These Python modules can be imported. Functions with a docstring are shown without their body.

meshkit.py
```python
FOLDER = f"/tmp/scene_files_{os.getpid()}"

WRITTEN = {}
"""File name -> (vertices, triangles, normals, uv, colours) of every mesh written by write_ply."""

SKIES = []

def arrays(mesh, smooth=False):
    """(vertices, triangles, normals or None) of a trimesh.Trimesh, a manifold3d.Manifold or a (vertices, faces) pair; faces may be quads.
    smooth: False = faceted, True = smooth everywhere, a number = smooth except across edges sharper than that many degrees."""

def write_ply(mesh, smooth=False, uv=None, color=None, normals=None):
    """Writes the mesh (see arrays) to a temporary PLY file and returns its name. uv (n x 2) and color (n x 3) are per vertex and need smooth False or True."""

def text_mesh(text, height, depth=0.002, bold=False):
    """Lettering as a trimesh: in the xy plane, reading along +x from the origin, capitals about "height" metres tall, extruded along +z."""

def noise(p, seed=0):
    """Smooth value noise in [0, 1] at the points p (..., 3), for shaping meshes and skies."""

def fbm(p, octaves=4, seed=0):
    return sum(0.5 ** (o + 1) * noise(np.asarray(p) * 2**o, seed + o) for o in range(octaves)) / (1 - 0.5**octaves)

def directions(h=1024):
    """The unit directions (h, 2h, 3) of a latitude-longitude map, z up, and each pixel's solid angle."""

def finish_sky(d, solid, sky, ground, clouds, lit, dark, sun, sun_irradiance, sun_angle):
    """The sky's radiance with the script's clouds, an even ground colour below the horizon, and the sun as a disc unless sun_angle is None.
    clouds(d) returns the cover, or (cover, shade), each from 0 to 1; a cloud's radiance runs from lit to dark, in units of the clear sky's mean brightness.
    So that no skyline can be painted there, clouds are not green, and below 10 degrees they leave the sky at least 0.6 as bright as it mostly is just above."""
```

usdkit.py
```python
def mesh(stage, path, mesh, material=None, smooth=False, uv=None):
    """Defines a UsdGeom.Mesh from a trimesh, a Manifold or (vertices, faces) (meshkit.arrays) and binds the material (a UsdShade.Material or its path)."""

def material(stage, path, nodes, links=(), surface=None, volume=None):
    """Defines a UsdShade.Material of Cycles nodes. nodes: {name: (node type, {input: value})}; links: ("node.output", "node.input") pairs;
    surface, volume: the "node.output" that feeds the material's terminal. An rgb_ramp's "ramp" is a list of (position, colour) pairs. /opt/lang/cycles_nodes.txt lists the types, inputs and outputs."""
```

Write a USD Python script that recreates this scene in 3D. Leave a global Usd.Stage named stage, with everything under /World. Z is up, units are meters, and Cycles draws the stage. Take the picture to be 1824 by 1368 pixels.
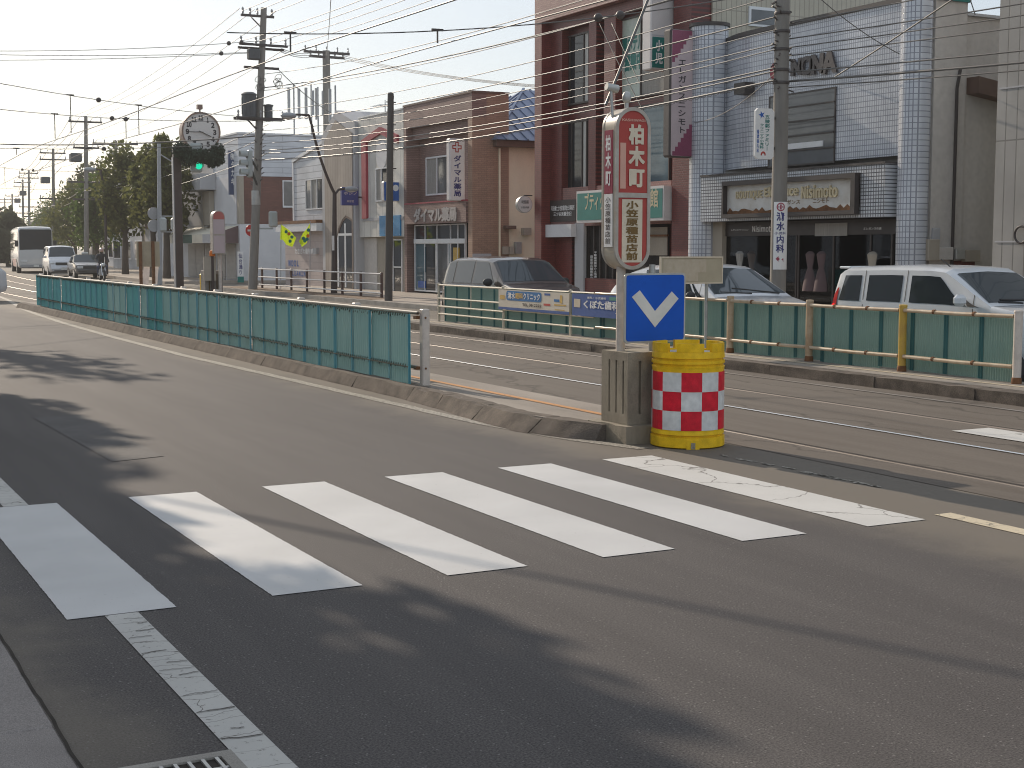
import math, glob, random
import numpy as np
import trimesh, manifold3d, usdkit, meshkit
from shapely.geometry import Polygon, LineString, Point, box as sbox
from shapely import union_all, box as vbox
from pxr import Usd, UsdGeom, UsdLux, UsdShade, Gf, Sdf

random.seed(7)
rng = np.random.default_rng(7)
stage = Usd.Stage.CreateInMemory()
UsdGeom.SetStageUpAxis(stage, 'Z')
UsdGeom.SetStageMetersPerUnit(stage, 1.0)
UsdGeom.Xform.Define(stage, '/World')
UsdGeom.Scope.Define(stage, '/World/Looks')

# ------------------------------------------------------------------ camera, sky, sun, exposure
# world: +Y runs up the street, +X across it towards the shops, z up
FOC, YAW, PIT, EYE = 2543.0, 0.4815, 0.0952, 1.83
FW = np.array([math.sin(YAW) * math.cos(PIT), math.cos(YAW) * math.cos(PIT), -math.sin(PIT)])
RT = np.array([math.cos(YAW), -math.sin(YAW), 0.0])
UP = np.cross(RT, FW)
cam = UsdGeom.Camera.Define(stage, '/World/camera')
cam.AddTransformOp().Set(Gf.Matrix4d(*RT, 0, *UP, 0, *(-FW), 0, 0, 0, EYE, 1))
cam.CreateHorizontalApertureAttr(36.0)
cam.CreateVerticalApertureAttr(27.0)
cam.CreateFocalLengthAttr(FOC / 1824 * 36.0)
cam.CreateClippingRangeAttr(Gf.Vec2f(0.05, 20000))
cam.CreateExposureAttr(-0.05)
SUN_EL, SUN_AZ = math.radians(25.0), math.radians(-6.5)      # azimuth from +Y, negative to the left
SUN_I, SKY_S = 1.08, 0.097
usdkit.material(stage, '/World/Looks/sky_light', {
    'tc': ('texture_coordinate', {}), 'vm': ('mapping', {'scale': (1, 1, 3)}),
    'sky': ('sky_texture', {'sky_type': 'single_scattering', 'sun_disc': False, 'sun_elevation': SUN_EL, 'sun_rotation': SUN_AZ,
                            'altitude': 20.0, 'air_density': 1.0, 'aerosol_density': 1.0, 'ozone_density': 1.0}),
    'soft': ('hsv', {'saturation': 1.0, 'value': 1.0}),
    'vn': ('noise_texture', {'scale': 1.6, 'detail': 4.0, 'roughness': 0.5}), 'vf': ('map_range', {'from_min': 0.3, 'from_max': 0.7, 'to_min': 0.46, 'to_max': 0.62, 'clamp': True}),
    'veil': ('mix_color', {'blend_type': 'mix', 'b': (8.9, 9.65, 10.5)}),          # thin even high cloud
    'bg': ('background_shader', {'strength': SKY_S})},
    [('tc.generated', 'vm.vector'), ('vm.vector', 'vn.vector'), ('vn.fac', 'vf.value'), ('sky.color', 'soft.color'), ('soft.color', 'veil.a'), ('vf.result', 'veil.fac'), ('veil.result', 'bg.color')], surface='bg.background')
dome = UsdLux.DomeLight.Define(stage, '/World/sky')
UsdShade.MaterialBindingAPI.Apply(dome.GetPrim()).Bind(UsdShade.Material.Get(stage, '/World/Looks/sky_light'))
dome.GetPrim().SetCustomDataByKey('kind', 'structure')
sun = UsdLux.DistantLight.Define(stage, '/World/sun')
sun.CreateIntensityAttr(SUN_I)
sun.CreateAngleAttr(0.55)
sun.CreateColorAttr(Gf.Vec3f(1.0, 0.86, 0.70))
sun.CreateNormalizeAttr(True)
S_DIR = np.array([math.sin(SUN_AZ) * math.cos(SUN_EL), math.cos(SUN_AZ) * math.cos(SUN_EL), math.sin(SUN_EL)])
_z = S_DIR; _x = np.cross([0, 0, 1.0], _z); _x /= np.linalg.norm(_x); _y = np.cross(_z, _x)
sun.AddTransformOp().Set(Gf.Matrix4d(*_x, 0, *_y, 0, *_z, 0, 0, 0, 30, 1))

# ------------------------------------------------------------------ surveying: a sight line through a photo point, met with a plane of the place
def at(px, py, axis, value):
    d = FW + RT * (px - 912) / FOC - UP * (py - 684) / FOC
    t = (value - (EYE if axis == 2 else 0.0)) / d[axis]
    return np.array([0, 0, EYE]) + t * d
def RX(X, a, b):
    """Rectangle on the facade plane x = X from its top left and bottom right sight lines: y left, y right, z bottom, z top."""
    p, q = at(*a, 0, X), at(*b, 0, X)
    return p[1], q[1], q[2], p[2]
def RY(Y, a, b):
    p, q = at(*a, 1, Y), at(*b, 1, Y)
    return p[0], q[0], q[2], p[2]
def bend(Y):
    """How far the street has turned to the right at Y."""
    Y = np.asarray(Y, float)
    t = np.clip(Y - 50, 0, 70)
    return 0.115 * t * t / 140 + 0.115 * np.clip(Y - 120, 0, None)
def along(px, X0, Y0=52.0, Y1=600.0):
    """The point X0 across the bending street that lies on the sight line of photo column px."""
    k = (px - 912) / FOC
    def f(Y):
        X = X0 + float(bend(Y)); d = X * FW[0] + Y * FW[1]
        return (X * RT[0] + Y * RT[1]) / d - k
    a, b = Y0, Y1
    for _ in range(60):
        m = (a + b) / 2
        if f(m) > 0: a = m
        else: b = m
    return np.array([X0 + float(bend(a)), a, 0.0])

# ------------------------------------------------------------------ meshes and prims
def hull(p):
    c = p.mean(0); m = manifold3d.Manifold.hull_points((p - c).astype(np.float32)).to_mesh()
    return np.asarray(m.vert_properties)[:, :3] + c, np.asarray(m.tri_verts)
class MB:
    def __init__(s): s.v, s.f, s.n = [], [], 0
    def add(s, v, f):
        v = np.asarray(v, float).reshape(-1, 3); f = np.asarray(f, int)
        if f.shape[1] == 4: f = np.vstack([f[:, [0, 1, 2]], f[:, [0, 2, 3]]])
        s.v.append(v); s.f.append(f + s.n); s.n += len(v); return s
    def tm(s, m): return s.add(m.vertices, m.faces)
    def ob(s, c, a, b, d):
        c, a, b, d = (np.asarray(q, float) for q in (c, a, b, d))
        if np.dot(np.cross(a, b), d) < 0: a = -a
        v = [c + i * a + j * b + k * d for k in (-1, 1) for j in (-1, 1) for i in (-1, 1)]
        return s.add(v, [[0, 2, 3, 1], [4, 5, 7, 6], [0, 1, 5, 4], [2, 6, 7, 3], [0, 4, 6, 2], [1, 3, 7, 5]])
    def box(s, x0, x1, y0, y1, z0, z1):
        return s.ob([(x0 + x1) / 2, (y0 + y1) / 2, (z0 + z1) / 2], [abs(x1 - x0) / 2, 0, 0], [0, abs(y1 - y0) / 2, 0], [0, 0, abs(z1 - z0) / 2])
    def rbox(s, x0, x1, y0, y1, z0, z1, r=0.02):
        """A box with chamfered edges."""
        lo, hi = np.minimum([x0, y0, z0], [x1, y1, z1]), np.maximum([x0, y0, z0], [x1, y1, z1])
        r = min(r, *(0.45 * (hi - lo)))
        p = []
        for k in range(3):
            for q in np.ndindex(2, 2, 2): p.append([(hi if q[i] else lo)[i] + (0.0 if i == k else (-r if q[i] else r)) for i in range(3)])
        return s.add(*hull(np.array(p)))
    def bar(s, p, q, w, h=None):
        p, q = np.asarray(p, float), np.asarray(q, float); d = q - p; L = np.linalg.norm(d); d /= L
        u = np.cross(d, [0, 0, 1.0]); u = np.array([1.0, 0, 0]) if np.linalg.norm(u) < 1e-6 else u / np.linalg.norm(u)
        return s.ob((p + q) / 2, d * L / 2, u * w / 2, np.cross(u, d) * (h or w) / 2)
    def tube(s, pts, r, n=8):
        pts = np.asarray(pts, float); m = len(pts); r = np.broadcast_to(np.asarray(r, float), (m,))
        t = np.gradient(pts, axis=0); t /= np.maximum(np.linalg.norm(t, axis=1, keepdims=True), 1e-9)
        ref = np.array([0, 0, 1.0]) if abs(t[0][2]) < 0.9 else np.array([1.0, 0, 0])
        V, ang = [], np.arange(n) * 2 * math.pi / n
        for i in range(m):
            u = np.cross(t[i], ref); u /= np.linalg.norm(u); w = np.cross(u, t[i])
            V.append(pts[i] + r[i] * (np.cos(ang)[:, None] * u + np.sin(ang)[:, None] * w))
        F = [[i * n + k, (i + 1) * n + k, (i + 1) * n + (k + 1) % n, i * n + (k + 1) % n] for i in range(m - 1) for k in range(n)]
        s.add(np.vstack(V), F)
        c0, c1 = s.n - m * n, s.n - n
        s.f.append(np.array([[c0, c0 + k, c0 + k + 1] for k in range(1, n - 1)] + [[c1, c1 + k + 1, c1 + k] for k in range(1, n - 1)])); return s
    def lathe(s, prof, c, n=28):
        c = np.asarray(c, float); ang = np.arange(n) * 2 * math.pi / n; m = len(prof)
        V = np.vstack([np.stack([c[0] + r * np.cos(ang), c[1] + r * np.sin(ang), np.full(n, c[2] + z)], 1) for r, z in prof])
        F = [[i * n + k, i * n + (k + 1) % n, (i + 1) * n + (k + 1) % n, (i + 1) * n + k] for i in range(m - 1) for k in range(n)]
        return s.add(V, F)
    def prism(s, poly, o, u, v, d):
        """A flat outline (shapely polygon or points) laid on o + a u + b v and given the thickness vector d."""
        if hasattr(poly, "geoms"): poly = max(poly.geoms, key=lambda g: g.area)
        poly = poly if isinstance(poly, Polygon) else Polygon(poly)
        m = trimesh.creation.extrude_polygon(poly, 1.0, engine='earcut'); p = np.asarray(m.vertices)
        o, u, v, d = (np.asarray(q, float) for q in (o, u, v, d))
        f = np.asarray(m.faces)
        if np.dot(np.cross(u, v), d) < 0: f = f[:, ::-1]
        return s.add(o + p[:, :1] * u + p[:, 1:2] * v + p[:, 2:] * d, f)
    def ell(s, c, r, sub=2):
        m = trimesh.creation.icosphere(sub); return s.add(np.asarray(m.vertices) * np.asarray(r) + np.asarray(c), m.faces)
    def get(s): return np.vstack(s.v), np.vstack(s.f)

taken = {}
def free(parent, name):
    k = taken.get((parent, name), -1) + 1; taken[(parent, name)] = k
    return f'{parent}/{name}' + (f'_{k:03d}' if k else '')
class Node:
    def __init__(s, path, o): s.path, s.o = path, np.asarray(o, float)
    @property
    def prim(s): return stage.GetPrimAtPath(s.path)
def tag(n, label=None, cat=None, group=None, kind=None):
    for k, v in (('label', label), ('category', cat), ('group', group), ('kind', kind)):
        if v: n.prim.SetCustomDataByKey(k, v)
    return n
def thing(name, label, cat, o=(0, 0, 0), rz=0.0, group=None):
    """An Xform at the thing's base; parts are given in world coordinates when rz is 0, else in the thing's own."""
    path = free('/World', name); x = UsdGeom.Xform.Define(stage, path)
    x.AddTranslateOp().Set(Gf.Vec3d(*map(float, o))); x.AddRotateZOp().Set(math.degrees(rz))
    return tag(Node(path, (0, 0, 0) if rz else o), label, cat, group)
def local(name, label, cat, o, rz=0.0, group=None):
    n = thing(name, label, cat, o, rz, group); n.o = np.zeros(3); return n
def put(name, mb, mat, parent=None, smooth=False, label=None):
    v, f = mb.get() if isinstance(mb, MB) else meshkit.arrays(mb)[:2]
    o = parent.o if parent else np.zeros(3)
    path = free(parent.path if parent else '/World', name)
    usdkit.mesh(stage, path, (v - o, f), MATS[mat] if isinstance(mat, str) else mat, smooth=smooth)
    n = Node(path, o)
    if label: tag(n, label)
    return n
def solo(name, mb, mat, label, cat, group=None, smooth=False):
    return tag(put(name, mb, mat, None, smooth), label, cat, group)
def struct(name, mb, mat, smooth=False): return tag(put(name, mb, mat, None, smooth), kind='structure')
def dup(n, o, rz=0.0, label=None, group=None):
    src = n.prim; was = src.GetCustomData(); name = n.path.split('/')[-1]
    base = name[:-4] if name[-4:-3] == '_' and name[-3:].isdigit() else name
    path = free('/World', base); x = UsdGeom.Xform.Define(stage, path); p = x.GetPrim()
    p.GetReferences().AddInternalReference(n.path)
    UsdGeom.Xformable(p).ClearXformOpOrder()
    p.GetAttribute('xformOp:translate').Set(Gf.Vec3d(*map(float, o))); p.GetAttribute('xformOp:rotateZ').Set(math.degrees(rz))
    UsdGeom.Xformable(p).SetXformOpOrder([UsdGeom.XformOp(p.GetAttribute('xformOp:translate')), UsdGeom.XformOp(p.GetAttribute('xformOp:rotateZ'))])
    p.SetInstanceable(True)
    return tag(Node(path, (0, 0, 0)), label or was.get('label'), was.get('category'), group or was.get('group'))

# ------------------------------------------------------------------ lettering
def tri2d(poly):
    m = trimesh.creation.extrude_polygon(poly, 1.0, engine='earcut'); f = np.asarray(m.faces)[np.asarray(m.face_normals)[:, 2] > 0.9]
    used, inv = np.unique(f, return_inverse=True); return np.asarray(m.vertices)[used][:, :2], inv.reshape(-1, 3)
_font = [g for g in glob.glob('/opt/blender-*/*/datafiles/fonts/*') if 'CJK' in g]
_cache = {}
def glyphs(text, vertical=False, bold=1.0):
    key = (text, vertical, bold)
    if key in _cache: return _cache[key]
    from PIL import Image, ImageDraw, ImageFont
    font = ImageFont.truetype(_font[0], 60); st = int(round(bold))
    if vertical:
        im = Image.new('L', (80, 66 * len(text) + 14)); d = ImageDraw.Draw(im)
        for i, c in enumerate(text):
            if c == 'ー': d.line((40, 66 * i + 8, 40, 66 * i + 62), 255, 6)
            else: d.text((40, 66 * i + 36), c, 255, font, anchor='mm', stroke_width=st)
    else:
        x0, y0, x1, y1 = font.getbbox(text, anchor='ls', stroke_width=st)
        im = Image.new('L', (int(x1 - x0) + 8, int(y1 - y0) + 8)); ImageDraw.Draw(im).text((4 - x0, 4 - y0), text, 255, font, anchor='ls', stroke_width=st)
    on = np.pad(np.asarray(im) > 120, ((0, 0), (1, 1))).astype(np.int8)
    rows, a = np.nonzero(np.diff(on, axis=1) == 1); b = np.nonzero(np.diff(on, axis=1) == -1)[1]
    sh = union_all(vbox(a, -rows - 1, b, -rows)).buffer(0.5).buffer(-0.5).simplify(0.75)
    V, F, n = [], [], 0
    for gm in getattr(sh, 'geoms', [sh]):
        if gm.area < 3: continue
        v, f = tri2d(gm)
        V.append(v); F.append(np.asarray(f) + n); n += len(v)
    V, F = np.vstack(V), np.vstack(F); lo, hi = V.min(0), V.max(0)
    _cache[key] = ((V - lo) / (hi - lo), F); return _cache[key]
def text(parent, s, mat, O, U, V, vertical=False, name='lettering', depth=0.0, bold=1.0):
    """Lettering that fills the rectangle O + a U + b V."""
    p, f = glyphs(s, vertical, bold); O, U, V = (np.asarray(q, float) for q in (O, U, V))
    N = np.cross(U, V); N /= np.linalg.norm(N)
    v = O + p[:, :1] * U + p[:, 1:] * V
    if depth:
        from collections import Counter
        e = Counter(tuple(x) for t in f for x in ((t[0], t[1]), (t[1], t[2]), (t[2], t[0])))
        k = len(v); side = [[a, b, b + k, a + k] for (a, b) in e if (b, a) not in e]
        m = MB().add(np.vstack([v, v + N * depth]), np.vstack([f + k, f[:, ::-1]])); m.f.append(np.array([q for a, b, c, d in side for q in ((a, b, c), (a, c, d))]))
    else: m = MB().add(v, f)
    return put(name, m, mat, parent)
def textX(parent, s, mat, X, a, b, vertical=False, depth=0.0, bold=1.0, name='lettering'):
    """On a face that looks towards -X: between the sight lines of its top left and bottom right corners."""
    y0, y1, z0, z1 = RX(X, a, b)
    return text(parent, s, mat, (X, y0, z0), (0, y1 - y0, 0), (0, 0, z1 - z0), vertical, name, depth, bold)
def textY(parent, s, mat, Y, a, b, vertical=False, depth=0.0, bold=1.0, name='lettering'):
    x0, x1, z0, z1 = RY(Y, a, b)
    return text(parent, s, mat, (x0, Y, z0), (x1 - x0, 0, 0), (0, 0, z1 - z0), vertical, name, depth, bold)

# ------------------------------------------------------------------ materials
MATS = {}
def mat(name, c, rough=0.6, metal=0.0, var=0.12, scale=2.0, stretch=(1, 1, 1), c2=None, bump=0.0, bscale=120.0, spec=0.5, space='pos', grain=0.0, gscale=300.0, coat=0.0, trans=0.0, detail=5.0):
    c = np.asarray(c, float); lo, hi = (c * (1 - var), c * (1 + var)) if c2 is None else (c, np.asarray(c2, float))
    src = 'geo.position' if space == 'pos' else 'tc.object'
    N = {'geo' if space == 'pos' else 'tc': ('geometry' if space == 'pos' else 'texture_coordinate', {}),
         'map': ('mapping', {'scale': stretch}), 'noise': ('noise_texture', {'scale': scale, 'detail': detail, 'roughness': 0.6}),
         'ramp': ('rgb_ramp', {'ramp': [(0.28, tuple(lo)), (0.72, tuple(hi))]}),
         'p': ('principled_bsdf', {'roughness': rough, 'metallic': metal, 'specular_ior_level': spec, 'coat_weight': coat})}
    L = [(src, 'map.vector'), ('map.vector', 'noise.vector'), ('noise.fac', 'ramp.fac')]
    out = 'ramp.color'
    if grain:
        N['g'] = ('noise_texture', {'scale': gscale, 'detail': 2.0}); N['gr'] = ('map_range', {'from_min': 0.3, 'from_max': 0.7, 'to_min': 1 - grain, 'to_max': 1 + grain})
        N['gm'] = ('mix_color', {'blend_type': 'multiply', 'fac': 1.0})
        L += [(src, 'g.vector'), ('g.fac', 'gr.value'), (out, 'gm.a'), ('gr.result', 'gm.b')]; out = 'gm.result'
    L.append((out, 'p.base_color'))
    if bump:
        N['bn'] = ('noise_texture', {'scale': bscale, 'detail': 3.0}); N['b'] = ('bump', {'strength': bump, 'distance': 0.01})
        L += [(src, 'bn.vector'), ('bn.fac', 'b.height'), ('b.normal', 'p.normal')]
    surf = 'p.BSDF'
    if trans:
        N['t'] = ('translucent_bsdf', {}); N['mx'] = ('mix_closure', {'fac': trans})
        L += [(out, 't.color'), ('p.BSDF', 'mx.closure1'), ('t.BSDF', 'mx.closure2')]; surf = 'mx.closure'
    MATS[name] = usdkit.material(stage, '/World/Looks/' + name, N, L, surface=surf)
def tiles(name, c1, c2, mortar, w, h, msize=0.06, plane='yz', rough=0.35, offset=0.5, bias=0.0, spec=0.5, bumps=0.25, dirt=0.0):
    """Small tiles or boards on a wall, w by h metres each; plane says which two directions the wall runs in."""
    ax = {'yz': ('y', 'z'), 'xz': ('x', 'z')}[plane]
    N = {'geo': ('geometry', {}), 'sep': ('separate_xyz', {}), 'com': ('combine_xyz', {'z': 0.0}),
         'br': ('brick_texture', {'color1': c1, 'color2': c2, 'mortar': mortar, 'scale': 1.0, 'brick_width': w, 'row_height': h, 'mortar_size': msize * h, 'mortar_smooth': 0.1, 'offset': offset, 'bias': bias}),
         'n': ('noise_texture', {'scale': 0.9, 'detail': 5.0}), 'nr': ('map_range', {'from_min': 0.3, 'from_max': 0.7, 'to_min': 0.88 - dirt, 'to_max': 1.1}),
         'm': ('mix_color', {'blend_type': 'multiply', 'fac': 1.0}), 'inv': ('math', {'math_type': 'subtract', 'value1': 1.0}),
         'b': ('bump', {'strength': bumps, 'distance': 0.01}), 'p': ('principled_bsdf', {'roughness': rough, 'specular_ior_level': spec})}
    L = [('geo.position', 'sep.vector'), (f'sep.{ax[0]}', 'com.x'), (f'sep.{ax[1]}', 'com.y'), ('com.vector', 'br.vector'), ('geo.position', 'n.vector'), ('n.fac', 'nr.value'),
         ('br.color', 'm.a'), ('nr.result', 'm.b'), ('m.result', 'p.base_color'), ('br.fac', 'inv.value2'), ('inv.value', 'b.height'), ('b.normal', 'p.normal')]
    MATS[name] = usdkit.material(stage, '/World/Looks/' + name, N, L, surface='p.BSDF')
def emit(name, c, s):
    MATS[name] = usdkit.material(stage, '/World/Looks/' + name, {'e': ('emission', {'color': c, 'strength': s})}, [], surface='e.emission')
def pane(name, tint, fac_lo=0.25):
    """A window pane: see-through seen straight on, mirror-like at a slant."""
    MATS[name] = usdkit.material(stage, '/World/Looks/' + name, {
        'f': ('fresnel', {'IOR': 1.5}), 'fr': ('map_range', {'from_min': 0.0, 'from_max': 1.0, 'to_min': fac_lo * 0.3, 'to_max': 1.0}),
        't': ('transparent_bsdf', {'color': tint}), 'g': ('glossy_bsdf', {'color': (0.5, 0.52, 0.54), 'roughness': 0.02}), 'm': ('mix_closure', {})},
        [('f.fac', 'fr.value'), ('fr.result', 'm.fac'), ('t.BSDF', 'm.closure1'), ('g.BSDF', 'm.closure2')], surface='m.closure')
# ------------------------------------------------------------------ the palette
mat('bare_ground', (0.17, 0.15, 0.12), 0.95, scale=0.3)
mat('concrete', (0.30, 0.28, 0.25), 0.9, var=0.22, scale=2.5, bump=0.35, bscale=90, grain=0.16, gscale=160)
mat('concrete_dark', (0.17, 0.155, 0.135), 0.95, var=0.4, scale=5, bump=0.6, bscale=60, grain=0.25, gscale=110)
mat('kerb_grime', (0.115, 0.093, 0.075), 0.95, var=0.5, scale=4, bump=0.8, bscale=55, grain=0.3, gscale=90, detail=8)
mat('concrete_pole', (0.21, 0.195, 0.175), 0.85, var=0.18, scale=6, stretch=(1, 1, 0.15), bump=0.2)
mat('concrete_block', (0.27, 0.235, 0.18), 0.9, var=0.3, scale=5, stretch=(1, 1, 0.5), bump=0.5, bscale=70, grain=0.15, gscale=150)
mat('paving', (0.25, 0.225, 0.21), 0.92, var=0.16, scale=1.6, bump=0.3, bscale=140, grain=0.3, gscale=190)
mat('platform_top', (0.27, 0.235, 0.2), 0.92, var=0.25, scale=1.5, stretch=(1, 0.3, 1), bump=0.3, bscale=90, grain=0.15, gscale=150)
mat('sidewalk', (0.36, 0.31, 0.26), 0.9, var=0.15, scale=0.8, grain=0.15, gscale=60)
mat('earth', (0.19, 0.13, 0.085), 0.98, var=0.35, scale=3, bump=0.8, bscale=25, grain=0.25, gscale=40)
mat('steel_rail', (0.85, 0.83, 0.80), 0.22, metal=1.0, var=0.12, scale=4, stretch=(1, 0.2, 1))
mat('worn_rail', (0.55, 0.5, 0.45), 0.35, metal=0.8, c2=(0.2, 0.15, 0.11), scale=1.2, stretch=(1, 0.5, 1)); mat('rusty_rail', (0.17, 0.13, 0.10), 0.5, metal=0.4, c2=(0.34, 0.29, 0.25), scale=1.2, stretch=(1, 0.4, 1))
mat('groove', (0.035, 0.028, 0.022), 1.0, var=0.4, scale=8)
mat('rust', (0.17, 0.075, 0.03), 0.9, var=0.4, scale=12)
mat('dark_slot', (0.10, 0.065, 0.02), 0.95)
mat('post_white', (0.56, 0.50, 0.44), 0.5, var=0.15, scale=9, bump=0.1)
mat('post_cream', (0.52, 0.42, 0.29), 0.5, c2=(0.36, 0.22, 0.12), scale=5, detail=8)
mat('rail_dull', (0.24, 0.22, 0.19), 0.6, c2=(0.32, 0.29, 0.25), scale=6)
mat('rail_cream', (0.56, 0.47, 0.34), 0.38, c2=(0.40, 0.27, 0.16), scale=7, detail=8)
mat('rail_steel', (0.62, 0.55, 0.44), 0.3, metal=0.55, var=0.12, scale=5)
mat('post_yellow', (0.55, 0.36, 0.05), 0.5, c2=(0.42, 0.25, 0.06), scale=6)
mat('sheet_green', (0.29, 0.52, 0.48), 0.55, c2=(0.39, 0.60, 0.55), scale=1.3, stretch=(1, 1, 1.2), trans=0.35, spec=0.35, detail=7)
mat('sheet_green_far', (0.26, 0.41, 0.35), 0.35, c2=(0.33, 0.47, 0.40), scale=0.9, stretch=(1, 1, 1.2), trans=0.3, spec=0.35)
mat('sheet_blue', (0.09, 0.40, 0.43), 0.55, c2=(0.16, 0.47, 0.45), scale=1.3, trans=0.35, spec=0.35)
mat('strip_blue', (0.03, 0.25, 0.36), 0.55, c2=(0.05, 0.32, 0.40), scale=2.5, trans=0.25)
mat('strip_teal', (0.04, 0.16, 0.17), 0.35, c2=(0.06, 0.20, 0.2), scale=2.5, trans=0.25)
mat('cord', (0.05, 0.065, 0.05), 0.9)
mat('drum_yellow', (0.74, 0.43, 0.008), 0.5, c2=(0.83, 0.53, 0.02), scale=3, bump=0.06, bscale=30, spec=0.25, grain=0.12, gscale=14)
mat('refl_red', (0.60, 0.012, 0.03), 0.42, grain=0.15, gscale=14, spec=0.3, var=0.1, scale=6)
mat('refl_white', (0.62, 0.62, 0.60), 0.38, grain=0.12, gscale=14, var=0.06, scale=6)
mat('sign_blue', (0.003, 0.085, 0.46), 0.4, var=0.08, spec=0.25)
mat('sign_white', (0.66, 0.63, 0.57), 0.4, var=0.07, scale=5)
mat('galvanised', (0.42, 0.42, 0.40), 0.45, metal=0.5, var=0.12, scale=6)
mat('dark_metal', (0.055, 0.045, 0.042), 0.5, var=0.15)
mat('stop_red', (0.37, 0.05, 0.04), 0.42, c2=(0.44, 0.07, 0.055), scale=2, spec=0.3)
mat('stop_maroon', (0.30, 0.045, 0.075), 0.35, var=0.1)
mat('stop_cream', (0.62, 0.53, 0.40), 0.45, var=0.1, scale=4)
mat('stop_box', (0.55, 0.50, 0.40), 0.4, c2=(0.40, 0.33, 0.24), scale=3.5, detail=8)
mat('stop_rim', (0.44, 0.42, 0.38), 0.4, c2=(0.34, 0.28, 0.22), scale=9)
mat('ink_brown', (0.16, 0.09, 0.02), 0.6)
mat('ink_black', (0.035, 0.03, 0.035), 0.6)
mat('ink_navy', (0.04, 0.04, 0.16), 0.6)
mat('ink_white', (0.75, 0.74, 0.72), 0.5, var=0.05)
mat('ink_pale_red', (0.62, 0.34, 0.26), 0.5)
mat('beige_board', (0.47, 0.41, 0.29), 0.7, c2=(0.40, 0.34, 0.24), scale=3)
mat('beige_paper', (0.56, 0.49, 0.38), 0.8, c2=(0.46, 0.38, 0.27), scale=9, detail=7)
mat('cable', (0.09, 0.085, 0.08), 0.45, spec=0.6)
mat('cable_grey', (0.13, 0.125, 0.12), 0.45, spec=0.6)
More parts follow.
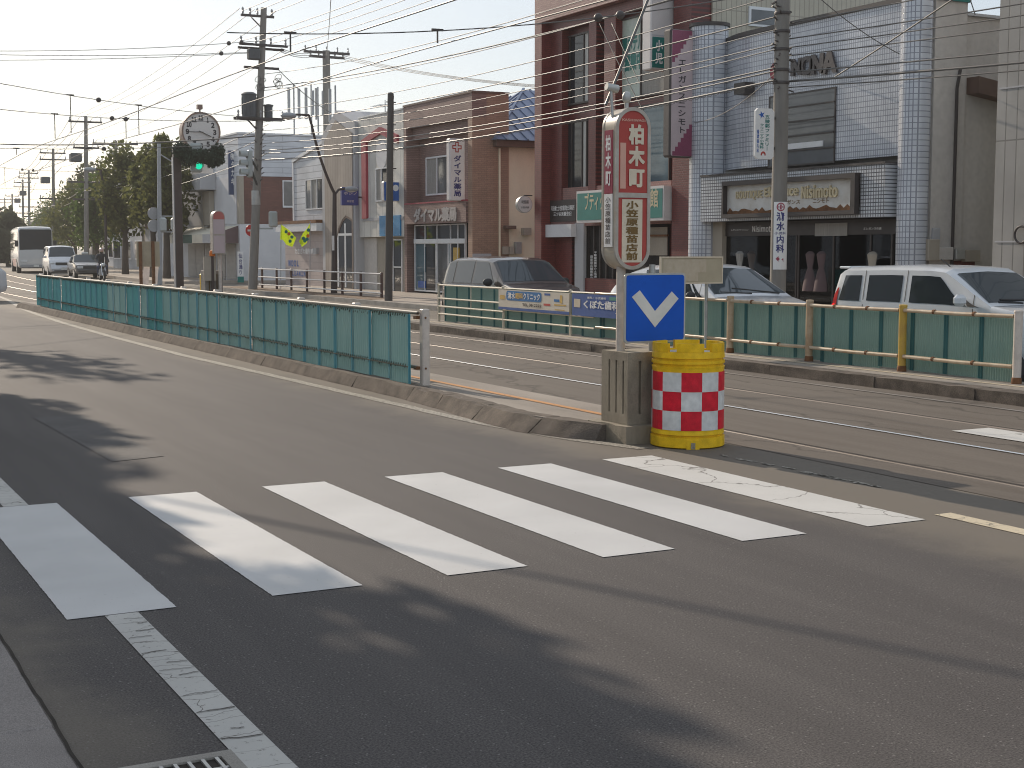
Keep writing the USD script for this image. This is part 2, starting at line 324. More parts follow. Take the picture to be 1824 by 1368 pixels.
tarmac = usdkit.material(stage, '/World/Looks/asphalt', {
    'geo': ('geometry', {}), 'sep': ('separate_xyz', {}),
    'm1': ('mapping', {'scale': (2.2, 0.16, 1)}), 'n1': ('noise_texture', {'scale': 1.0, 'detail': 6.0, 'roughness': 0.62}),
    'r1': ('rgb_ramp', {'ramp': [(0.25, (0.061, 0.0545, 0.0525)), (0.5, (0.078, 0.070, 0.067)), (0.78, (0.099, 0.089, 0.084))]}),
    'n2': ('noise_texture', {'scale': 105.0, 'detail': 3.0, 'roughness': 0.75}), 'g2': ('map_range', {'from_min': 0.38, 'from_max': 0.62, 'to_min': 0.5, 'to_max': 1.55}),
    'mm': ('mix_color', {'blend_type': 'multiply', 'fac': 1.0, 'use_clamp_result': False}),
    'v': ('voronoi_texture', {'scale': 46.0, 'feature': 'f1'}), 'vr': ('map_range', {'from_min': 0.14, 'from_max': 0.24, 'to_min': 0.6, 'to_max': 0.0, 'clamp': True}),
    'vn': ('white_noise_texture', {}), 'vt': ('math', {'math_type': 'greater_than', 'value2': 0.8}), 'vv': ('math', {'math_type': 'multiply'}),
    'vm': ('mix_color', {'blend_type': 'mix', 'b': (0.30, 0.28, 0.265)}),
    'dn': ('noise_texture', {'scale': 0.7, 'detail': 6.0, 'roughness': 0.7}), 'dx': ('math', {'math_type': 'multiply_add', 'value2': 1.5, 'value3': -0.75}), 'da': ('math', {'math_type': 'add'}),
    'd1': ('map_range', {'range_type': 'smoothstep', 'from_min': 5.95, 'from_max': 6.75, 'to_min': 0.0, 'to_max': 0.62, 'clamp': True}),
    'e1': ('map_range', {'range_type': 'smoothstep', 'from_min': 0.75, 'from_max': 1.35, 'to_min': 0.5, 'to_max': 0.0, 'clamp': True}), 'dm': ('math', {'math_type': 'maximum'}),
    'dc': ('mix_color', {'blend_type': 'mix', 'b': (0.215, 0.185, 0.145)}),
    'b': ('bump', {'strength': 0.55, 'distance': 0.006}), 'p': ('principled_bsdf', {'roughness': 0.82, 'specular_ior_level': 0.38})},
    [('geo.position', 'sep.vector'), ('geo.position', 'm1.vector'), ('m1.vector', 'n1.vector'), ('n1.fac', 'r1.fac'), ('geo.position', 'n2.vector'), ('n2.fac', 'g2.value'),
     ('r1.color', 'mm.a'), ('g2.result', 'mm.b'), ('geo.position', 'v.vector'), ('v.distance', 'vr.value'), ('v.position', 'vn.vector'), ('vn.value', 'vt.value1'), ('vr.result', 'vv.value1'), ('vt.value', 'vv.value2'),
     ('mm.result', 'vm.a'), ('vv.value', 'vm.fac'), ('geo.position', 'dn.vector'), ('dn.fac', 'dx.value1'), ('sep.x', 'da.value1'), ('dx.value', 'da.value2'), ('da.value', 'd1.value'),
     ('da.value', 'e1.value'), ('d1.result', 'dm.value1'), ('e1.result', 'dm.value2'), ('vm.result', 'dc.a'), ('dm.value', 'dc.fac'),
     ('dc.result', 'p.base_color'), ('n2.fac', 'b.height'), ('b.normal', 'p.normal')], surface='p.BSDF')
MATS['asphalt'] = tarmac
mat('asphalt_patch', (0.085, 0.08, 0.078), 0.85, var=0.2, scale=2, bump=0.4, bscale=105, grain=0.35, gscale=105, detail=6)
MATS['track_bed'] = usdkit.material(stage, '/World/Looks/track_bed', {
    'geo': ('geometry', {}), 'm1': ('mapping', {'scale': (2.6, 0.22, 1)}), 'n1': ('noise_texture', {'scale': 1.0, 'detail': 8.0, 'roughness': 0.68}),
    'r1': ('rgb_ramp', {'ramp': [(0.22, (0.10, 0.078, 0.060)), (0.42, (0.128, 0.108, 0.090)), (0.66, (0.155, 0.132, 0.110)), (0.85, (0.25, 0.205, 0.155))]}),
    'm2': ('mapping', {'scale': (1.3, 0.25, 1)}), 'v': ('voronoi_texture', {'scale': 0.38, 'feature': 'distance_to_edge'}), 'vd': ('noise_texture', {'scale': 1.5, 'detail': 4.0}), 'va': ('vector_math', {'math_type': 'add'}),
    'vr': ('map_range', {'from_min': 0.0, 'from_max': 0.02, 'to_min': 0.6, 'to_max': 1.0, 'clamp': True}), 'mm': ('mix_color', {'blend_type': 'multiply', 'fac': 1.0}),
    'n2': ('noise_texture', {'scale': 95.0, 'detail': 3.0}), 'g2': ('map_range', {'from_min': 0.3, 'from_max': 0.7, 'to_min': 0.86, 'to_max': 1.14}), 'm3': ('mix_color', {'blend_type': 'multiply', 'fac': 1.0}),
    'b': ('bump', {'strength': 0.25, 'distance': 0.006}), 'p': ('principled_bsdf', {'roughness': 0.85, 'specular_ior_level': 0.3})},
    [('geo.position', 'm1.vector'), ('m1.vector', 'n1.vector'), ('n1.fac', 'r1.fac'), ('geo.position', 'm2.vector'), ('geo.position', 'vd.vector'), ('m2.vector', 'va.vector1'), ('vd.color', 'va.vector2'), ('va.vector', 'v.vector'), ('v.distance', 'vr.value'),
     ('r1.color', 'mm.a'), ('vr.result', 'mm.b'), ('geo.position', 'n2.vector'), ('n2.fac', 'g2.value'), ('mm.result', 'm3.a'), ('g2.result', 'm3.b'), ('m3.result', 'p.base_color'), ('n2.fac', 'b.height'), ('b.normal', 'p.normal')], surface='p.BSDF')
def paint(name, c, crack, wear, cs=1.4, stretch=(1, 1, 1)):
    """Road paint: hairline cracks and worn-through spots."""
    MATS[name] = usdkit.material(stage, '/World/Looks/' + name, {
        'geo': ('geometry', {}), 'mp': ('mapping', {'scale': stretch}), 'vd': ('noise_texture', {'scale': 2.5, 'detail': 5.0}), 'va': ('vector_math', {'math_type': 'multiply_add', 'vector2': (0.45, 0.45, 0.45)}),
        'v': ('voronoi_texture', {'scale': cs, 'feature': 'distance_to_edge'}), 'vr': ('map_range', {'from_min': 0.004, 'from_max': 0.012, 'to_min': crack, 'to_max': 0.0, 'clamp': True}),
        'n': ('noise_texture', {'scale': 26.0, 'detail': 8.0, 'roughness': 0.75}), 'nr': ('map_range', {'from_min': 0.64 - 0.2 * wear, 'from_max': 0.70 - 0.2 * wear, 'to_min': 0.0, 'to_max': 0.8, 'clamp': True}),
        'mx': ('math', {'math_type': 'maximum'}), 'n3': ('noise_texture', {'scale': 1.2, 'detail': 5.0}), 'r3': ('map_range', {'from_min': 0.3, 'from_max': 0.7, 'to_min': 0.88, 'to_max': 1.05}),
        'c': ('mix_color', {'blend_type': 'multiply', 'fac': 1.0, 'a': c}), 'o': ('mix_color', {'blend_type': 'mix', 'b': (0.12, 0.108, 0.095)}),
        'b': ('bump', {'strength': 0.15, 'distance': 0.004}), 'p': ('principled_bsdf', {'roughness': 0.7, 'specular_ior_level': 0.4})},
        [('geo.position', 'mp.vector'), ('geo.position', 'vd.vector'), ('vd.color', 'va.vector1'), ('mp.vector', 'va.vector3'), ('va.vector', 'v.vector'), ('v.distance', 'vr.value'), ('geo.position', 'n.vector'), ('n.fac', 'nr.value'),
         ('vr.result', 'mx.value1'), ('nr.result', 'mx.value2'), ('geo.position', 'n3.vector'), ('n3.fac', 'r3.value'), ('r3.result', 'c.b'), ('c.result', 'o.a'), ('mx.value', 'o.fac'), ('o.result', 'p.base_color'),
         ('n.fac', 'b.height'), ('b.normal', 'p.normal')], surface='p.BSDF')
paint('paint_fresh', (0.57, 0.565, 0.555), 0.0, 0.0)
paint('paint_cracked', (0.60, 0.585, 0.555), 0.75, 0.05, 1.3)
paint('paint_edge', (0.50, 0.49, 0.46), 0.9, 0.3, 3.0, (0.35, 1.6, 1))
paint('paint_worn', (0.42, 0.385, 0.32), 0.6, 0.85, 4.0)
paint('paint_yellowed', (0.62, 0.53, 0.38), 0.8, 0.3, 2.6, (0.5, 1.5, 1))
paint('paint_orange', (0.56, 0.27, 0.10), 0.5, 0.35, 2.0)

# ------------------------------------------------------------------ ground, road, tracks, platforms
def strip(x0, x1, y0, y1, z, step=4.0, curve=True):
    """A sheet along the street that follows its bend."""
    Y = np.unique(np.concatenate([[y0, y1], np.arange(max(y0, 48), y1, step) if y1 > 48 else []])); B = bend(Y) if curve else 0 * Y
    V = np.vstack([np.stack([x0 + B, Y, 0 * Y + z], 1), np.stack([x1 + B, Y, 0 * Y + z], 1)]); n = len(Y)
    return MB().add(V, [[i, n + i, n + i + 1, i + 1] for i in range(n - 1)])
def ribbon(pts, w, z):
    pts = np.asarray(pts, float); t = np.gradient(pts, axis=0); t /= np.linalg.norm(t, axis=1, keepdims=True); nr = np.stack([t[:, 1], -t[:, 0]], 1) * w / 2
    n = len(pts); V = np.vstack([np.c_[pts - nr, np.full(n, z)], np.c_[pts + nr, np.full(n, z)]])
    return MB().add(V, [[i, n + i, n + i + 1, i + 1] for i in range(n - 1)])
struct('ground', MB().add([[-900, -200, -0.03], [1500, -200, -0.03], [1500, 2500, -0.03], [-900, 2500, -0.03]], [[0, 1, 2, 3]]), 'bare_ground')
struct('road', strip(0.9, 17.2, -40, 800, 0.0), 'asphalt')
struct('side_street', MB().add([[17.2, 61.8, 0.02], [70, 61.8, 0.02], [70, 71.3, 0.02], [17.2, 71.3, 0.02]], [[0, 1, 2, 3]]), 'asphalt')
struct('tram_track_bed', strip(7.95, 12.8, -40, 800, 0.004), 'track_bed')
for x in (8.47, 9.84, 11.08, 12.43):
    s = -1 if x in (8.47, 11.08) else 1; Y = np.concatenate([np.arange(-40, 50, 6.0), np.arange(50, 460, 4.0)])
    r = struct('tram_rail', MB().tube(np.stack([x + bend(Y), Y, 0 * Y - (0.016 if x == 9.84 else 0.013)], 1), 0.028 if x == 9.84 else 0.024, 12), 'steel_rail' if x == 9.84 else 'worn_rail' if x == 12.43 else 'rusty_rail', smooth=True)
    put('rail_groove', strip(x - s * 0.05 - 0.022, x - s * 0.05 + 0.022, -40, 500, 0.0075), 'groove', r)
pv = struct('near_pavement', strip(-30, -0.22, -40, 800, 0.02), 'paving')
yy = 1.6
while yy < 46:
    L = 1.95 if yy > 4 else 1.93
    put('kerb_slab', MB().rbox(-0.2, 0.9, yy + 0.004, yy + L - 0.004, -0.05, 0.028 + random.uniform(-0.002, 0.002), 0.008), 'paving', pv); yy += L
yq = np.linspace(2, 40, 400); struct('gutter_dirt', ribbon(np.c_[0.902 + 0.003 * np.sin(yq * 7) + 0.002 * np.sin(yq * 23), yq], 0.014, 0.031), 'groove')
struct('asphalt_patch', MB().add([[*at(58, 744, 2, 0)[:2], 0.004], [*at(200, 823, 2, 0)[:2], 0.004], [*at(292, 813, 2, 0)[:2], 0.004], [*at(146, 739, 2, 0)[:2], 0.004]], [[0, 1, 2, 3]]), 'asphalt_patch')

X0, PITCH, SW, YN, YF = 1.285, 1.0166, 0.508, 7.13, 10.5
for i in (0, 1, 2, 3, 4, 5, 9):
    x = X0 + i * PITCH; skew = 0.035 if i == 0 else 0
    e = [[x + (SW if s else 0) + 0.0022 * random.uniform(-1, 1) - (skew if not s else 0), y, 0.012 if i == 9 else 0.004] for s, ys in ((0, np.linspace(YN, YF, 140)), (1, np.linspace(YN, YF, 140))) for y in ys]
    struct('crosswalk_stripe', MB().add(e, [[k, 140 + k, 141 + k, k + 1] for k in range(139)]), 'paint_cracked' if i >= 5 else 'paint_fresh')
struct('edge_line', strip(1.43, 1.595, 2.0, YN - 0.01, 0.004), 'paint_edge')
struct('edge_line', strip(1.43, 1.6, YF + 0.01, 500, 0.004), 'paint_edge')
cr = MB()
for k in range(17):                                                     # cracks right across the old edge line
    y = 4.3 + k * 0.175 + random.uniform(-0.09, 0.09); xs = np.linspace(random.choice((1.435, 1.44, 1.5, 1.54)), random.choice((1.59, 1.59, 1.55)), 6); w = random.uniform(0.002, 0.0045)
    zz = np.cumsum(rng.normal(0, 0.006, 6)); cr.add(np.vstack([np.c_[xs, y + zz - w, 0 * xs + 0.0075], np.c_[xs, y + zz + w, 0 * xs + 0.0075]]), [[i, i + 1, 7 + i, 6 + i] for i in range(5)])
struct('line_crack', cr, 'groove')
isl = np.array([(7.06, 10.9), (6.83, 11.6), (6.66, 12.6), (6.56, 13.6), (6.47, 17), (6.40, 20), (6.28, 24), (6.30, 30), (6.42, 36), (6.62, 41), (6.85, 45), (7.5, 52), (7.9, 58)])
yq = np.linspace(10.9, 58, 120); struct('island_line', ribbon(np.c_[np.interp(yq, isl[:, 1], isl[:, 0]) + 0.008 * np.sin(yq * 5.1), yq], 0.15, 0.004), 'paint_worn')
struct('centre_dash', strip(7.06, 7.21, 3.2, 7.24, 0.004), 'paint_yellowed')
fr = MB()
for k in range(34):
    y = random.uniform(8.3, 10.3); x = 7.50 - (y - 8.3) * 0.03 + random.uniform(-0.03, 0.03); a, b = random.uniform(0.01, 0.03), random.uniform(0.02, 0.09)
    ang = np.linspace(0, 2 * math.pi, 8)[:-1]; fr.add(np.vstack([[x, y, 0.0045], np.c_[x + a * np.cos(ang) * rng.uniform(0.6, 1.2, 7), y + b * np.sin(ang) * rng.uniform(0.6, 1.2, 7), np.full(7, 0.0045)]]), [[0, 1 + i, 1 + (i + 1) % 7] for i in range(7)])
struct('worn_line', fr, 'paint_worn')

def rough_block(x0, x1, y0, y1, z0, z1, amp, seed, n=3):
    m = trimesh.creation.box(extents=(x1 - x0, y1 - y0, z1 - z0))
    for _ in range(n): m = m.subdivide()
    v = np.asarray(m.vertices) + [(x0 + x1) / 2, (y0 + y1) / 2, (z0 + z1) / 2]
    d = np.stack([meshkit.fbm(v * 5 + 31 * k, 3, seed) - 0.5 for k in range(3)], 1) * 2 * amp
    hit = (meshkit.fbm(v * 2.2 + 7, 2, seed + 5) > 0.58)[:, None]; edge = ((np.abs(v[:, 2] - z1) < 0.02) & (np.abs(v[:, 0] - (x0 if x0 < 10 else x1)) < 0.06))[:, None]
    return MB().add(v + d * [1, 0.15, 0.7] - hit * edge * [0, 0, amp * 1.4], m.faces)
P1 = struct('near_platform', MB().prism([(7.05, 11.6), (7.9, 11.6), (7.9, 46), (7.02, 46), (7.02, 15.5), (6.86, 14), (6.76, 13), (6.86, 12)], (0, 0, 0), (1, 0, 0), (0, 1, 0), (0, 0, 0.149)), 'platform_top')
ks = [11.55, 12.35, 13.6, 14.8, 15.75, 17.6, 19.5, 21.5, 23.4, 25.4, 27.3, 29.3, 31.3, 33.3, 35.3, 37.4, 39.5, 41.6, 43.8, 46]
KB = np.array([(11.55, 6.93), (11.85, 6.76), (12.5, 6.58), (13.5, 6.60), (14.6, 6.72), (16, 6.80), (46, 6.82)]); KT = np.array([(11.55, 7.02), (12.0, 6.86), (12.9, 6.72), (14.0, 6.80), (15.7, 6.90), (46, 6.91)])
for i, (a, b) in enumerate(zip(ks[:-1], ks[1:])):
    v, f = rough_block(0, 0.2, a + 0.006, b - 0.006, -0.05, 0.152, 0.013 if i < 5 else 0.009, 10 + i, 4 if i < 4 else 3).get()
    t = np.clip(v[:, 2] / 0.152, 0, 1); v[:, 0] += np.interp(v[:, 1], KB[:, 0], KB[:, 1]) * (1 - t) + np.interp(v[:, 1], KT[:, 0], KT[:, 1]) * t
    put('kerb_block', MB().add(v, f), 'kerb_grime', P1, smooth=28)
put('safety_line', strip(7.41, 7.50, 12.0, 45, 0.1545), 'paint_orange', P1)
P2 = struct('far_platform', MB().prism([(13.1, 9.5), (13.98, 9.5), (13.98, 58.5), (13.1, 58.5)], (0, 0, 0), (1, 0, 0), (0, 1, 0), (0, 0, 0.15)), 'platform_top')
yy = 9.5; i = 0
while yy < 58.4:
    L = random.uniform(1.1, 2.3); put('kerb_block', rough_block(12.84, 13.11, yy + 0.006, min(yy + L, 58.5) - 0.006, -0.05, 0.145, 0.026, 60 + i, 3 if yy < 22 else 2), 'kerb_grime', P2, smooth=35); yy += L; i += 1
put('safety_line', strip(13.40, 13.48, 9.6, 48, 0.1545), 'paint_yellowed', P2)
def kerbed(name, poly, m, z): return struct(name, MB().prism(poly, (0, 0, -0.05), (1, 0, 0), (0, 1, 0), (0, 0, z + 0.05)), m)
kerbed('far_sidewalk', [(17.35, -30), (40, -30), (40, 61.7), (17.35, 61.7)], 'sidewalk', 0.15)
sw2 = [(17.35 + float(bend(y)), y) for y in np.arange(71.4, 420, 8)]; kerbed('far_sidewalk', sw2 + [(p[0] + 40, p[1]) for p in sw2[::-1]], 'sidewalk', 0.15)
kerbed('sidewalk_kerb', [(17.2, -30), (17.347, -30), (17.347, 61.7), (17.2, 61.7)], 'concrete', 0.145)
struct('verge', MB().add([[17.36, 43, 0.156], [18.5, 43.8, 0.156], [18.5, 61, 0.156], [17.36, 61, 0.156]], [[0, 1, 2, 3]]), 'earth')

# drain at the near kerb
dg = thing('drain_grate', 'steel bar drain grate set in the gutter beside the white edge line', 'drain grate', (1.2, 4.7, 0))
put('frame', MB().box(0.98, 1.43, 4.90, 4.95, 0, 0.012).box(0.98, 1.43, 4.40, 4.45, 0, 0.012).box(0.98, 1.03, 4.451, 4.899, 0, 0.012).box(1.38, 1.43, 4.451, 4.899, 0, 0.012), 'concrete', dg)
put('pit', MB().add([[1.03, 4.45, 0.003], [1.38, 4.45, 0.003], [1.38, 4.9, 0.003], [1.03, 4.9, 0.003]], [[0, 1, 2, 3]]), 'groove', dg)
for k in range(7): put('bar', MB().box(1.055 + k * 0.05, 1.068 + k * 0.05, 4.45, 4.9, 0.003, 0.011), 'galvanised', dg)
put('bar', MB().box(1.03, 1.38, 4.79, 4.802, 0.003, 0.009), 'galvanised', dg)

# ------------------------------------------------------------------ the near barrier: corrugated sheets lashed to a pipe fence
def corrugated(x, y0, y1, z0, z1, n, amp, lean=0.0):
    ys = np.linspace(y0, y1, n * 4 + 1); xs = x + amp * np.sin((ys - y0) / (y1 - y0) * n * 2 * math.pi)
    zs = np.linspace(z0, z1, 3); V = np.vstack([np.c_[xs + lean * (z - z0), ys, 0 * ys + z] for z in zs]); m = len(ys)
    return MB().add(V, [[r * m + i, r * m + i + 1, (r + 1) * m + i + 1, (r + 1) * m + i] for r in range(2) for i in range(m - 1)])
nb = thing('platform_barrier', 'long barrier of green corrugated sheets with blue strips beside the near lane', 'barrier', (7.0, 29, 0.15))
pitch = 0.646; y = 16.08; i = 0
while y < 43.0:
    dx, dz = random.uniform(-0.012, 0.012), random.uniform(-0.012, 0.012)
    put('corrugated_sheet', corrugated(7.0 + dx, y - 0.01, y + pitch + 0.01, 0.165 + dz, 1.03 + dz, 9 if y < 30 else 6, 0.006, random.uniform(-0.01, 0.01)), 'sheet_blue' if y > 33 or (y > 27 and random.random() < 0.5) else 'sheet_green', nb, smooth=True)
    w = random.uniform(0.085, 0.15)
    put('blue_strip', corrugated(6.988 + dx, y - w * 0.5, y + w * 0.5, 0.17 + dz, 1.025 + dz, 1, 0.003), 'strip_blue', nb, smooth=True)
    y += pitch; i += 1
for k in range(13):
    yp = 15.95 + k * 2.265
    put('post', MB().rbox(7.08, 7.18, yp - 0.05, yp + 0.05, 0.14, 1.085, 0.012), 'post_white', nb)
    if k == 0:
        for z in (0.98, 0.36):
            put('bracket', MB().box(7.03, 7.079, yp + 0.03, yp + 0.12, z - 0.02, z + 0.02), 'rust', nb); put('bolt', MB().ell((7.12, yp - 0.052, z), (0.014, 0.008, 0.014), 1), 'rust', nb)
put('rail', MB().tube([(7.065, 16.0, 1.035), (7.065, 43.1, 1.035)], 0.022, 8), 'rail_dull', nb, smooth=True)
put('rail', MB().tube([(7.05, 16.0, 0.37), (7.05, 43.1, 0.37)], 0.022, 8), 'rail_dull', nb, smooth=True)
lash = MB(); y = 16.2
while y < 43:
    a = random.uniform(-0.02, 0.02); lash.bar((6.986, y, 1.03), (6.986, y + 0.045, 0.985 + a), 0.010); lash.bar((6.986, y, 0.40), (6.986, y + 0.045, 0.355 + a), 0.010); y += 0.075
lash.bar((6.984, 16.1, 1.03), (6.984, 43, 1.03), 0.014); lash.bar((6.984, 16.1, 0.37), (6.984, 43, 0.37), 0.012)
tag(put('lashing_cord', lash, 'cord', nb), kind='stuff')

# ------------------------------------------------------------------ the far barriers
fb = thing('platform_barrier', 'rusty cream pipe fence backed with green corrugated sheets before the white hatchback', 'barrier', (13.7, 16, 0.15))
posts = [12.72, 14.74, 16.70, 18.66]
for k, yp in enumerate(posts):
    pm = ('post_white', 'post_yellow', 'post_cream', 'post_cream')[k]
    put('post', MB().tube([(13.7, yp, 0.14), (13.7, yp, 1.04)], 0.055, 12).lathe([(0.055, 0), (0.06, 0.005), (0.055, 0.03), (0, 0.035)], (13.7, yp, 1.03), 12), pm, fb, smooth=40, label='yellow painted post' if k == 1 else None)
    put('collar', MB().lathe([(0.056, 0), (0.066, 0.01), (0.064, 0.07), (0.056, 0.09)], (13.7, yp, 0.14), 12), 'rust', fb, smooth=40)
for a, b in zip(posts[:-1], posts[1:]):
    for z in (0.985, 0.36): put('rail', MB().tube([(13.68, a + 0.05, z), (13.68, (a + b) / 2, z - 0.008), (13.68, b - 0.05, z)], 0.027, 10), 'rail_cream', fb, smooth=40)
    for z in (0.985, 0.36):
        for q in (0.35, 0.7): put('clamp', MB().tube([(13.68, a + (b - a) * q - 0.02, z), (13.68, a + (b - a) * q + 0.02, z)], 0.033, 8), 'rust', fb)
for z in (0.985, 0.36): put('rail', MB().tube([(13.68, 18.7, z), (13.68, 22.8, z)], 0.027, 10), 'rail_cream', fb, smooth=40)
fg = thing('platform_barrier', 'bare steel pipe rails with green sheets behind and two hanging banners', 'barrier', (13.7, 26, 0.15))
def sheets(parent, y0, y1, x=13.79):
    y = y0; k = 0
    while y < y1 - 0.05:
        e = min(y + 0.62, y1); dz = random.uniform(-0.015, 0.015)
        put('corrugated_sheet', corrugated(x, y, e, 0.16 + dz, 0.965 + dz, 15, 0.006), 'sheet_green_far', parent, smooth=True)
        put('teal_strip', corrugated(x - 0.008, e - 0.04, e + 0.04, 0.165 + dz, 0.962 + dz, 2, 0.005), 'strip_teal', parent, smooth=True); y = e; k += 1
sheets(fb, 12.78, 22.8); sheets(fg, 22.85, 29.7)
gp = [20.35, 23.75, 26.55, 29.8]
for k, yp in enumerate(gp[1:]):
    put('post', MB().tube([(13.68, yp, 0.14), (13.68, yp, 0.99)], 0.032, 10).lathe([(0.032, 0), (0.045, 0.004), (0.045, 0.035), (0, 0.05)], (13.68, yp, 0.985), 10), 'rail_steel', fg, smooth=40)
for a, b in ((22.85, 23.75), (23.75, 26.55), (26.55, 29.8)):
    for z in ((0.985, 0.54, 0.33) if a < 26 else (0.985, 0.68, 0.50, 0.33)): put('rail', MB().tube([(13.67, a, z), (13.67, b, z)], 0.02, 8), 'rail_steel', fg, smooth=40)
put('brace', MB().tube([(13.67, 28.1, 0.5), (13.67, 28.1, 0.985)], 0.014, 8), 'rail_steel', fg)
mat('banner_white', (0.64, 0.57, 0.47), 0.6, var=0.08); mat('banner_blue', (0.045, 0.10, 0.30), 0.55, var=0.12); mat('banner_sky', (0.03, 0.16, 0.38), 0.5, var=0.08)
mat('banner_orange', (0.60, 0.38, 0.10), 0.6); mat('banner_red', (0.5, 0.07, 0.05), 0.6); mat('banner_green', (0.08, 0.28, 0.22), 0.6)
XB = 13.62
bn = thing('hanging_banner', 'white eye clinic banner with a blue title bar tied to the steel rails', 'banner', (XB, 25, 0.6))
y0, y1, z0, z1 = RX(XB, (888, 521), (1014, 567)); z0 = 0.55; z1 = 0.965
put('cloth', MB().add([[XB, y0, z0], [XB, y1, z0], [XB, y1, z1], [XB, y0, z1]], [[0, 1, 2, 3]]), 'banner_white', bn)
def bq(parent, name, u0, u1, v0, v1, m, X=XB - 0.004, R=None, r=0.0):
    a, b, c, d = R; pts = np.array([(a + (b - a) * u, c + (d - c) * v) for u, v in ((u0, v0), (u1, v0), (u1, v1), (u0, v1))])
    pl = Polygon(pts)
    if r: pl = pl.buffer(-r).buffer(r)
    v, f = tri2d(pl)
    return put(name, MB().add(np.c_[np.full(len(v), X), v], f), m, parent)
def bt(parent, s, u0, u1, v0, v1, m, R, X=XB - 0.008, bold=1.0):
    a, b, c, d = R; return text(parent, s, m, (X, a + (b - a) * u0, c + (d - c) * v0), (0, (b - a) * (u1 - u0), 0), (0, 0, (d - c) * (v1 - v0)), bold=bold)
R1 = (y0, y1, z0, z1)
bq(bn, 'title_bar', 0.12, 0.63, 0.48, 0.95, 'banner_sky', R=R1, r=0.07); bq(bn, 'blue_border', 0, 1, 0, 0.13, 'banner_blue', R=R1)
bt(bn, '清水', 0.145, 0.255, 0.56, 0.88, 'ink_white', R1, bold=2); bt(bn, '眼科', 0.26, 0.37, 0.56, 0.88, 'banner_orange', R1, bold=2); bt(bn, 'クリニック', 0.375, 0.61, 0.56, 0.88, 'ink_white', R1, bold=2)
bt(bn, 'TEL 36-2222', 0.36, 0.63, 0.24, 0.38, 'ink_black', R1, bold=2)
bq(bn, 'blue_label', 0.67, 0.75, 0.83, 0.93, 'banner_blue', R=R1); bq(bn, 'red_label', 0.66, 0.75, 0.34, 0.44, 'banner_red', R=R1)
bq(bn, 'map_patch', 0.80, 0.96, 0.38, 0.45, 'banner_orange', R=R1); bq(bn, 'map_patch', 0.88, 0.91, 0.5, 0.88, 'banner_orange', R=R1); bq(bn, 'map_patch', 0.8, 0.87, 0.56, 0.68, 'banner_sky', R=R1); bq(bn, 'map_patch', 0.81, 0.94, 0.17, 0.21, 'banner_orange', R=R1)
bq(bn, 'emblem', 0.02, 0.10, 0.5, 0.72, 'banner_orange', R=R1, r=0.04)
bk = thing('hanging_banner', 'dark blue dental clinic banner with white lettering behind the stop pole', 'banner', (XB, 22, 0.6))
yb = at(1019, 540, 0, XB)[1]; R2 = (yb, yb - 2.62, 0.55, 0.965)
put('cloth', MB().add([[XB, R2[0], R2[2]], [XB, R2[1], R2[2]], [XB, R2[1], R2[3]], [XB, R2[0], R2[3]]], [[0, 1, 2, 3]]), 'banner_blue', bk)
bt(bk, 'くぼた歯科医院', 0.17, 0.86, 0.36, 0.74, 'ink_white', R2, bold=2); bt(bk, '歯科・小児歯科', 0.22, 0.48, 0.80, 0.9, 'ink_white', R2); bq(bk, 'green_label', 0.52, 0.92, 0.78, 0.93, 'banner_green', R=R2)
bt(bk, 'TEL 33-2233', 0.6, 0.95, 0.12, 0.24, 'ink_white', R2, bold=2); bq(bk, 'crest', 0.03, 0.12, 0.38, 0.76, 'stop_cream', R=R2)

# ------------------------------------------------------------------ the stop: concrete block, blue keep-left board, stop sign, drum
cb = thing('concrete_block', 'square slotted concrete block on the platform end beneath the stop sign', 'concrete block', (7.4, 11.5, 0))
put('plinth', rough_block(7.05, 7.82, 11.2, 11.9, -0.03, 0.17, 0.007, 3, 3), 'concrete_block', cb, smooth=35)
body = manifold3d.Manifold.cube([0.60, 0.47, 0.68]).translate([7.12, 11.29, 0.171])
for k in range(3):
    body -= manifold3d.Manifold.cube([0.06, 0.028, 0.50]).translate([7.09, 11.355 + k * 0.125, 0.27])
    body -= manifold3d.Manifold.cube([0.03, 0.06, 0.50]).translate([7.24 + k * 0.16, 11.26, 0.27])
put('body', body, 'concrete_block', cb)
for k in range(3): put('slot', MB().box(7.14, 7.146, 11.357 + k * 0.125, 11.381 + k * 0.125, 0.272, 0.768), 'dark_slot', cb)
YB = 11.36
kb = thing('road_sign', 'blue square board with a white downward chevron above the concrete block', 'road sign', (7.2, YB, 0.85))
x0, x1, z0, z1 = RY(YB, (1113, 487), (1220, 608))
rr = lambda w, h, r: Polygon([(0, 0), (w, 0), (w, h), (0, h)]).buffer(-r).buffer(r)
put('rim', MB().prism(rr(x1 - x0, z1 - z0, 0.035), (x0, YB, z0), (1, 0, 0), (0, 0, 1), (0, 0.02, 0)), 'galvanised', kb)
put('face', MB().prism(rr(x1 - x0 - 0.036, z1 - z0 - 0.036, 0.028), (x0 + 0.018, YB, z0 + 0.018), (1, 0, 0), (0, 0, 1), (0, -0.004, 0)), 'sign_blue', kb)
ch = [RY(YB, p, p)[0:3:2] for p in ((1125, 529), (1139, 517), (1166, 554), (1196, 519), (1208, 532), (1166, 583))]
put('chevron', MB().prism(ch, (0, YB - 0.0045, 0), (1, 0, 0), (0, 0, 1), (0, -0.003, 0)), 'sign_white', kb)
px_ = RY(YB + 0.08, (1155, 470), (1165, 625)); put('pole', MB().tube([((px_[0] + px_[1]) / 2, YB + 0.07, 0.8), ((px_[0] + px_[1]) / 2, YB + 0.07, z1 + 0.08)], 0.03, 12), 'galvanised', kb, smooth=40)

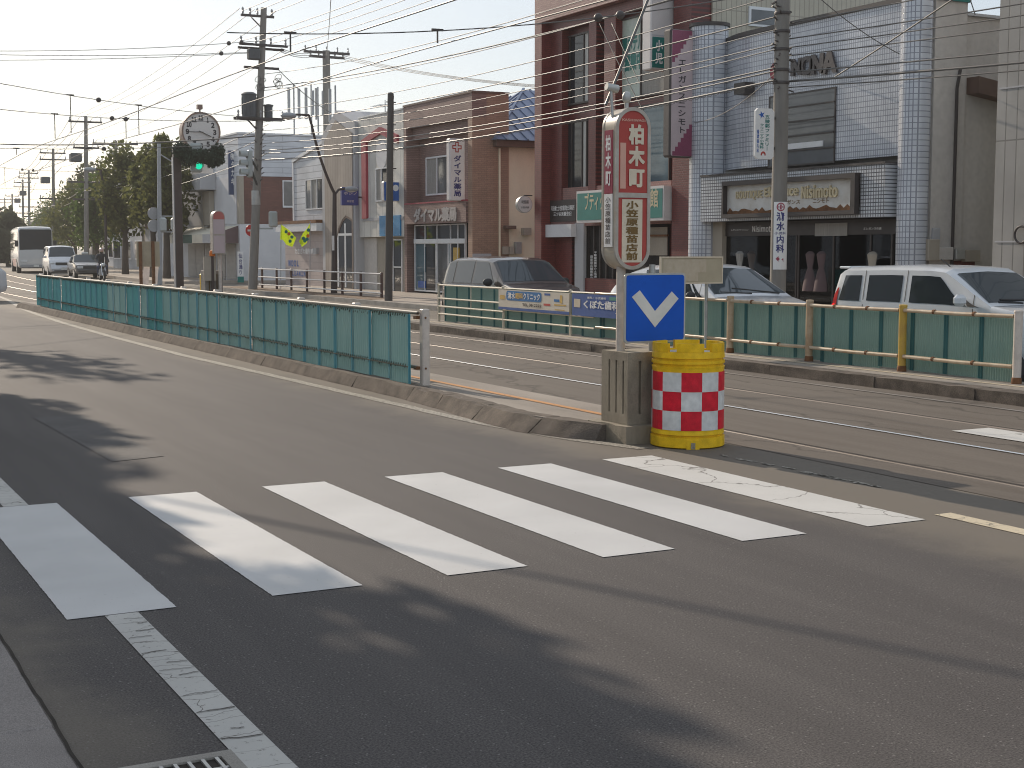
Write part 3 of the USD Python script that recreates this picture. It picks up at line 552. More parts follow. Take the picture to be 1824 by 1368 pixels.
YS = 11.45
ss = thing('stop_sign', 'tall red rounded tram stop sign box on a white pole above the concrete block', 'stop sign', (7.1, 11.6, 0.85))
x0, x1, z0, z1 = RY(YS, (1097, 189), (1157, 480)); dep = at(1072, 330, 0, x0)[1] - YS; w = x1 - x0; h = z1 - z0
capsule = LineString([(w / 2, w / 2), (w / 2, h - w / 2)]).buffer(w / 2, 24)
put('box', MB().prism(capsule.buffer(-0.004), (x0, YS + 0.012, z0), (1, 0, 0), (0, 0, 1), (0, dep - 0.024, 0)), 'stop_box', ss, smooth=30)
rim = capsule.difference(capsule.buffer(-0.034)).union(sbox(0.02, h * 0.445, w - 0.02, h * 0.475).intersection(capsule))
put('rim', MB().prism(rim, (x0, YS - 0.004, z0), (1, 0, 0), (0, 0, 1), (0, 0.03, 0)), 'stop_rim', ss, smooth=30)
put('back_rim', MB().prism(capsule.difference(capsule.buffer(-0.034)), (x0, YS + dep - 0.026, z0), (1, 0, 0), (0, 0, 1), (0, 0.03, 0)), 'stop_rim', ss, smooth=30)
inner = capsule.buffer(-0.03)
put('red_panel', MB().prism(inner.intersection(sbox(0, h * 0.47, w, h)), (x0, YS + 0.011, z0), (1, 0, 0), (0, 0, 1), (0, -0.006, 0)), 'stop_red', ss)
put('red_panel', MB().prism(inner.intersection(sbox(0, 0, w, h * 0.45)), (x0, YS + 0.011, z0), (1, 0, 0), (0, 0, 1), (0, -0.006, 0)), 'stop_red', ss)
put('cream_panel', MB().prism(sbox(w * 0.20, h * 0.045, w * 0.78, h * 0.435).intersection(inner.buffer(-0.004)), (x0, YS + 0.005, z0), (1, 0, 0), (0, 0, 1), (0, -0.003, 0)), 'stop_cream', ss)
def sf(s, u0, u1, v0, v1, m, vert, bold=1.0): return text(ss, s, m, (x0 + w * u0, YS - 0.002, z0 + h * v0), (w * (u1 - u0), 0, 0), (0, 0, h * (v1 - v0)), vert, bold=bold)
sf('KASHIWAGI', 0.18, 0.84, 0.912, 0.928, 'ink_pale_red', False, 2); sf('柏木町', 0.37, 0.83, 0.51, 0.895, 'stop_cream', True, 3)
put('side_note', MB().prism(sbox(w * 0.14, h * 0.5, w * 0.30, h * 0.78), (x0, YS + 0.005, z0), (1, 0, 0), (0, 0, 1), (0, -0.003, 0)), 'ink_pale_red', ss)
sf('小笠原種苗店前', 0.31, 0.66, 0.06, 0.425, 'ink_brown', True, 2)
sz = lambda t: z0 + h * t
put('maroon_panel', MB().box(x0 - 0.004, x0 + 0.01, YS + 0.05, YS + dep - 0.05, sz(0.47), sz(0.86)), 'stop_maroon', ss)
put('white_panel', MB().box(x0 - 0.004, x0 + 0.01, YS + 0.05, YS + dep - 0.05, sz(0.14), sz(0.468)), 'ink_white', ss)
ya, yb_ = YS + dep - 0.075, YS + 0.075
text(ss, '柏木町', 'ink_white', (x0 - 0.006, ya, sz(0.52)), (0, yb_ - ya, 0), (0, 0, h * 0.31), True, bold=2)
text(ss, '小笠原種苗店前', 'ink_black', (x0 - 0.006, ya, sz(0.16)), (0, yb_ - ya, 0), (0, 0, h * 0.29), True, bold=1)
px_ = RY(YS + dep / 2, (1098, 500), (1113, 620)); pxm = (px_[0] + px_[1]) / 2
put('pole', MB().tube([(pxm, YS + dep / 2, 0.845), (pxm, YS + dep / 2, z0 + 0.1)], 0.044, 14), 'post_white', ss, smooth=40)
put('hook', MB().tube([(x0 + w / 2, YS + dep / 2, z1 - 0.02), (x0 + w / 2, YS + dep / 2, z1 + 0.10)], 0.02, 8).ell((x0 + w / 2, YS + dep / 2, z1 + 0.10), (0.045, 0.045, 0.06), 1), 'galvanised', ss, smooth=40)
lp = RY(YS + dep / 2, (1090, 155), (1100, 200)); put('lamp_arm', MB().tube([(x0 + 0.04, YS + dep / 2, z1 - 0.09), (x0 + 0.02, YS + dep / 2, z1 + 0.16)], 0.014, 8), 'galvanised', ss, smooth=40)
put('lamp_head', MB().tube([(x0 - 0.03, YS + dep / 2, z1 + 0.19), (x0 + 0.09, YS + dep / 2, z1 + 0.17)], [0.034, 0.04], 10), 'galvanised', ss, smooth=40)
# crash drum
DX, DY, DR = 7.57, 10.955, 0.335
dr = thing('crash_drum', 'yellow crash drum with red and white checks in front of the concrete block', 'drum', (DX, DY, 0))
put('body', MB().lathe([(0, 0.02), (DR - 0.01, 0.0), (DR + 0.008, 0.012), (DR + 0.008, 0.10), (DR - 0.012, 0.108), (DR - 0.012, 0.118), (DR + 0.004, 0.126), (DR - 0.003, 0.17), (DR - 0.005, 0.70), (DR, 0.735), (DR + 0.004, 0.745), (DR - 0.012, 0.755), (DR - 0.012, 0.765), (DR + 0.003, 0.775), (DR + 0.003, 0.80), (DR - 0.012, 0.808), (DR - 0.012, 0.818), (DR + 0.002, 0.826), (DR - 0.002, 0.87), (DR - 0.008, 0.885), (DR - 0.05, 0.885), (DR - 0.055, 0.84), (0, 0.84)], (DX, DY, 0), 64), 'drum_yellow', dr, smooth=40)
put('lid', MB().lathe([(DR - 0.06, 0.842), (DR - 0.06, 0.87), (0.1, 0.875), (0, 0.875)], (DX, DY, 0), 40), 'refl_white', dr)
va = math.atan2(-0.886, -0.463)
def arcseg(a0, a1, r0, r1, z0, z1, n=6):
    A = np.linspace(a0, a1, n + 1); V = []
    for a in A: V += [(DX + r * math.cos(a), DY + r * math.sin(a), z) for r, z in ((r0, z0), (r1, z0), (r1, z1), (r0, z1))]
    F = [[4 * i + k, 4 * i + (k + 1) % 4, 4 * i + 4 + (k + 1) % 4, 4 * i + 4 + k] for i in range(n) for k in range(4)] + [[0, 3, 2, 1], [4 * n, 4 * n + 1, 4 * n + 2, 4 * n + 3]]
    return MB().add(V, F)
for k in range(6):
    a = va - 0.02 + (k - 0.41) * math.pi / 3; put('battlement', arcseg(a, a + math.pi / 3 * 0.74, DR - 0.04, DR - 0.004, 0.884, 0.962), 'drum_yellow', dr)
for row in range(3):
    zb = 0.70 - 0.177 * (row + 1)
    for c in range(11):
        a = va + math.radians(-50) + (c - 4) * 2 * math.pi / 11
        put('red_check' if (c + row) % 2 else 'white_check', arcseg(a + 0.0008, a + 2 * math.pi / 11 - 0.0008, DR - 0.01, DR + 0.0005, zb + 0.0006, zb + 0.1764, 5), 'refl_red' if (c + row) % 2 else 'refl_white', dr)
fa = va + 0.03
put('foot_recess', arcseg(fa - 0.17, fa + 0.17, DR - 0.02, DR + 0.014, 0.0, 0.085, 4), 'drum_yellow', dr)
put('drain_plug', arcseg(fa - 0.055, fa + 0.055, DR - 0.02, DR + 0.018, 0.005, 0.062, 3), 'concrete_block', dr)
# notice board on the far platform
XN = 13.32
xb0 = at(1176, 480, 0, XN); YNB = at(1231, 480, 0, XN)[1]
nx0, nx1, nz0, nz1 = RY(YNB, (1176, 457), (1287, 505))
gb = thing('notice_board', 'pale beige notice board on a thin grey pole before the silver car', 'notice board', ((nx0 + nx1) / 2, YNB, 0.15))
put('board', MB().box(nx0 + 0.02, nx1 - 0.02, YNB, YNB + 0.02, nz0 + 0.02, nz1 - 0.02), 'beige_board', gb)
put('frame', MB().box(nx0, nx1, YNB - 0.01, YNB + 0.025, nz1 - 0.025, nz1).box(nx0, nx1, YNB - 0.01, YNB + 0.025, nz0, nz0 + 0.025).box(nx0, nx0 + 0.025, YNB - 0.01, YNB + 0.025, nz0 + 0.025, nz1 - 0.025).box(nx1 - 0.025, nx1, YNB - 0.01, YNB + 0.025, nz0 + 0.025, nz1 - 0.025), 'stop_cream', gb)
nw, nh = nx1 - nx0, nz1 - nz0
put('paper', MB().add([[nx0 + nw * 0.05, YNB - 0.004, nz0 + nh * 0.1], [nx0 + nw * 0.60, YNB - 0.004, nz0 + nh * 0.1], [nx0 + nw * 0.60, YNB - 0.004, nz0 + nh * 0.42], [nx0 + nw * 0.73, YNB - 0.004, nz0 + nh * 0.42], [nx0 + nw * 0.73, YNB - 0.004, nz0 + nh * 0.9], [nx0 + nw * 0.05, YNB - 0.004, nz0 + nh * 0.9]], [[0, 1, 2, 5], [2, 3, 4, 5]]), 'beige_paper', gb)
pp = RY(YNB + 0.04, (1253, 520), (1263, 600)); put('pole', MB().tube([((pp[0] + pp[1]) / 2, YNB + 0.045, 0.14), ((pp[0] + pp[1]) / 2, YNB + 0.045, nz1 - 0.05)], 0.03, 10), 'galvanised', gb, smooth=40)
# ------------------------------------------------------------------ buildings
tiles('tile_maroon', (0.145, 0.024, 0.022), (0.18, 0.034, 0.028), (0.07, 0.024, 0.022), 0.10, 0.06, 0.1, 'yz', 0.4, dirt=0.05)
tiles('tile_maroon_side', (0.155, 0.032, 0.03), (0.19, 0.045, 0.038), (0.075, 0.03, 0.028), 0.10, 0.06, 0.1, 'xz', 0.4, dirt=0.05)
tiles('tile_rose', (0.27, 0.125, 0.11), (0.31, 0.15, 0.13), (0.15, 0.08, 0.07), 0.10, 0.06, 0.1, 'yz', 0.45, dirt=0.05)
tiles('tile_silver', (0.52, 0.545, 0.59), (0.59, 0.615, 0.655), (0.24, 0.25, 0.29), 0.072, 0.12, 0.075, 'yz', 0.16, offset=0.0, spec=0.6, dirt=0.06)
tiles('tile_silver_band', (0.56, 0.58, 0.60), (0.62, 0.64, 0.66), (0.12, 0.12, 0.13), 0.08, 0.08, 0.14, 'yz', 0.2, offset=0.0, spec=0.5, dirt=0.10)
tiles('tile_brown', (0.235, 0.145, 0.125), (0.285, 0.185, 0.16), (0.16, 0.105, 0.09), 0.24, 0.065, 0.12, 'yz', 0.6, dirt=0.06)
tiles('tile_brown_side', (0.34, 0.215, 0.15), (0.40, 0.255, 0.18), (0.27, 0.18, 0.13), 0.24, 0.065, 0.12, 'xz', 0.65, dirt=0.05)
tiles('tile_choco_side', (0.145, 0.06, 0.045), (0.18, 0.075, 0.055), (0.10, 0.05, 0.04), 0.24, 0.065, 0.12, 'xz', 0.6, dirt=0.05)
tiles('siding_white', (0.55, 0.57, 0.60), (0.58, 0.60, 0.63), (0.27, 0.28, 0.31), 6.0, 0.27, 0.06, 'yz', 0.55, dirt=0.03)
tiles('siding_white_side', (0.55, 0.57, 0.60), (0.58, 0.60, 0.63), (0.32, 0.33, 0.36), 6.0, 0.27, 0.05, 'xz', 0.55, dirt=0.03)
tiles('tile_pink', (0.43, 0.36, 0.34), (0.46, 0.39, 0.365), (0.30, 0.25, 0.24), 0.6, 0.3, 0.02, 'yz', 0.6)
tiles('cladding_grey', (0.31, 0.30, 0.285), (0.33, 0.32, 0.30), (0.17, 0.165, 0.155), 0.28, 3.9, 0.004, 'yz', 0.6, offset=0.0, dirt=0.05)
tiles('cladding_beige', (0.43, 0.39, 0.31), (0.45, 0.41, 0.325), (0.30, 0.27, 0.22), 0.16, 8.0, 0.0018, 'yz', 0.6, offset=0.0)
tiles('cladding_beige_side', (0.43, 0.39, 0.31), (0.45, 0.41, 0.325), (0.30, 0.27, 0.22), 0.16, 8.0, 0.0018, 'xz', 0.6, offset=0.0)
tiles('boards_taupe', (0.33, 0.285, 0.245), (0.37, 0.32, 0.275), (0.21, 0.18, 0.155), 0.30, 8.0, 0.0016, 'yz', 0.7, offset=0.0, dirt=0.06)
tiles('panel_white', (0.60, 0.585, 0.54), (0.62, 0.605, 0.56), (0.36, 0.35, 0.33), 0.62, 6.0, 0.0025, 'yz', 0.6, offset=0.0, dirt=0.05)
mat('wall_stained', (0.46, 0.43, 0.40), 0.8, c2=(0.60, 0.57, 0.53), scale=0.7, stretch=(1, 1, 0.22), detail=8, grain=0.06, gscale=8)
mat('wall_cream', (0.80, 0.72, 0.54), 0.8, var=0.08, scale=0.8, stretch=(1, 1, 0.3))
mat('wall_white', (0.60, 0.60, 0.61), 0.75, var=0.07, scale=0.8)
mat('wall_grey', (0.42, 0.42, 0.43), 0.75, var=0.12, scale=0.8, stretch=(1, 1, 0.3))
mat('wall_buff', (0.37, 0.33, 0.27), 0.8, var=0.12, scale=1.0, stretch=(1, 1, 0.3))
mat('soot', (0.10, 0.09, 0.085), 0.9, var=0.35, scale=3)
mat('alu', (0.55, 0.56, 0.57), 0.35, metal=0.35, var=0.06)
mat('alu_white', (0.68, 0.69, 0.70), 0.4, var=0.05)
mat('bronze', (0.04, 0.032, 0.03), 0.45, var=0.15, scale=4)
mat('glass_dark', (0.016, 0.019, 0.024), 0.05, var=0.4, scale=0.9, spec=0.4)
mat('glass_grey', (0.10, 0.105, 0.11), 0.05, var=0.25, scale=1.1, spec=0.6)
mat('glass_blue', (0.05, 0.10, 0.13), 0.05, c2=(0.11, 0.17, 0.2), scale=1.5, spec=0.6)
mat('dusty_pink', (0.11, 0.075, 0.078), 0.9)
mat('curtain', (0.30, 0.29, 0.27), 0.9, var=0.2, scale=6, stretch=(1, 5, 0.2))
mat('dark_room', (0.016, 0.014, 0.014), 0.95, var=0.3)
mat('roof_blue', (0.16, 0.21, 0.32), 0.4, var=0.1, scale=2)
mat('eave_brown', (0.14, 0.09, 0.07), 0.6, var=0.15)
mat('red_trim', (0.32, 0.035, 0.055), 0.5, var=0.1)
mat('sign_teal', (0.008, 0.17, 0.145), 0.45, var=0.1)
mat('sign_blue2', (0.02, 0.10, 0.36), 0.4, var=0.08)
mat('sign_cyan', (0.015, 0.20, 0.42), 0.4, var=0.1)
mat('sign_navy', (0.035, 0.04, 0.19), 0.4, var=0.1)
mat('sign_steel', (0.045, 0.07, 0.15), 0.5, var=0.1)
mat('sign_lit', (0.64, 0.60, 0.58), 0.4, var=0.06)
mat('sign_pink', (0.50, 0.41, 0.42), 0.45, var=0.08)
mat('sign_plum', (0.22, 0.05, 0.10), 0.45, var=0.1)
mat('letter_bronze', (0.055, 0.045, 0.045), 0.4, var=0.2)
mat('letter_grey', (0.36, 0.33, 0.32), 0.5, var=0.2, scale=8)
mat('letter_cream', (0.55, 0.47, 0.30), 0.4, var=0.1)
mat('sign_rusty', (0.64, 0.64, 0.62), 0.5, c2=(0.50, 0.47, 0.42), scale=2.5, detail=9)
mat('poster', (0.42, 0.52, 0.42), 0.5, c2=(0.58, 0.62, 0.58), scale=3)
mat('blind', (0.55, 0.54, 0.50), 0.6, var=0.06)
mat('shutter', (0.40, 0.37, 0.33), 0.6, var=0.12, scale=1, stretch=(1, 1, 5))
mat('awning_cream', (0.62, 0.58, 0.47), 0.7, var=0.08); mat('awning_side', (0.13, 0.085, 0.085), 0.8)
mat('awning_green', (0.05, 0.10, 0.08), 0.8)
pane('pane_clear', (0.55, 0.58, 0.58))

def fbox(X, a, b, out, back=0.02, edge=None):
    y0, y1, z0, z1 = RX(X, a, b); return MB().box(X - out, X + back, y1, y0, z0, z1)
def frect(parent, name, X, a, b, m, out=0.03, back=0.02): return put(name, fbox(X, a, b, out, back), m, parent)
def win(parent, X, a, b, cols=2, rows=1, fm='alu', gm='glass_dark', out=0.05, fw=0.05, split=None, name='window'):
    """A framed window on a face that looks towards -X; its panes are pieces of their own."""
    y0, y1, z0, z1 = RX(X, a, b); f = MB(); xo, xi = X - out, X + 0.02
    f.box(xo, xi, y1, y0, z1 - fw, z1).box(xo, xi, y1, y0, z0, z0 + fw).box(xo, xi, y0 - fw, y0, z0 + fw, z1 - fw).box(xo, xi, y1, y1 + fw, z0 + fw, z1 - fw)
    ys = np.linspace(y0, y1, cols + 1) if split is None else np.array([y0 + (y1 - y0) * s for s in [0] + list(split) + [1]]); zs = np.linspace(z0, z1, rows + 1)
    for y in ys[1:-1]: f.box(xo - 0.003, xi, y - fw * 0.4, y + fw * 0.4, z0 + fw, z1 - fw)
    for z in zs[1:-1]: f.box(xo - 0.006, xi, y1 + fw, y0 - fw, z - fw * 0.4, z + fw * 0.4)
    w = put(name, f, fm, parent)
    for i in range(len(ys) - 1):
        for j in range(rows): put('pane', MB().box(X - 0.012, X + 0.012, ys[i + 1] + 0.02, ys[i] - 0.02, zs[j] + 0.02, zs[j + 1] - 0.02), gm if isinstance(gm, str) else gm[(i + j) % len(gm)], w)
    return w
FXP = 21.5
Yat = lambda x, X=FXP, y=440: float(at(x, y, 0, X)[1])
Zat = lambda x, y, X=FXP: float(at(x, y, 0, X)[2])

# --- red tiled building
rb = thing('tiled_building', 'maroon tiled shop building with tall recessed windows, left of the silver boutique', 'building', (FXP, 35, 0.15))
yl, yr = Yat(952), 31.15
put('wall', MB().box(22.1, 31, yr, yl, 0.1, 12.5), 'tile_maroon', rb); put('side_cladding', MB().box(22.12, 31, yr - 0.06, yr - 0.002, 0.1, 12.4), 'cladding_beige_side', rb)
zb = Zat(964, 40); put('parapet', MB().box(FXP, 22.099, yr, yl, zb, 12.5), 'tile_rose', rb)
put('pier', MB().box(FXP, 22.099, Yat(964), yl, 0.15, zb - 0.002), 'tile_maroon', rb)
put('pier', MB().box(FXP, 22.099, yr, Yat(1196), 0.15, zb - 0.002), 'tile_maroon', rb)
put('beam', MB().box(21.75, 22.098, Yat(1196) + 0.002, Yat(964) - 0.002, zb - 0.28, zb - 0.003), 'tile_maroon', rb)
for a, b in ((976, 1000), (1047, 1060), (1074, 1094)): put('mullion_pier', MB().box(21.82, 22.097, Yat(b, 21.82), Yat(a, 21.82), Zat(1030, 392), zb - 0.285), 'tile_maroon', rb)
X2 = 22.06
win(rb, X2, (1009, 66), (1051, 182), fm='bronze', split=(0.2, 0.78), gm=('glass_dark', 'glass_dark', 'blind')); win(rb, X2, (1009, 218), (1047, 338), fm='bronze', split=(0.3, 0.78), gm=('glass_dark', 'glass_dark', 'blind'))
win(rb, X2, (1096, 38), (1194, 165), fm='bronze', split=(0.06, 0.5), gm=('glass_dark', 'poster', 'curtain')); win(rb, X2, (1096, 196), (1194, 335), fm='bronze', cols=2, gm=('glass_grey', 'glass_blue'))
textX(rb, '宿ホテル', 'sign_teal', X2 - 0.016, (1108, 66), (1145, 88), bold=3); textX(rb, '営業中', 'sign_teal', X2 - 0.016, (1112, 96), (1144, 122), bold=3)
frect(rb, 'floor_band', 21.85, (965, 338), (1195, 398), 'tile_rose', 0.0, 0.22)
frect(rb, 'nameplate', 21.84, (976, 358), (1027, 394), 'bronze', 0.03)
textX(rb, '司法書士土地家屋調査士事務所', 'ink_white', 21.80, (982, 367), (1023, 374)); textX(rb, '三ツ谷測量登記', 'ink_white', 21.80, (986, 378), (1018, 384))
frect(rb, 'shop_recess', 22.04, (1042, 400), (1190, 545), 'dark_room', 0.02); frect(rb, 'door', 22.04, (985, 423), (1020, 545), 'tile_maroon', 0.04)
for x in (1049, 1059, 1070, 1081, 1093): frect(rb, 'shop_mullion', 22.02, (x, 402), (x + 1.4, 545), 'bronze', 0.05)
textX(rb, '不動産売買仲介土地建物', 'ink_white', 21.96, (1058, 448), (1063, 500), True); textX(rb, '貸家貸店舗御案内', 'ink_white', 21.96, (1051, 455), (1056, 497), True)
frect(rb, 'shutter_box', 21.9, (968, 401), (1030, 422), 'wall_white', 0.25); frect(rb, 'grey_pillar', 21.9, (1028, 398), (1043, 540), 'wall_grey', 0.08); frect(rb, 'door_pole', 21.9, (978, 423), (983, 540), 'alu', 0.05)
frect(rb, 'shop_back_board', 22.03, (1156, 405), (1190, 455), 'wall_buff', 0.04); frect(rb, 'shop_bar', 21.95, (1156, 418), (1190, 421), 'rust', 0.04); frect(rb, 'shop_counter', 22.0, (1045, 495), (1190, 545), 'tile_maroon', 0.12)
gs = thing('shop_sign', 'green shop sign board with pale katakana on the red building behind the stop sign', 'shop sign', (21.4, 34, 3))
y0, y1, z0, z1 = RX(21.3, (1027, 338), (1182, 397)); z0 = Zat(1027, 397, 21.3); z1 = Zat(1027, 341, 21.3)
put('frame', MB().box(21.3, 21.85, y1, y0, z0, z1), 'sign_lit', gs); put('face', MB().box(21.288, 21.302, y1 + 0.06, y0 - 0.06, z0 + 0.07, z1 - 0.07), 'sign_teal', gs)
text(gs, 'ブティック', 'letter_cream', (21.284, y0 - 0.5, z0 + 0.35), (0, -1.35, 0), (0, 0, 0.5)); text(gs, '函館', 'letter_cream', (21.284, y1 + 1.05, z0 + 0.35), (0, -0.8, 0), (0, 0, 0.5))
ps = thing('projecting_sign', 'tall white lightbox sign with a green foot high on the red building', 'projecting sign', (21, 33.5, 6))
yv = Yat(1197, 21.5) + 0.25; x0, x1, z0, z1 = RY(yv, (1160, -40), (1200, 126))
put('box', MB().rbox(x0, x1, yv, yv + 0.42, z0, z1 + 1.2, 0.03), 'sign_lit', ps); zt = RY(yv, (1160, 65), (1200, 126))[3]
put('green_panel', MB().box(x0 + 0.05, x1 - 0.03, yv - 0.006, yv + 0.002, z0 + 0.05, zt), 'sign_teal', ps); text(ps, '小児', 'ink_white', (x0 + 0.14, yv - 0.01, z0 + 0.15), (0.24, 0, 0), (0, 0, 0.62), True, bold=2)
put('seam', MB().box(x0 + 0.02, x1 - 0.02, yv - 0.005, yv + 0.001, zt + 0.03, zt + 0.06), 'alu', ps); put('bracket', MB().box(x1 - 0.02, 21.52, yv + 0.15, yv + 0.25, z0 + 0.5, z0 + 0.56), 'dark_metal', ps)

# --- silver boutique
nb_ = thing('boutique', 'silver tiled boutique with round corner columns and a framed name board', 'building', (21.7, 27, 0.15))
XN_ = 21.7; YR_ = 22.95
pl = [(22.05, Yat(1283, 22.05)), (21.98, Yat(1292, 21.98)), (21.86, Yat(1301, 21.86)), (21.77, Yat(1312, 21.77)), (21.715, Yat(1330, 21.715)), (21.70, Yat(1350, 21.70)), (21.70, YR_ + 0.1), (22.3, YR_ + 0.1), (22.3, Yat(1283, 22.05))]
zt0 = Zat(1288, 77, 22.0); zt1 = Zat(1590, 3)
put('tiled_front', MB().prism(pl, (0, 0, Zat(1300, 300)), (1, 0, 0), (0, 1, 0), (0, 0, zt1 - Zat(1300, 300))), 'tile_silver', nb_, smooth=30)
put('coping', MB().prism(Polygon(pl).buffer(0.04), (0, 0, zt1 + 0.003), (1, 0, 0), (0, 1, 0), (0, 0, 0.10)), 'bronze', nb_)
put('shell', MB().box(22.02, 22.92, YR_, 31.0, 0.1, zt1 - 0.02), 'wall_stained', nb_)
cyl, cyr = (Yat(1234, 21.7) + Yat(1279, 21.7)) / 2, (Yat(1597, 21.66) + Yat(1642, 21.66)) / 2
rl, rr_ = abs(Yat(1279, 21.7) - Yat(1234, 21.7)) / 2 * 0.86, abs(Yat(1642, 21.66) - Yat(1597, 21.66)) / 2 * 0.86
put('column', MB().lathe([(rl, 0), (rl, Zat(1256, 57))], (21.75, cyl, 0.15), 40), 'tile_silver', nb_, smooth=40); put('column_cap', MB().lathe([(0, 0), (rl + 0.04, 0), (rl + 0.04, 0.08), (0, 0.1)], (21.75, cyl, Zat(1256, 57) + 0.15), 40), 'bronze', nb_, smooth=40)
put('column', MB().lathe([(rr_, 0), (rr_, zt1 + 0.3)], (21.72, cyr, 0.15), 40), 'tile_silver', nb_, smooth=40); put('column_cap', MB().lathe([(0, 0), (rr_ + 0.04, 0), (rr_ + 0.04, 0.1), (0, 0.12)], (21.72, cyr, zt1 + 0.45), 40), 'bronze', nb_, smooth=40)
wn = win(nb_, 21.69, (1371, 172), (1487, 290), fm='bronze', cols=1, gm='glass_grey', out=0.02, fw=0.04)
y0, y1, z0, z1 = RX(21.68, (1371, 172), (1487, 290))
for k in range(1, 5): z = z0 + (z1 - z0) * k / 5; put('louvre', MB().box(21.655, 21.678, y1 + 0.05, y0 - 0.05, z, z + 0.03), 'bronze', wn)
put('window_sticker', MB().box(21.655, 21.677, Yat(1463, 21.68), Yat(1396, 21.68), Zat(1430, 264, 21.68), Zat(1430, 254, 21.68)), 'alu_white', wn)
for i, (ch, xa, xb) in enumerate((('N', 1411, 1430), ('O', 1427, 1450), ('N', 1447, 1469), ('A', 1466, 1492))):
    textX(nb_, ch, 'letter_bronze', 21.66, (xa, 106 - i * 4), (xb, 133 - i * 1.5), depth=0.05, bold=3)
put('round_letter', MB().prism(Point(0, 0).buffer(0.22, 16).difference(Point(0, 0).buffer(0.09, 12)), (21.66, Yat(1379, 21.66), Zat(1379, 128, 21.66)), (0, 1, 0), (0, 0, 1), (-0.05, 0, 0)), 'red_trim', nb_)
# floodlight stub on the front
frect(nb_, 'vent_box', 21.7, (1325, 150), (1344, 167), 'bronze', 0.3)
XF = 21.3; ya, yb2 = Yat(1247, XF), YR_ + 0.62; zf0, zf1 = Zat(1420, 391, XF), Zat(1420, 303, XF)
put('fascia', MB().box(XF, 22.0, yb2, ya, zf0, zf1), 'tile_silver_band', nb_); put('fascia_top', MB().box(XF - 0.02, 22.0, yb2 - 0.01, ya + 0.02, zf1 + 0.002, zf1 + 0.05), 'soot', nb_)
sb = put('name_board', MB().box(XF - 0.03, XF + 0.01, Yat(1530, XF), Yat(1293, XF), Zat(1410, 383, XF), Zat(1410, 317, XF)), 'sign_rusty', nb_)
b0, b1, c0, c1 = Yat(1293, XF), Yat(1530, XF), Zat(1410, 385, XF), Zat(1410, 316, XF)
for q in ((b1, b0, c1 - 0.11, c1), (b1, b0, c0, c0 + 0.09), (b0 - 0.07, b0, c0 + 0.09, c1 - 0.11), (b1, b1 + 0.14, c0 + 0.09, c1 - 0.11)): put('board_frame', MB().box(XF - 0.16, XF + 0.01, q[0], q[1], q[2], q[3]), 'bronze', nb_)
ru = []
for k in range(41): ru.append((b0 - 0.07 + (b1 + 0.14 - b0 + 0.07) * k / 40, c0 + 0.09 + 0.05 + 0.11 * abs(math.sin(k * 1.7) * math.sin(k * 0.61 + 1))))
put('rust_streak', MB().prism([(b0 - 0.07, c0 + 0.09)] + ru + [(b1 + 0.14, c0 + 0.09)], (XF - 0.031, 0, 0), (0, 1, 0), (0, 0, 1), (-0.003, 0, 0)), 'rust', nb_)
textX(nb_, 'BOUTIQUE', 'letter_cream', XF - 0.032, (1312, 341), (1359, 355), depth=0.03, bold=1); textX(nb_, 'Elegance', 'letter_cream', XF - 0.032, (1363, 333), (1423, 353), depth=0.04, bold=2); textX(nb_, 'Nisimoto', 'letter_cream', XF - 0.032, (1429, 331), (1493, 351), depth=0.04, bold=2)
textX(nb_, 'エレガンス', 'ink_brown', XF - 0.036, (1385, 357), (1425, 363)); textX(nb_, 'ニシモト', 'ink_brown', XF - 0.036, (1448, 354), (1476, 361))
# shop front
put('side_panel', MB().box(21.6, 22.018, Yat(1286, 21.6), Yat(1262, 21.6), 0.15, zf0 - 0.003), 'wall_buff', nb_)
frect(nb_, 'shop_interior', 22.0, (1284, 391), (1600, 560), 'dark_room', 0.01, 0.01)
hz0, hz1 = Zat(1430, 419, 21.7), zf0 - 0.02
put('header', MB().box(21.7, 21.78, YR_ + 0.62, Yat(1286, 21.7), hz0, hz1), 'bronze', nb_); textX(nb_, 'Nisimoto', 'ink_white', 21.69, (1340, 402), (1378, 413)); textX(nb_, 'Nisimoto', 'ink_white', 21.69, (1473, 402), (1500, 412)); textX(nb_, 'レディスファッション', 'ink_white', 21.69, (1303, 408), (1333, 411)); textX(nb_, 'エレガンスの店', 'ink_white', 21.69, (1538, 405), (1570, 409))
frect(nb_, 'header_panel', 21.69, (1452, 398), (1509, 420), 'curtain', 0.004, 0.006)
for x in (1289, 1382, 1420, 1424, 1486, 1552, 1590): put('shop_mullion', MB().box(21.71, 21.77, Yat(x, 21.74) - 0.025, Yat(x, 21.74) + 0.025, 0.15, hz0 - 0.002), 'bronze', nb_)
for a, b in ((1289, 1382), (1382, 1420), (1424, 1486), (1486, 1552), (1552, 1590)): put('shop_pane', MB().box(21.735, 21.745, Yat(b, 21.74) + 0.027, Yat(a, 21.74) - 0.027, 0.4, hz0 - 0.004), 'pane_clear', nb_)
put('stall_riser', MB().box(21.71, 21.77, YR_ + 0.62, Yat(1286, 21.7), 0.15, 0.395), 'bronze', nb_)
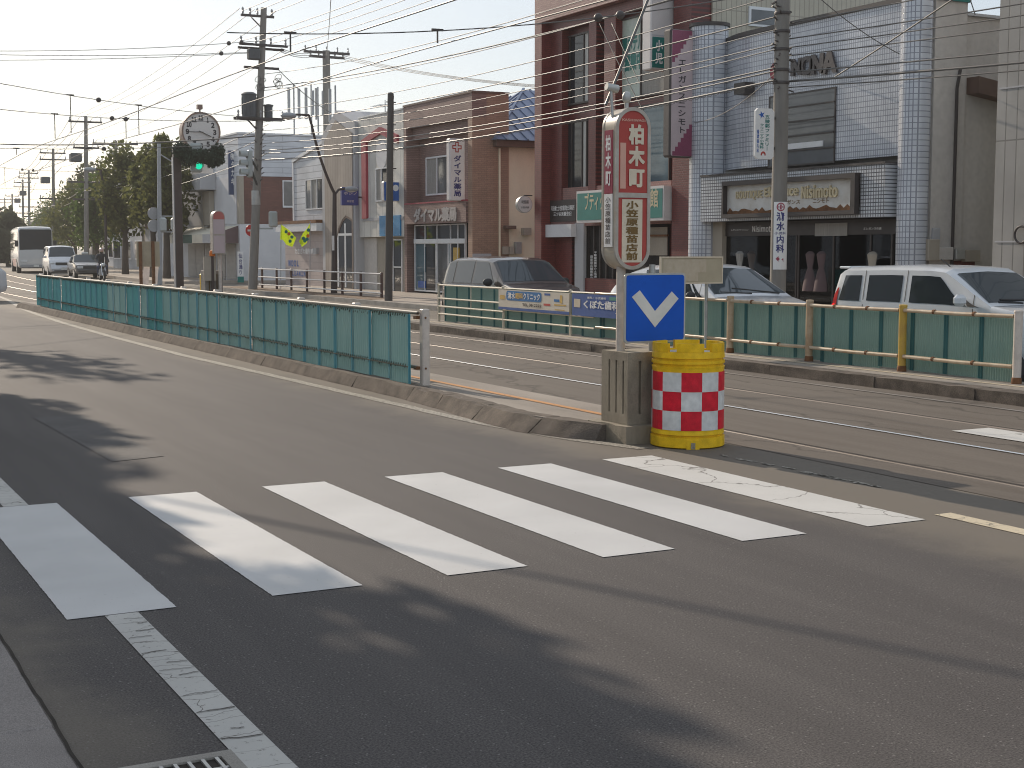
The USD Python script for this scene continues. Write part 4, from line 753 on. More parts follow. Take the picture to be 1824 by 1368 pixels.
for k, (x, m_) in enumerate(((1326, 'curtain'), (1347, 'dark_metal'), (1452, 'dusty_pink'), (1472, 'dusty_pink'), (1563, 'wall_buff'))):
    yy_ = Yat(x, 21.88); mq = solo('dress_form', MB().lathe([(0.14, 0.3), (0.02, 0.31), (0.02, 0.8), (0.27, 0.82), (0.24, 1.05), (0.155, 1.36), (0.19, 1.58), (0.205, 1.68), (0.15, 1.74), (0.055, 1.77), (0.045, 1.86), (0, 1.87)], (21.86, yy_, 0), 16).tube([(21.86, yy_ - 0.19, 1.66), (21.84, yy_ - 0.30, 1.40), (21.82, yy_ - 0.27, 1.12)], [0.06, 0.05, 0.04], 8).tube([(21.86, yy_ + 0.19, 1.66), (21.84, yy_ + 0.30, 1.40), (21.82, yy_ + 0.27, 1.12)], [0.06, 0.05, 0.04], 8), m_,
        ['pale draped dress form at the left of the boutique window', 'dark dress on a form in the boutique window beside the concrete pole', 'pink top on a form behind the boutique door pane', 'pink dress form beside the boutique door post', 'buff dress form at the right end of the boutique window'][k], 'dress form', 'dress forms in the boutique window', smooth=40)
# gable side towards the photographer
put('down_pipe', MB().tube([(22.62, YR_ - 0.06, 0.5), (22.62, YR_ - 0.06, 5.2), (22.7, YR_ - 0.06, 5.6)], 0.035, 8), 'dark_metal', nb_, smooth=40)
def sbox_(name, Y, a, b, m, out=0.12):
    x0, x1, z0, z1 = RY(Y, a, b); return put(name, MB().rbox(x0, x1, Y - out, Y + 0.01, z0, z1, 0.012), m, nb_)
sbox_('meter_box', YR_, (1645, 426), (1664, 464), 'wall_buff', 0.16); sbox_('meter_box', YR_, (1663, 440), (1691, 463), 'wall_stained'); sbox_('meter_box', YR_, (1712, 445), (1738, 466), 'wall_buff', 0.14); sbox_('junction_box', YR_, (1659, 406), (1672, 430), 'wall_grey', 0.05)
sbox_('gas_meter', YR_, (1695, 443), (1711, 462), 'galvanised', 0.14); sbox_('red_plinth', YR_, (1693, 465), (1735, 480), 'tile_maroon_side', 0.03)
cw = MB()
for k in range(4): q = at(1648 + k * 5, 465, 1, YR_); cw.tube([(q[0], YR_ - 0.03, q[2] + 0.02), (q[0] + 0.03, YR_ - 0.05, q[2] - 0.10 - 0.03 * k), (q[0] + 0.10, YR_ - 0.03, q[2] + 0.02)], 0.008, 5)
put('loose_wiring', cw, 'cable', nb_)
put('side_eave', MB().prism([(23.0, 5.1), (24.5, 4.9), (24.5, 5.25), (23.0, 5.45)], (0, YR_ - 0.3, 0), (1, 0, 0), (0, 0, 1), (0, 0.35, 0)), 'eave_brown', nb_)
ew = thing('sign_tower', 'tall pale lightbox sign with plum stepped corners at the left boutique column', 'projecting sign', (21, 31, 4))
ye = Yat(1236, 21.3) + 0.12; x0, x1, z0, z1 = RY(ye, (1196, 50), (1234, 281)); xw = x1 - x0
put('box', MB().rbox(x0 - 0.02, x1, ye, ye + 0.34, z0, z1, 0.05), 'dark_metal', ew); put('face', MB().prism(rr(xw - 0.06, z1 - z0 - 0.06, 0.05), (x0 + 0.02, ye - 0.008, z0 + 0.03), (1, 0, 0), (0, 0, 1), (0, 0.01, 0)), 'sign_pink', ew)
def steps(corner):
    n, s = 7, (xw - 0.06) / 7.5; P = [(0, 0)]
    for k in range(n): P += [((n - k) * s, k * s * 1.35), ((n - k) * s, (k + 1) * s * 1.35)]
    P.append((0, n * s * 1.35)); o, u, v = ((x0 + 0.025, ye - 0.0085, z1 - 0.035), (1, 0, 0), (0, 0, -1)) if corner else ((x1 - 0.045, ye - 0.0085, z0 + 0.035), (-1, 0, 0), (0, 0, 1))
    return MB().prism(P, o, u, v, (0, -0.002, 0))
put('plum_corner', steps(1), 'sign_plum', ew); put('plum_corner', steps(0), 'sign_plum', ew); text(ew, 'エレガンスニシモト', 'ink_black', (x0 + xw * 0.32, ye - 0.012, z0 + (z1 - z0) * 0.19), (xw * 0.34, 0, 0), (0, 0, (z1 - z0) * 0.57), True, bold=1)
for t in (0.22, 0.78): put('bracket', MB().box(x1 - 0.02, 21.75, ye + 0.12, ye + 0.22, z0 + (z1 - z0) * t, z0 + (z1 - z0) * t + 0.35), 'dark_metal', ew)

# --- clad building at the right edge, and the house seen over the boutique
cb2 = thing('clad_building', 'plain grey metal clad building at the right end of the row', 'building', (FXP, 14, 0.15))
YC = Yat(1768); put('wall', MB().box(FXP, 31, 0, YC, 0.1, 9.6), 'cladding_grey', cb2)
z = Zat(1795, 316); put('seam', MB().box(FXP - 0.012, FXP + 0.01, 0, YC - 0.06, Zat(1795, 158), Zat(1795, 158) + 0.03), 'wall_grey', cb2); put('seam', MB().box(FXP - 0.012, FXP + 0.01, 0, YC - 0.06, Zat(1795, 432), Zat(1795, 432) + 0.03), 'wall_grey', cb2)
put('ring_lamp', MB().tm(trimesh.creation.torus(0.16, 0.022, 24, 8, transform=trimesh.transformations.rotation_matrix(math.pi / 2, [0, 1, 0])).apply_translation([FXP - 0.06, Yat(1822), Zat(1822, 418)])), 'dark_metal', cb2, smooth=True)
put('rear_wall', MB().box(24.2, 24.4, YC, YR_, 0.1, 5.6), 'wall_cream', cb2)
YRB = 31.09
x0, x1, z0, z1 = RY(YRB, (1333, 11), (1400, 52)); wv = put('window', MB().box(x0, x1, YRB - 0.05, YRB + 0.01, z0, z1), 'alu_white', rb); put('pane', MB().box(x0 + 0.07, x0 + (x1 - x0) * 0.72, YRB - 0.062, YRB - 0.051, z0 + 0.06, z1 - 0.08), 'glass_grey', wv); put('pane', MB().box(x0 + (x1 - x0) * 0.76, x1 - 0.05, YRB - 0.062, YRB - 0.051, z0 + 0.06, z1 - 0.08), 'glass_grey', wv)
za = float(at(1722, 28, 1, 23.0)[2]); put('annexe_wall', MB().box(22.93, 31, 23.0, 31, 0.1, za), 'wall_stained', nb_); put('annexe_gutter', MB().box(22.93, 31, 22.95, 31, za + 0.002, za + 0.06), 'alu', nb_); put('shell_gutter', MB().box(22.03, 22.98, YR_ - 0.04, 31, zt1 - 0.018, zt1 + 0.05), 'sign_teal', nb_)

# --- pharmacy
ph = thing('pharmacy', 'brown tiled two storey pharmacy with a deep framed front', 'building', (FXP, 47, 0.15))
yl, yr = Yat(720.5), Yat(841.5); zt = Zat(780, 178); XP = 22.05
put('wall', MB().box(XP, 22.55, yr + 0.02, yl - 0.02, 0.15, zt - 0.3), 'tile_brown', ph)
put('side_wall', MB().box(XP + 0.002, 22.9, yr, yr + 0.019, 0.15, zt), 'tile_brown_side', ph)
zb = Zat(724, 229); put('parapet', MB().box(FXP, XP - 0.002, yr, yl, zb, zt), 'tile_brown', ph); put('coping', MB().box(FXP - 0.03, 22.92, yr - 0.03, yl + 0.02, zt + 0.002, zt + 0.07), 'eave_brown', ph)
put('pier', MB().box(FXP, XP - 0.002, yl - 0.22, yl, 0.15, zb - 0.002), 'tile_brown', ph); put('pier', MB().box(FXP, XP - 0.002, yr, Yat(834), 0.15, zb - 0.002), 'tile_brown_side', ph)
put('beam', MB().box(21.75, XP - 0.003, Yat(834) + 0.002, yl - 0.222, zb - 0.42, zb - 0.004), 'tile_brown', ph)
w0, w1 = Zat(770, 398), Zat(770, 362); put('fascia', MB().box(21.42, XP - 0.004, Yat(834) + 0.002, yl - 0.222, w0, w1), 'tile_brown', ph); put('fascia_cap', MB().box(21.40, 21.9, Yat(834) + 0.003, yl - 0.223, w1 + 0.002, w1 + 0.05), 'red_trim', ph)
textX(ph, 'ダイマル薬局', 'letter_grey', 21.415, (738, 372), (814, 394), depth=0.03, bold=3)
win(ph, XP, (760, 281), (800, 346), cols=2, fm='alu_white', gm=('curtain', 'glass_grey'), fw=0.06)
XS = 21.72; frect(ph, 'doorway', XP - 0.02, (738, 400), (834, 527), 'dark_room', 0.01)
tr = win(ph, XS, (740, 401), (831, 427), split=(0.22, 0.46, 0.72, 0.86), fm='alu_white', gm='glass_dark', fw=0.04, name='transom')
wd = win(ph, XS, (740, 432), (831, 524), split=(0.21, 0.44, 0.46, 0.68, 0.72, 0.86), fm='alu_white', gm=('glass_blue', 'glass_dark', 'glass_dark', 'glass_grey'), fw=0.05, name='shop_window')
frect(ph, 'transom_bar', XS, (740, 426), (831, 433), 'alu_white', 0.07)
frect(ph, 'poster', XS - 0.03, (745, 500), (758, 513), 'sign_blue2', 0.01); frect(ph, 'poster', XS - 0.03, (745, 440), (758, 485), 'glass_blue', 0.01); frect(ph, 'yellow_notice', XS - 0.03, (808, 441), (818, 464), 'post_yellow', 0.02)
p2 = thing('projecting_sign', 'white pharmacy lightbox sign with a red cross and purple katakana', 'projecting sign', (21, 45.3, 4))
yv = Yat(831, 21.4) + 0.4; x0, x1, z0, z1 = RY(yv, (801, 246), (829, 358)); xw, zh = x1 - x0, z1 - z0
put('box', MB().rbox(x0 - 0.01, x1, yv, yv + 0.28, z0, z1, 0.04), 'sign_lit', p2); put('face', MB().prism(rr(xw - 0.05, zh - 0.05, 0.05), (x0 + 0.02, yv - 0.006, z0 + 0.025), (1, 0, 0), (0, 0, 1), (0, 0.008, 0)), 'ink_white', p2)
cc = np.array([x0 + xw * 0.46, z0 + zh * 0.86]); cr_ = xw * 0.30; t_ = cr_ * 0.38
crs = sbox(-t_, -cr_, t_, cr_).union(sbox(-cr_, -t_, cr_, t_)); put('red_cross', MB().prism(crs.difference(crs.buffer(-0.035, join_style=2)), (cc[0], yv - 0.007, cc[1]), (1, 0, 0), (0, 0, 1), (0, -0.003, 0)), 'stop_red', p2)
text(p2, 'ダイマル薬局', 'ink_navy', (x0 + xw * 0.24, yv - 0.008, z0 + zh * 0.07), (xw * 0.5, 0, 0), (0, 0, zh * 0.66), True, bold=2)
for t in (0.25, 0.75): put('bracket', MB().box(x1 - 0.02, 21.51, yv + 0.1, yv + 0.16, z0 + zh * t, z0 + zh * t + 0.06), 'dark_metal', p2)
# --- cream house with the blue hipped roof
ch_ = thing('cream_house', 'cream plastered house with a blue ribbed hip roof beside the pharmacy', 'house', (25, 44, 0.15))
YH = yr + 0.03; ze = float(at(900, 262, 1, YH)[2]); put('wall', MB().box(22.56, 31, YH, 52, 0.1, ze), 'wall_cream', ch_); put('fascia_board', MB().box(22.3, 31.3, YH - 0.30, 52.3, ze + 0.002, ze + 0.22), 'eave_brown', ch_)
za = float(at(933, 160, 1, 47.5)[2]); xa = float(at(933, 160, 1, 47.5)[0]); ap = np.array([xa, 47.5, za]); ap2 = np.array([30, 47.5, za]); zr = ze + 0.225
put('roof', MB().add([[22.2, YH - 0.4, zr], [31.4, YH - 0.4, zr], [31.4, 52.4, zr], [22.2, 52.4, zr], ap, ap2], [[0, 1, 5, 4], [2, 3, 4, 4], [2, 4, 5, 5], [1, 2, 5, 5], [3, 0, 4, 4]]), 'roof_blue', ch_)
A, B, C, D = np.array([22.2, YH - 0.4, zr]), np.array([31.4, YH - 0.4, zr]), ap, ap2; nrm = np.cross(B - A, C - A); nrm /= np.linalg.norm(nrm)
for k in range(1, 22):
    t = k * 0.42
    p = A + [t, 0, 0]; s_ = min(1.0, t / max(xa - 22.2, 0.1)) ; q = p + (np.array([p[0], 47.5, za]) - p) * s_ if t < xa - 22.2 else np.array([p[0], 47.5, za])
    put('roof_rib', MB().bar(p + nrm * 0.02, q + nrm * 0.02, 0.05), 'roof_blue', ch_)
for k in range(1, 20):
    t = k * 0.42; p = np.array([22.2, YH - 0.4 + t, zr]); d = 47.5 - p[1]; s_ = 1 - abs(d) / (47.5 - YH + 0.4); s_ = max(s_, 0.03)
    q = p + (np.array([xa, p[1], za]) - p) * s_; put('roof_rib', MB().bar(p + [-0.01, 0, 0.02], q + [-0.01, 0, 0.02], 0.05), 'roof_blue', ch_)
put('ridge_cap', MB().bar(A + [0, 0, 0.03], ap + [0, 0, 0.03], 0.09), 'roof_blue', ch_)
def cbox(name, a, b, m, out=0.15, bp=None):
    x0, x1, z0, z1 = RY(YH, a, b); put(name, MB().rbox(x0, x1, YH - out, YH + 0.01, z0, z1, 0.01), m, bp or ch_)
cbox('meter_box', (893, 439), (903, 453), 'wall_buff'); cbox('meter_box', (904, 439), (913, 453), 'wall_buff'); cbox('meter_box', (915, 431), (926, 452), 'galvanised'); cbox('meter_canopy', (896, 402), (914, 408), 'eave_brown', 0.25); cbox('vent_hood', (928, 406), (942, 419), 'wall_buff', 0.2); cbox('low_board', (841, 452), (874, 466), 'wall_grey', 0.06)
q = at(889, 300, 1, YH); put('down_pipe', MB().tube([(q[0], YH - 0.05, 0.2), (q[0], YH - 0.05, ze - 0.05)], 0.04, 8), 'wall_cream', ch_, smooth=40)
rs = thing('round_sign', 'round white clinic sign on a bracket at the red building corner', 'round sign', (21, 40, 3.5))
yv = 39.9; c = at(935, 364, 1, yv); R = 0.5 * 30 / FOC * (c[0] * FW[0] + c[1] * FW[1]); put('drum', MB().tube([(c[0], yv, c[2]), (c[0], yv + 0.14, c[2])], R, 32), 'galvanised', rs, smooth=40)
put('face', MB().tube([(c[0], yv - 0.008, c[2]), (c[0], yv - 0.001, c[2])], R * 0.93, 32), 'sign_lit', rs); text(rs, '中埜医院', 'ink_black', (c[0] - R * 0.5, yv - 0.012, c[2] + 0.02), (R, 0, 0), (0, 0, 0.11)); text(rs, '小児科内科', 'ink_black', (c[0] - R * 0.55, yv - 0.012, c[2] - 0.13), (R * 1.1, 0, 0), (0, 0, 0.07))
put('bracket', MB().box(c[0], 21.6, yv + 0.05, yv + 0.09, c[2] + R, c[2] + R + 0.03), 'dark_metal', rs)

# --- white building with the red house-shaped frame
wb = thing('white_building', 'narrow white panelled shop building with a red gable-shaped frame', 'building', (FXP, 52, 0.15))
yl, yr = Yat(640.5), Yat(720); zt = Zat(680, 203); put('wall', MB().box(FXP + 0.3, 31, yr + 0.004, yl - 0.004, 0.1, zt - 0.05), 'wall_white', wb)
zs = Zat(680, 422); put('front', MB().box(FXP, FXP + 0.298, yr + 0.004, yl - 0.004, zs, zt), 'panel_white', wb); put('coping', MB().box(FXP - 0.03, FXP + 0.32, yr + 0.005, yl - 0.005, zt + 0.002, zt + 0.06), 'alu', wb)
P_ = lambda x, y: (Yat(x, FXP), Zat(x, y))
out = [P_(649, 390), P_(649, 250), P_(681, 226), P_(712, 240), P_(712, 255), P_(682, 238), P_(657, 254), P_(657, 389)]
put('red_frame', MB().prism(out, (FXP - 0.001, 0, 0), (0, 1, 0), (0, 0, 1), (-0.10, 0, 0)), 'red_trim', wb)
put('ornament', MB().prism(Point(0, 0).buffer(0.55, 24), (FXP - 0.001, Yat(682), Zat(682, 275)), (0, 1, 0), (0, 0, 1), (-0.04, 0, 0)), 'wall_white', wb, smooth=30)
win(wb, FXP, (670, 300), (692, 358), cols=2, fm='alu_white', gm=('curtain', 'glass_dark'))
frect(wb, 'sill_strip', FXP, (645, 389), (719, 391), 'wall_grey', 0.03)
put('entry_wall', MB().box(FXP + 0.25, FXP + 0.299, yr + 0.005, yl - 0.005, 0.15, zs - 0.002), 'wall_buff', wb); frect(wb, 'corner_post', FXP + 0.25, (641, 423), (645, 526), 'panel_white', 0.25)
frect(wb, 'entry_side', FXP + 0.25, (648, 424), (673, 526), 'wall_stained', 0.03); win(wb, FXP + 0.24, (701, 426), (718, 526), cols=1, rows=2, fm='alu_white', gm='glass_dark', name='door')
frect(wb, 'wall_sign', FXP, (678, 385), (715, 420), 'sign_cyan', 0.06)
bs = thing('projecting_sign', 'blue square lightbox sign half hidden by the dark concrete post', 'projecting sign', (21, 50.6, 3))
yv = Yat(716, 21.4) + 0.5; x0, x1, z0, z1 = RY(yv, (683, 323), (715, 359)); put('box', MB().rbox(x0, x1, yv, yv + 0.22, z0, z1, 0.04), 'sign_lit', bs); put('face', MB().prism(rr(x1 - x0 - 0.05, z1 - z0 - 0.05, 0.04), (x0 + 0.025, yv - 0.006, z0 + 0.025), (1, 0, 0), (0, 0, 1), (0, 0.008, 0)), 'sign_blue2', bs)
put('white_mark', MB().prism(Point(0, 0).buffer(0.12, 12), (x0 + (x1 - x0) * 0.68, yv - 0.007, z0 + (z1 - z0) * 0.68), (1, 0, 0), (0, 0, 1), (0, -0.003, 0)), 'ink_white', bs); put('bracket', MB().box(x1 - 0.02, 21.51, yv + 0.06, yv + 0.12, z0 + 0.3, z0 + 0.36), 'dark_metal', bs)

# --- gabled building with the pointed arch
ga = thing('gabled_building', 'taupe boarded building with a steep grey gable and pointed arch entrance', 'building', (FXP, 56, 0.15))
yl, yr = Yat(581), Yat(640); pk = P_(607, 196); el, er = P_(583, 243), P_(639, 217)
fr_ = [(yl, 0.15), (yr + 0.005, 0.15), (yr + 0.005, er[1]), pk, (yl, el[1])]; bd = Polygon(fr_)
put('frame', MB().prism(fr_, (FXP - 0.15, 0, 0), (0, 1, 0), (0, 0, 1), (9, 0, 0)), 'wall_grey', ga)
inn = [(Yat(587), 0.16), (Yat(636), 0.16), (Yat(636), Zat(636, 236)), P_(607, 214), (Yat(587), Zat(587, 252))]
arc = [P_(600, 522), P_(601, 450), P_(606, 425), P_(612, 404), P_(618, 391), P_(624, 384), P_(631, 388), P_(635.5, 392), P_(635.5, 522)]
put('boarding', MB().prism(Polygon(inn).difference(Polygon(arc).buffer(0.01)), (FXP - 0.151, 0, 0), (0, 1, 0), (0, 0, 1), (-0.04, 0, 0)), 'boards_taupe', ga)
dr_ = put('arched_door', MB().prism(Polygon(arc).difference(Polygon(arc).buffer(-0.08)), (FXP - 0.153, 0, 0), (0, 1, 0), (0, 0, 1), (-0.03, 0, 0)), 'eave_brown', ga)
put('pane', MB().prism(Polygon(arc).buffer(-0.05), (FXP - 0.152, 0, 0), (0, 1, 0), (0, 0, 1), (-0.008, 0, 0)), 'glass_dark', dr_)
for x in (609, 622): put('mullion', MB().box(FXP - 0.18, FXP - 0.155, Yat(x) - 0.07, Yat(x) + 0.07, 0.2, Zat(x, 398)), 'alu_white', dr_)
put('door_bar', MB().box(FXP - 0.182, FXP - 0.156, Yat(634), Yat(602), Zat(615, 420), Zat(615, 420) + 0.1), 'alu_white', dr_)
n1 = thing('projecting_sign', 'navy blue projecting sign beside the right lamp of the street light', 'projecting sign', (21, 55.5, 3.5))
yv = Yat(641, 21.28); x0, x1, z0, z1 = RY(yv, (609, 333), (639, 366)); put('box', MB().rbox(x0, x1, yv, yv + 0.2, z0, z1, 0.02), 'sign_navy', n1); text(n1, 'ホシノ', 'sign_pink', (x0 + 0.08, yv - 0.006, z0 + 0.42), (x1 - x0 - 0.16, 0, 0), (0, 0, 0.12)); text(n1, '美容室', 'sign_pink', (x0 + 0.2, yv - 0.006, z0 + 0.12), (x1 - x0 - 0.4, 0, 0), (0, 0, 0.09)); put('bracket', MB().box(x1 - 0.02, 21.4, yv + 0.06, yv + 0.12, z0 + 0.3, z0 + 0.36), 'dark_metal', n1)

# --- white boarded house
sh = thing('sided_house', 'white horizontally boarded house over a pink tiled ground floor', 'house', (FXP, 60, 0.15))
yl, yr = Yat(508), Yat(580.5); z1_ = Zat(545, 405)
up = [(Yat(523), z1_ + 0.3), (yr + 0.004, z1_ + 0.3), (yr + 0.004, Zat(580, 253)), (Yat(525), Zat(525, 288))]
put('upper_wall', MB().prism(up, (FXP + 0.02, 0, 0), (0, 1, 0), (0, 0, 1), (8, 0, 0)), 'siding_white', sh); put('rake_board', MB().bar((FXP, Yat(524), Zat(524, 287)), (FXP, yr + 0.004, Zat(580, 251)), 0.12, 0.14), 'alu_white', sh)
put('corner_board', MB().box(FXP - 0.02, FXP + 0.1, Yat(525), Yat(523), z1_ + 0.3, Zat(525, 289)), 'alu_white', sh)
put('eave', MB().box(FXP - 0.45, FXP + 0.02, yr + 0.006, yl + 0.1, z1_ + 0.16, z1_ + 0.297), 'rust', sh); put('eave_board', MB().box(FXP - 0.42, FXP + 0.02, yr + 0.007, yl + 0.1, z1_ - 0.18, z1_ + 0.158), 'alu_white', sh)
put('lower_wall', MB().box(FXP, 29, yr + 0.008, yl, 0.1, z1_ - 0.182), 'tile_pink', sh); win(sh, FXP + 0.02, (545, 320), (577, 372), cols=3, fm='alu_white', gm=('glass_grey', 'curtain', 'glass_dark'))
textX(sh, 'たきざわ動物病院', 'alu_white', FXP - 0.01, (525, 442), (564, 453), bold=2); textX(sh, 'ＷＯＯＬ', 'sign_blue2', FXP - 0.01, (513, 463), (532, 475), bold=3); textX(sh, 'ＣＬＥＡＮＩＮＧ', 'sign_blue2', FXP - 0.01, (516, 481), (548, 493), bold=3)
frect(sh, 'meter_box', FXP, (562, 442), (568, 452), 'wall_grey', 0.12)

# --- corner shop across the side street
ck = thing('corner_shop', 'corner shop with white boarded upper storey, brown tiled side and cream awning', 'building', (21.7, 75, 0.15))
YK = 71.5; XK = float(at(425, 300, 1, YK)[0]); XE = 29.0; zt = float(at(430, 238, 1, YK)[2]); zm = float(at(470, 314, 1, YK)[2]); zn = float(at(470, 399, 1, YK)[2])
put('upper_wall', MB().box(XK, XE, YK, 92, zm, zt), 'siding_white_side', ck); put('coping', MB().box(XK - 0.05, XE, YK - 0.05, 92, zt + 0.002, zt + 0.08), 'alu_white', ck)
put('tiled_wall', MB().box(XK + 0.02, XE, YK + 0.02, 92, zn, zm - 0.002), 'tile_choco_side', ck); put('lower_wall', MB().box(XK, XE, YK, 92, 0.1, zn - 0.002), 'wall_white', ck)
put('corner_pier', MB().box(XK - 0.02, XK + 0.25, YK - 0.02, YK + 0.3, zn, zm - 0.002), 'wall_buff', ck)
x0, x1, z0, z1 = RY(YK, (503, 321), (525, 370)); put('window', MB().box(x0, x1 + 0.6, YK - 0.03, YK + 0.03, z0, z1), 'alu_white', ck); put('pane', MB().box(x0 + 0.06, x1 + 0.5, YK - 0.04, YK - 0.029, z0 + 0.1, z1 - 0.06), 'glass_grey', ck)
put('grey_front', MB().box(XK - 0.04, XK + 0.02, 76.0, 84.0, zn, float(at(370, 247, 0, XK)[2])), 'wall_grey', ck); put('white_front', MB().box(XK - 0.03, XK + 0.02, YK + 0.4, 75.9, zn, zm), 'wall_white', ck)
put('canopy_box', MB().box(XK - 0.9, XK - 0.042, Yat(388, XK), Yat(355, XK), Zat(370, 340, XK), Zat(370, 312, XK)), 'wall_grey', ck)
put('canopy_post', MB().box(XK - 0.3, XK - 0.042, Yat(384, XK), Yat(372, XK), zn, Zat(370, 342, XK)), 'wall_buff', ck)
aw0, aw1 = Yat(425, XK), Yat(331, XK); az1, az0 = Zat(400, 403, XK), Zat(400, 433, XK)
put('awning', MB().add([[XK, aw0, az1], [XK, aw1, az1], [XK - 1.3, aw1, az0 + 0.45], [XK - 1.3, aw0, az0 + 0.45]], [[0, 1, 2, 3]]), 'awning_cream', ck)
va_ = np.linspace(aw1, aw0, 6)
for k in range(5): put('valance', MB().add([[XK - 1.301, va_[k], az0 + 0.447], [XK - 1.301, va_[k + 1], az0 + 0.447], [XK - 1.301, va_[k + 1], az0], [XK - 1.301, va_[k], az0]], [[0, 1, 2, 3]]), ('awning_cream', 'wall_grey', 'awning_green', 'awning_cream', 'wall_grey')[k], ck)
put('awning_side', MB().add([[XK, aw0, az1], [XK - 1.3, aw0, az0 + 0.45], [XK - 1.3, aw0, az0], [XK, aw0, az0]], [[0, 1, 2, 3]]), 'awning_side', ck)
for a, b in ((336, 350), (350, 365), (367, 385), (387, 402), (404, 421)): put('shutter', MB().box(XK - 0.05, XK - 0.001, Yat(b, XK) + 0.03, Yat(a, XK) - 0.03, 0.2, az0 - 0.05), 'shutter', ck)
cs = thing('wall_sign', 'dark blue vertical shop sign with white katakana on the corner shop', 'shop sign', (21, 72.5, 5))
yv = YK + 0.8; x0, x1, z0, z1 = RY(yv, (407, 268), (423, 347)); put('box', MB().box(x0, x1, yv, yv + 0.15, z0, z1), 'sign_steel', cs); text(cs, '㈲タカギ', 'ink_white', (x0 + 0.1, yv - 0.008, z0 + 0.5), (x1 - x0 - 0.2, 0, 0), (0, 0, (z1 - z0) - 0.6), True, bold=2); put('bracket', MB().box(x1 - 0.05, XK + 0.05, yv + 0.04, yv + 0.1, z0 + 0.4, z0 + 0.46), 'dark_metal', cs)
w2 = thing('standing_sign', 'white upright banner sign with a green foot by the corner shop wall', 'standing sign', (22, YK - 0.4, 0.15))
x0, x1, z0, z1 = RY(YK - 0.35, (423, 448), (434, 503)); put('panel', MB().box(x0, x1, YK - 0.36, YK - 0.30, z0, z1), 'ink_white', w2); put('green_foot', MB().box(x0 - 0.01, x1 + 0.01, YK - 0.37, YK - 0.29, z0, z0 + 0.3), 'sign_teal', w2); text(w2, '仙台通り', 'ink_navy', (x0 + 0.05, YK - 0.366, z0 + 0.4), (x1 - x0 - 0.1, 0, 0), (0, 0, z1 - z0 - 0.5), True, bold=1)
# ------------------------------------------------------------------ poles, lamps, signals, clock, fence
mat('transformer', (0.07, 0.075, 0.08), 0.5, var=0.15)
mat('insulator', (0.35, 0.34, 0.33), 0.3, var=0.1)
mat('lamp_grey', (0.30, 0.31, 0.32), 0.4, var=0.1)
mat('brown_post', (0.055, 0.038, 0.034), 0.45, var=0.15)
mat('dark_pole', (0.085, 0.075, 0.068), 0.85, var=0.2, scale=5, stretch=(1, 1, 0.15))
mat('signal_grey', (0.36, 0.39, 0.38), 0.5, var=0.08)
mat('stop_faded', (0.46, 0.13, 0.11), 0.5)
mat('signal_dark', (0.05, 0.055, 0.055), 0.6)
mat('clock_face', (0.60, 0.57, 0.54), 0.5, var=0.04)
mat('clock_rim', (0.22, 0.15, 0.12), 0.35, metal=0.3, var=0.12)
mat('fence_brown', (0.10, 0.06, 0.05), 0.5, var=0.2)
mat('fence_alu', (0.55, 0.54, 0.53), 0.3, metal=0.4, var=0.1)
mat('lime_cloth', (0.50, 0.66, 0.02), 0.7, var=0.08, trans=0.4)
mat('sign_orange', (0.65, 0.16, 0.01), 0.4)
mat('no_entry_red', (0.50, 0.03, 0.03), 0.4)
mat('plastic_bag', (0.50, 0.47, 0.46), 0.5, var=0.12, scale=5, trans=0.3)
mat('garland', (0.018, 0.035, 0.018), 0.8, var=0.4, scale=3)
emit('green_light', (0.0, 0.75, 0.42), 1.1); emit('amber_light', (1.0, 0.55, 0.15), 1.0)

def shaft(p, q, r0, r1, n=12): return MB().tube([p, np.asarray(p) * 0.5 + np.asarray(q) * 0.5, q], [r0, (r0 + r1) / 2, r1], n)
def crossarm(parent, c, half, ins=3, s=0.09, dirv=(1, 0, 0), side=0.0):
    c, d = np.asarray(c, float), np.asarray(dirv, float)
    put('crossarm', MB().bar(c - d * (half - side), c + d * (half + side), s), 'dark_metal', parent)
    for t in np.linspace(-half + 0.08, half - 0.08, ins) if ins else []:
        put('insulator', MB().lathe([(0.0, 0), (0.03, 0.0), (0.055, 0.08), (0.03, 0.12), (0.055, 0.2), (0.02, 0.27), (0, 0.28)], c + d * (t + side) + [0, 0, s / 2], 8), 'insulator', parent, smooth=40)
# the tall pole with transformers
q0, q1 = at(450, 518, 1, 56.3), at(470, 14, 1, 56.3); PA = np.array([q0[0], 56.3, 0.1]); PB = q1; on1 = lambda z: PA + (PB - PA) * (z - 0.1) / (PB[2] - 0.1)
p1 = thing('utility_pole', 'tall concrete utility pole with transformer cans and stacked crossarms beyond the short dark post', 'utility pole', PA)
put('shaft', shaft(PA, PB, 0.19, 0.12, 14), 'concrete_pole', p1, smooth=40)
Z1 = lambda y: float(at(465, y, 1, 56.3)[2])
crossarm(p1, on1(Z1(29)), 0.68, 5, side=-0.25); crossarm(p1, on1(Z1(81)) + [0, -0.15, 0], 1.0, 4); crossarm(p1, on1(Z1(86)) + [0, 0.15, 0], 0.95, 0); crossarm(p1, on1(Z1(121)), 0.72, 0); crossarm(p1, on1(Z1(212)) + [0, -0.16, 0], 1.0, 3, 0.1); crossarm(p1, on1(Z1(212)) + [0, 0.2, 0], 1.0, 0, 0.1)
c = on1(Z1(210)) + [-0.42, 0, 0]; put('transformer', MB().lathe([(0, 0), (0.27, 0.0), (0.29, 0.03), (0.29, 0.86), (0.31, 0.88), (0.31, 0.92), (0.2, 0.99), (0, 1.0)], c, 20), 'transformer', p1, smooth=35)
for k in range(8): a = k * math.pi / 4; put('cooling_fin', MB().bar(c + [0.29 * math.cos(a), 0.29 * math.sin(a), 0.12], c + [0.29 * math.cos(a), 0.29 * math.sin(a), 0.8], 0.04), 'transformer', p1)
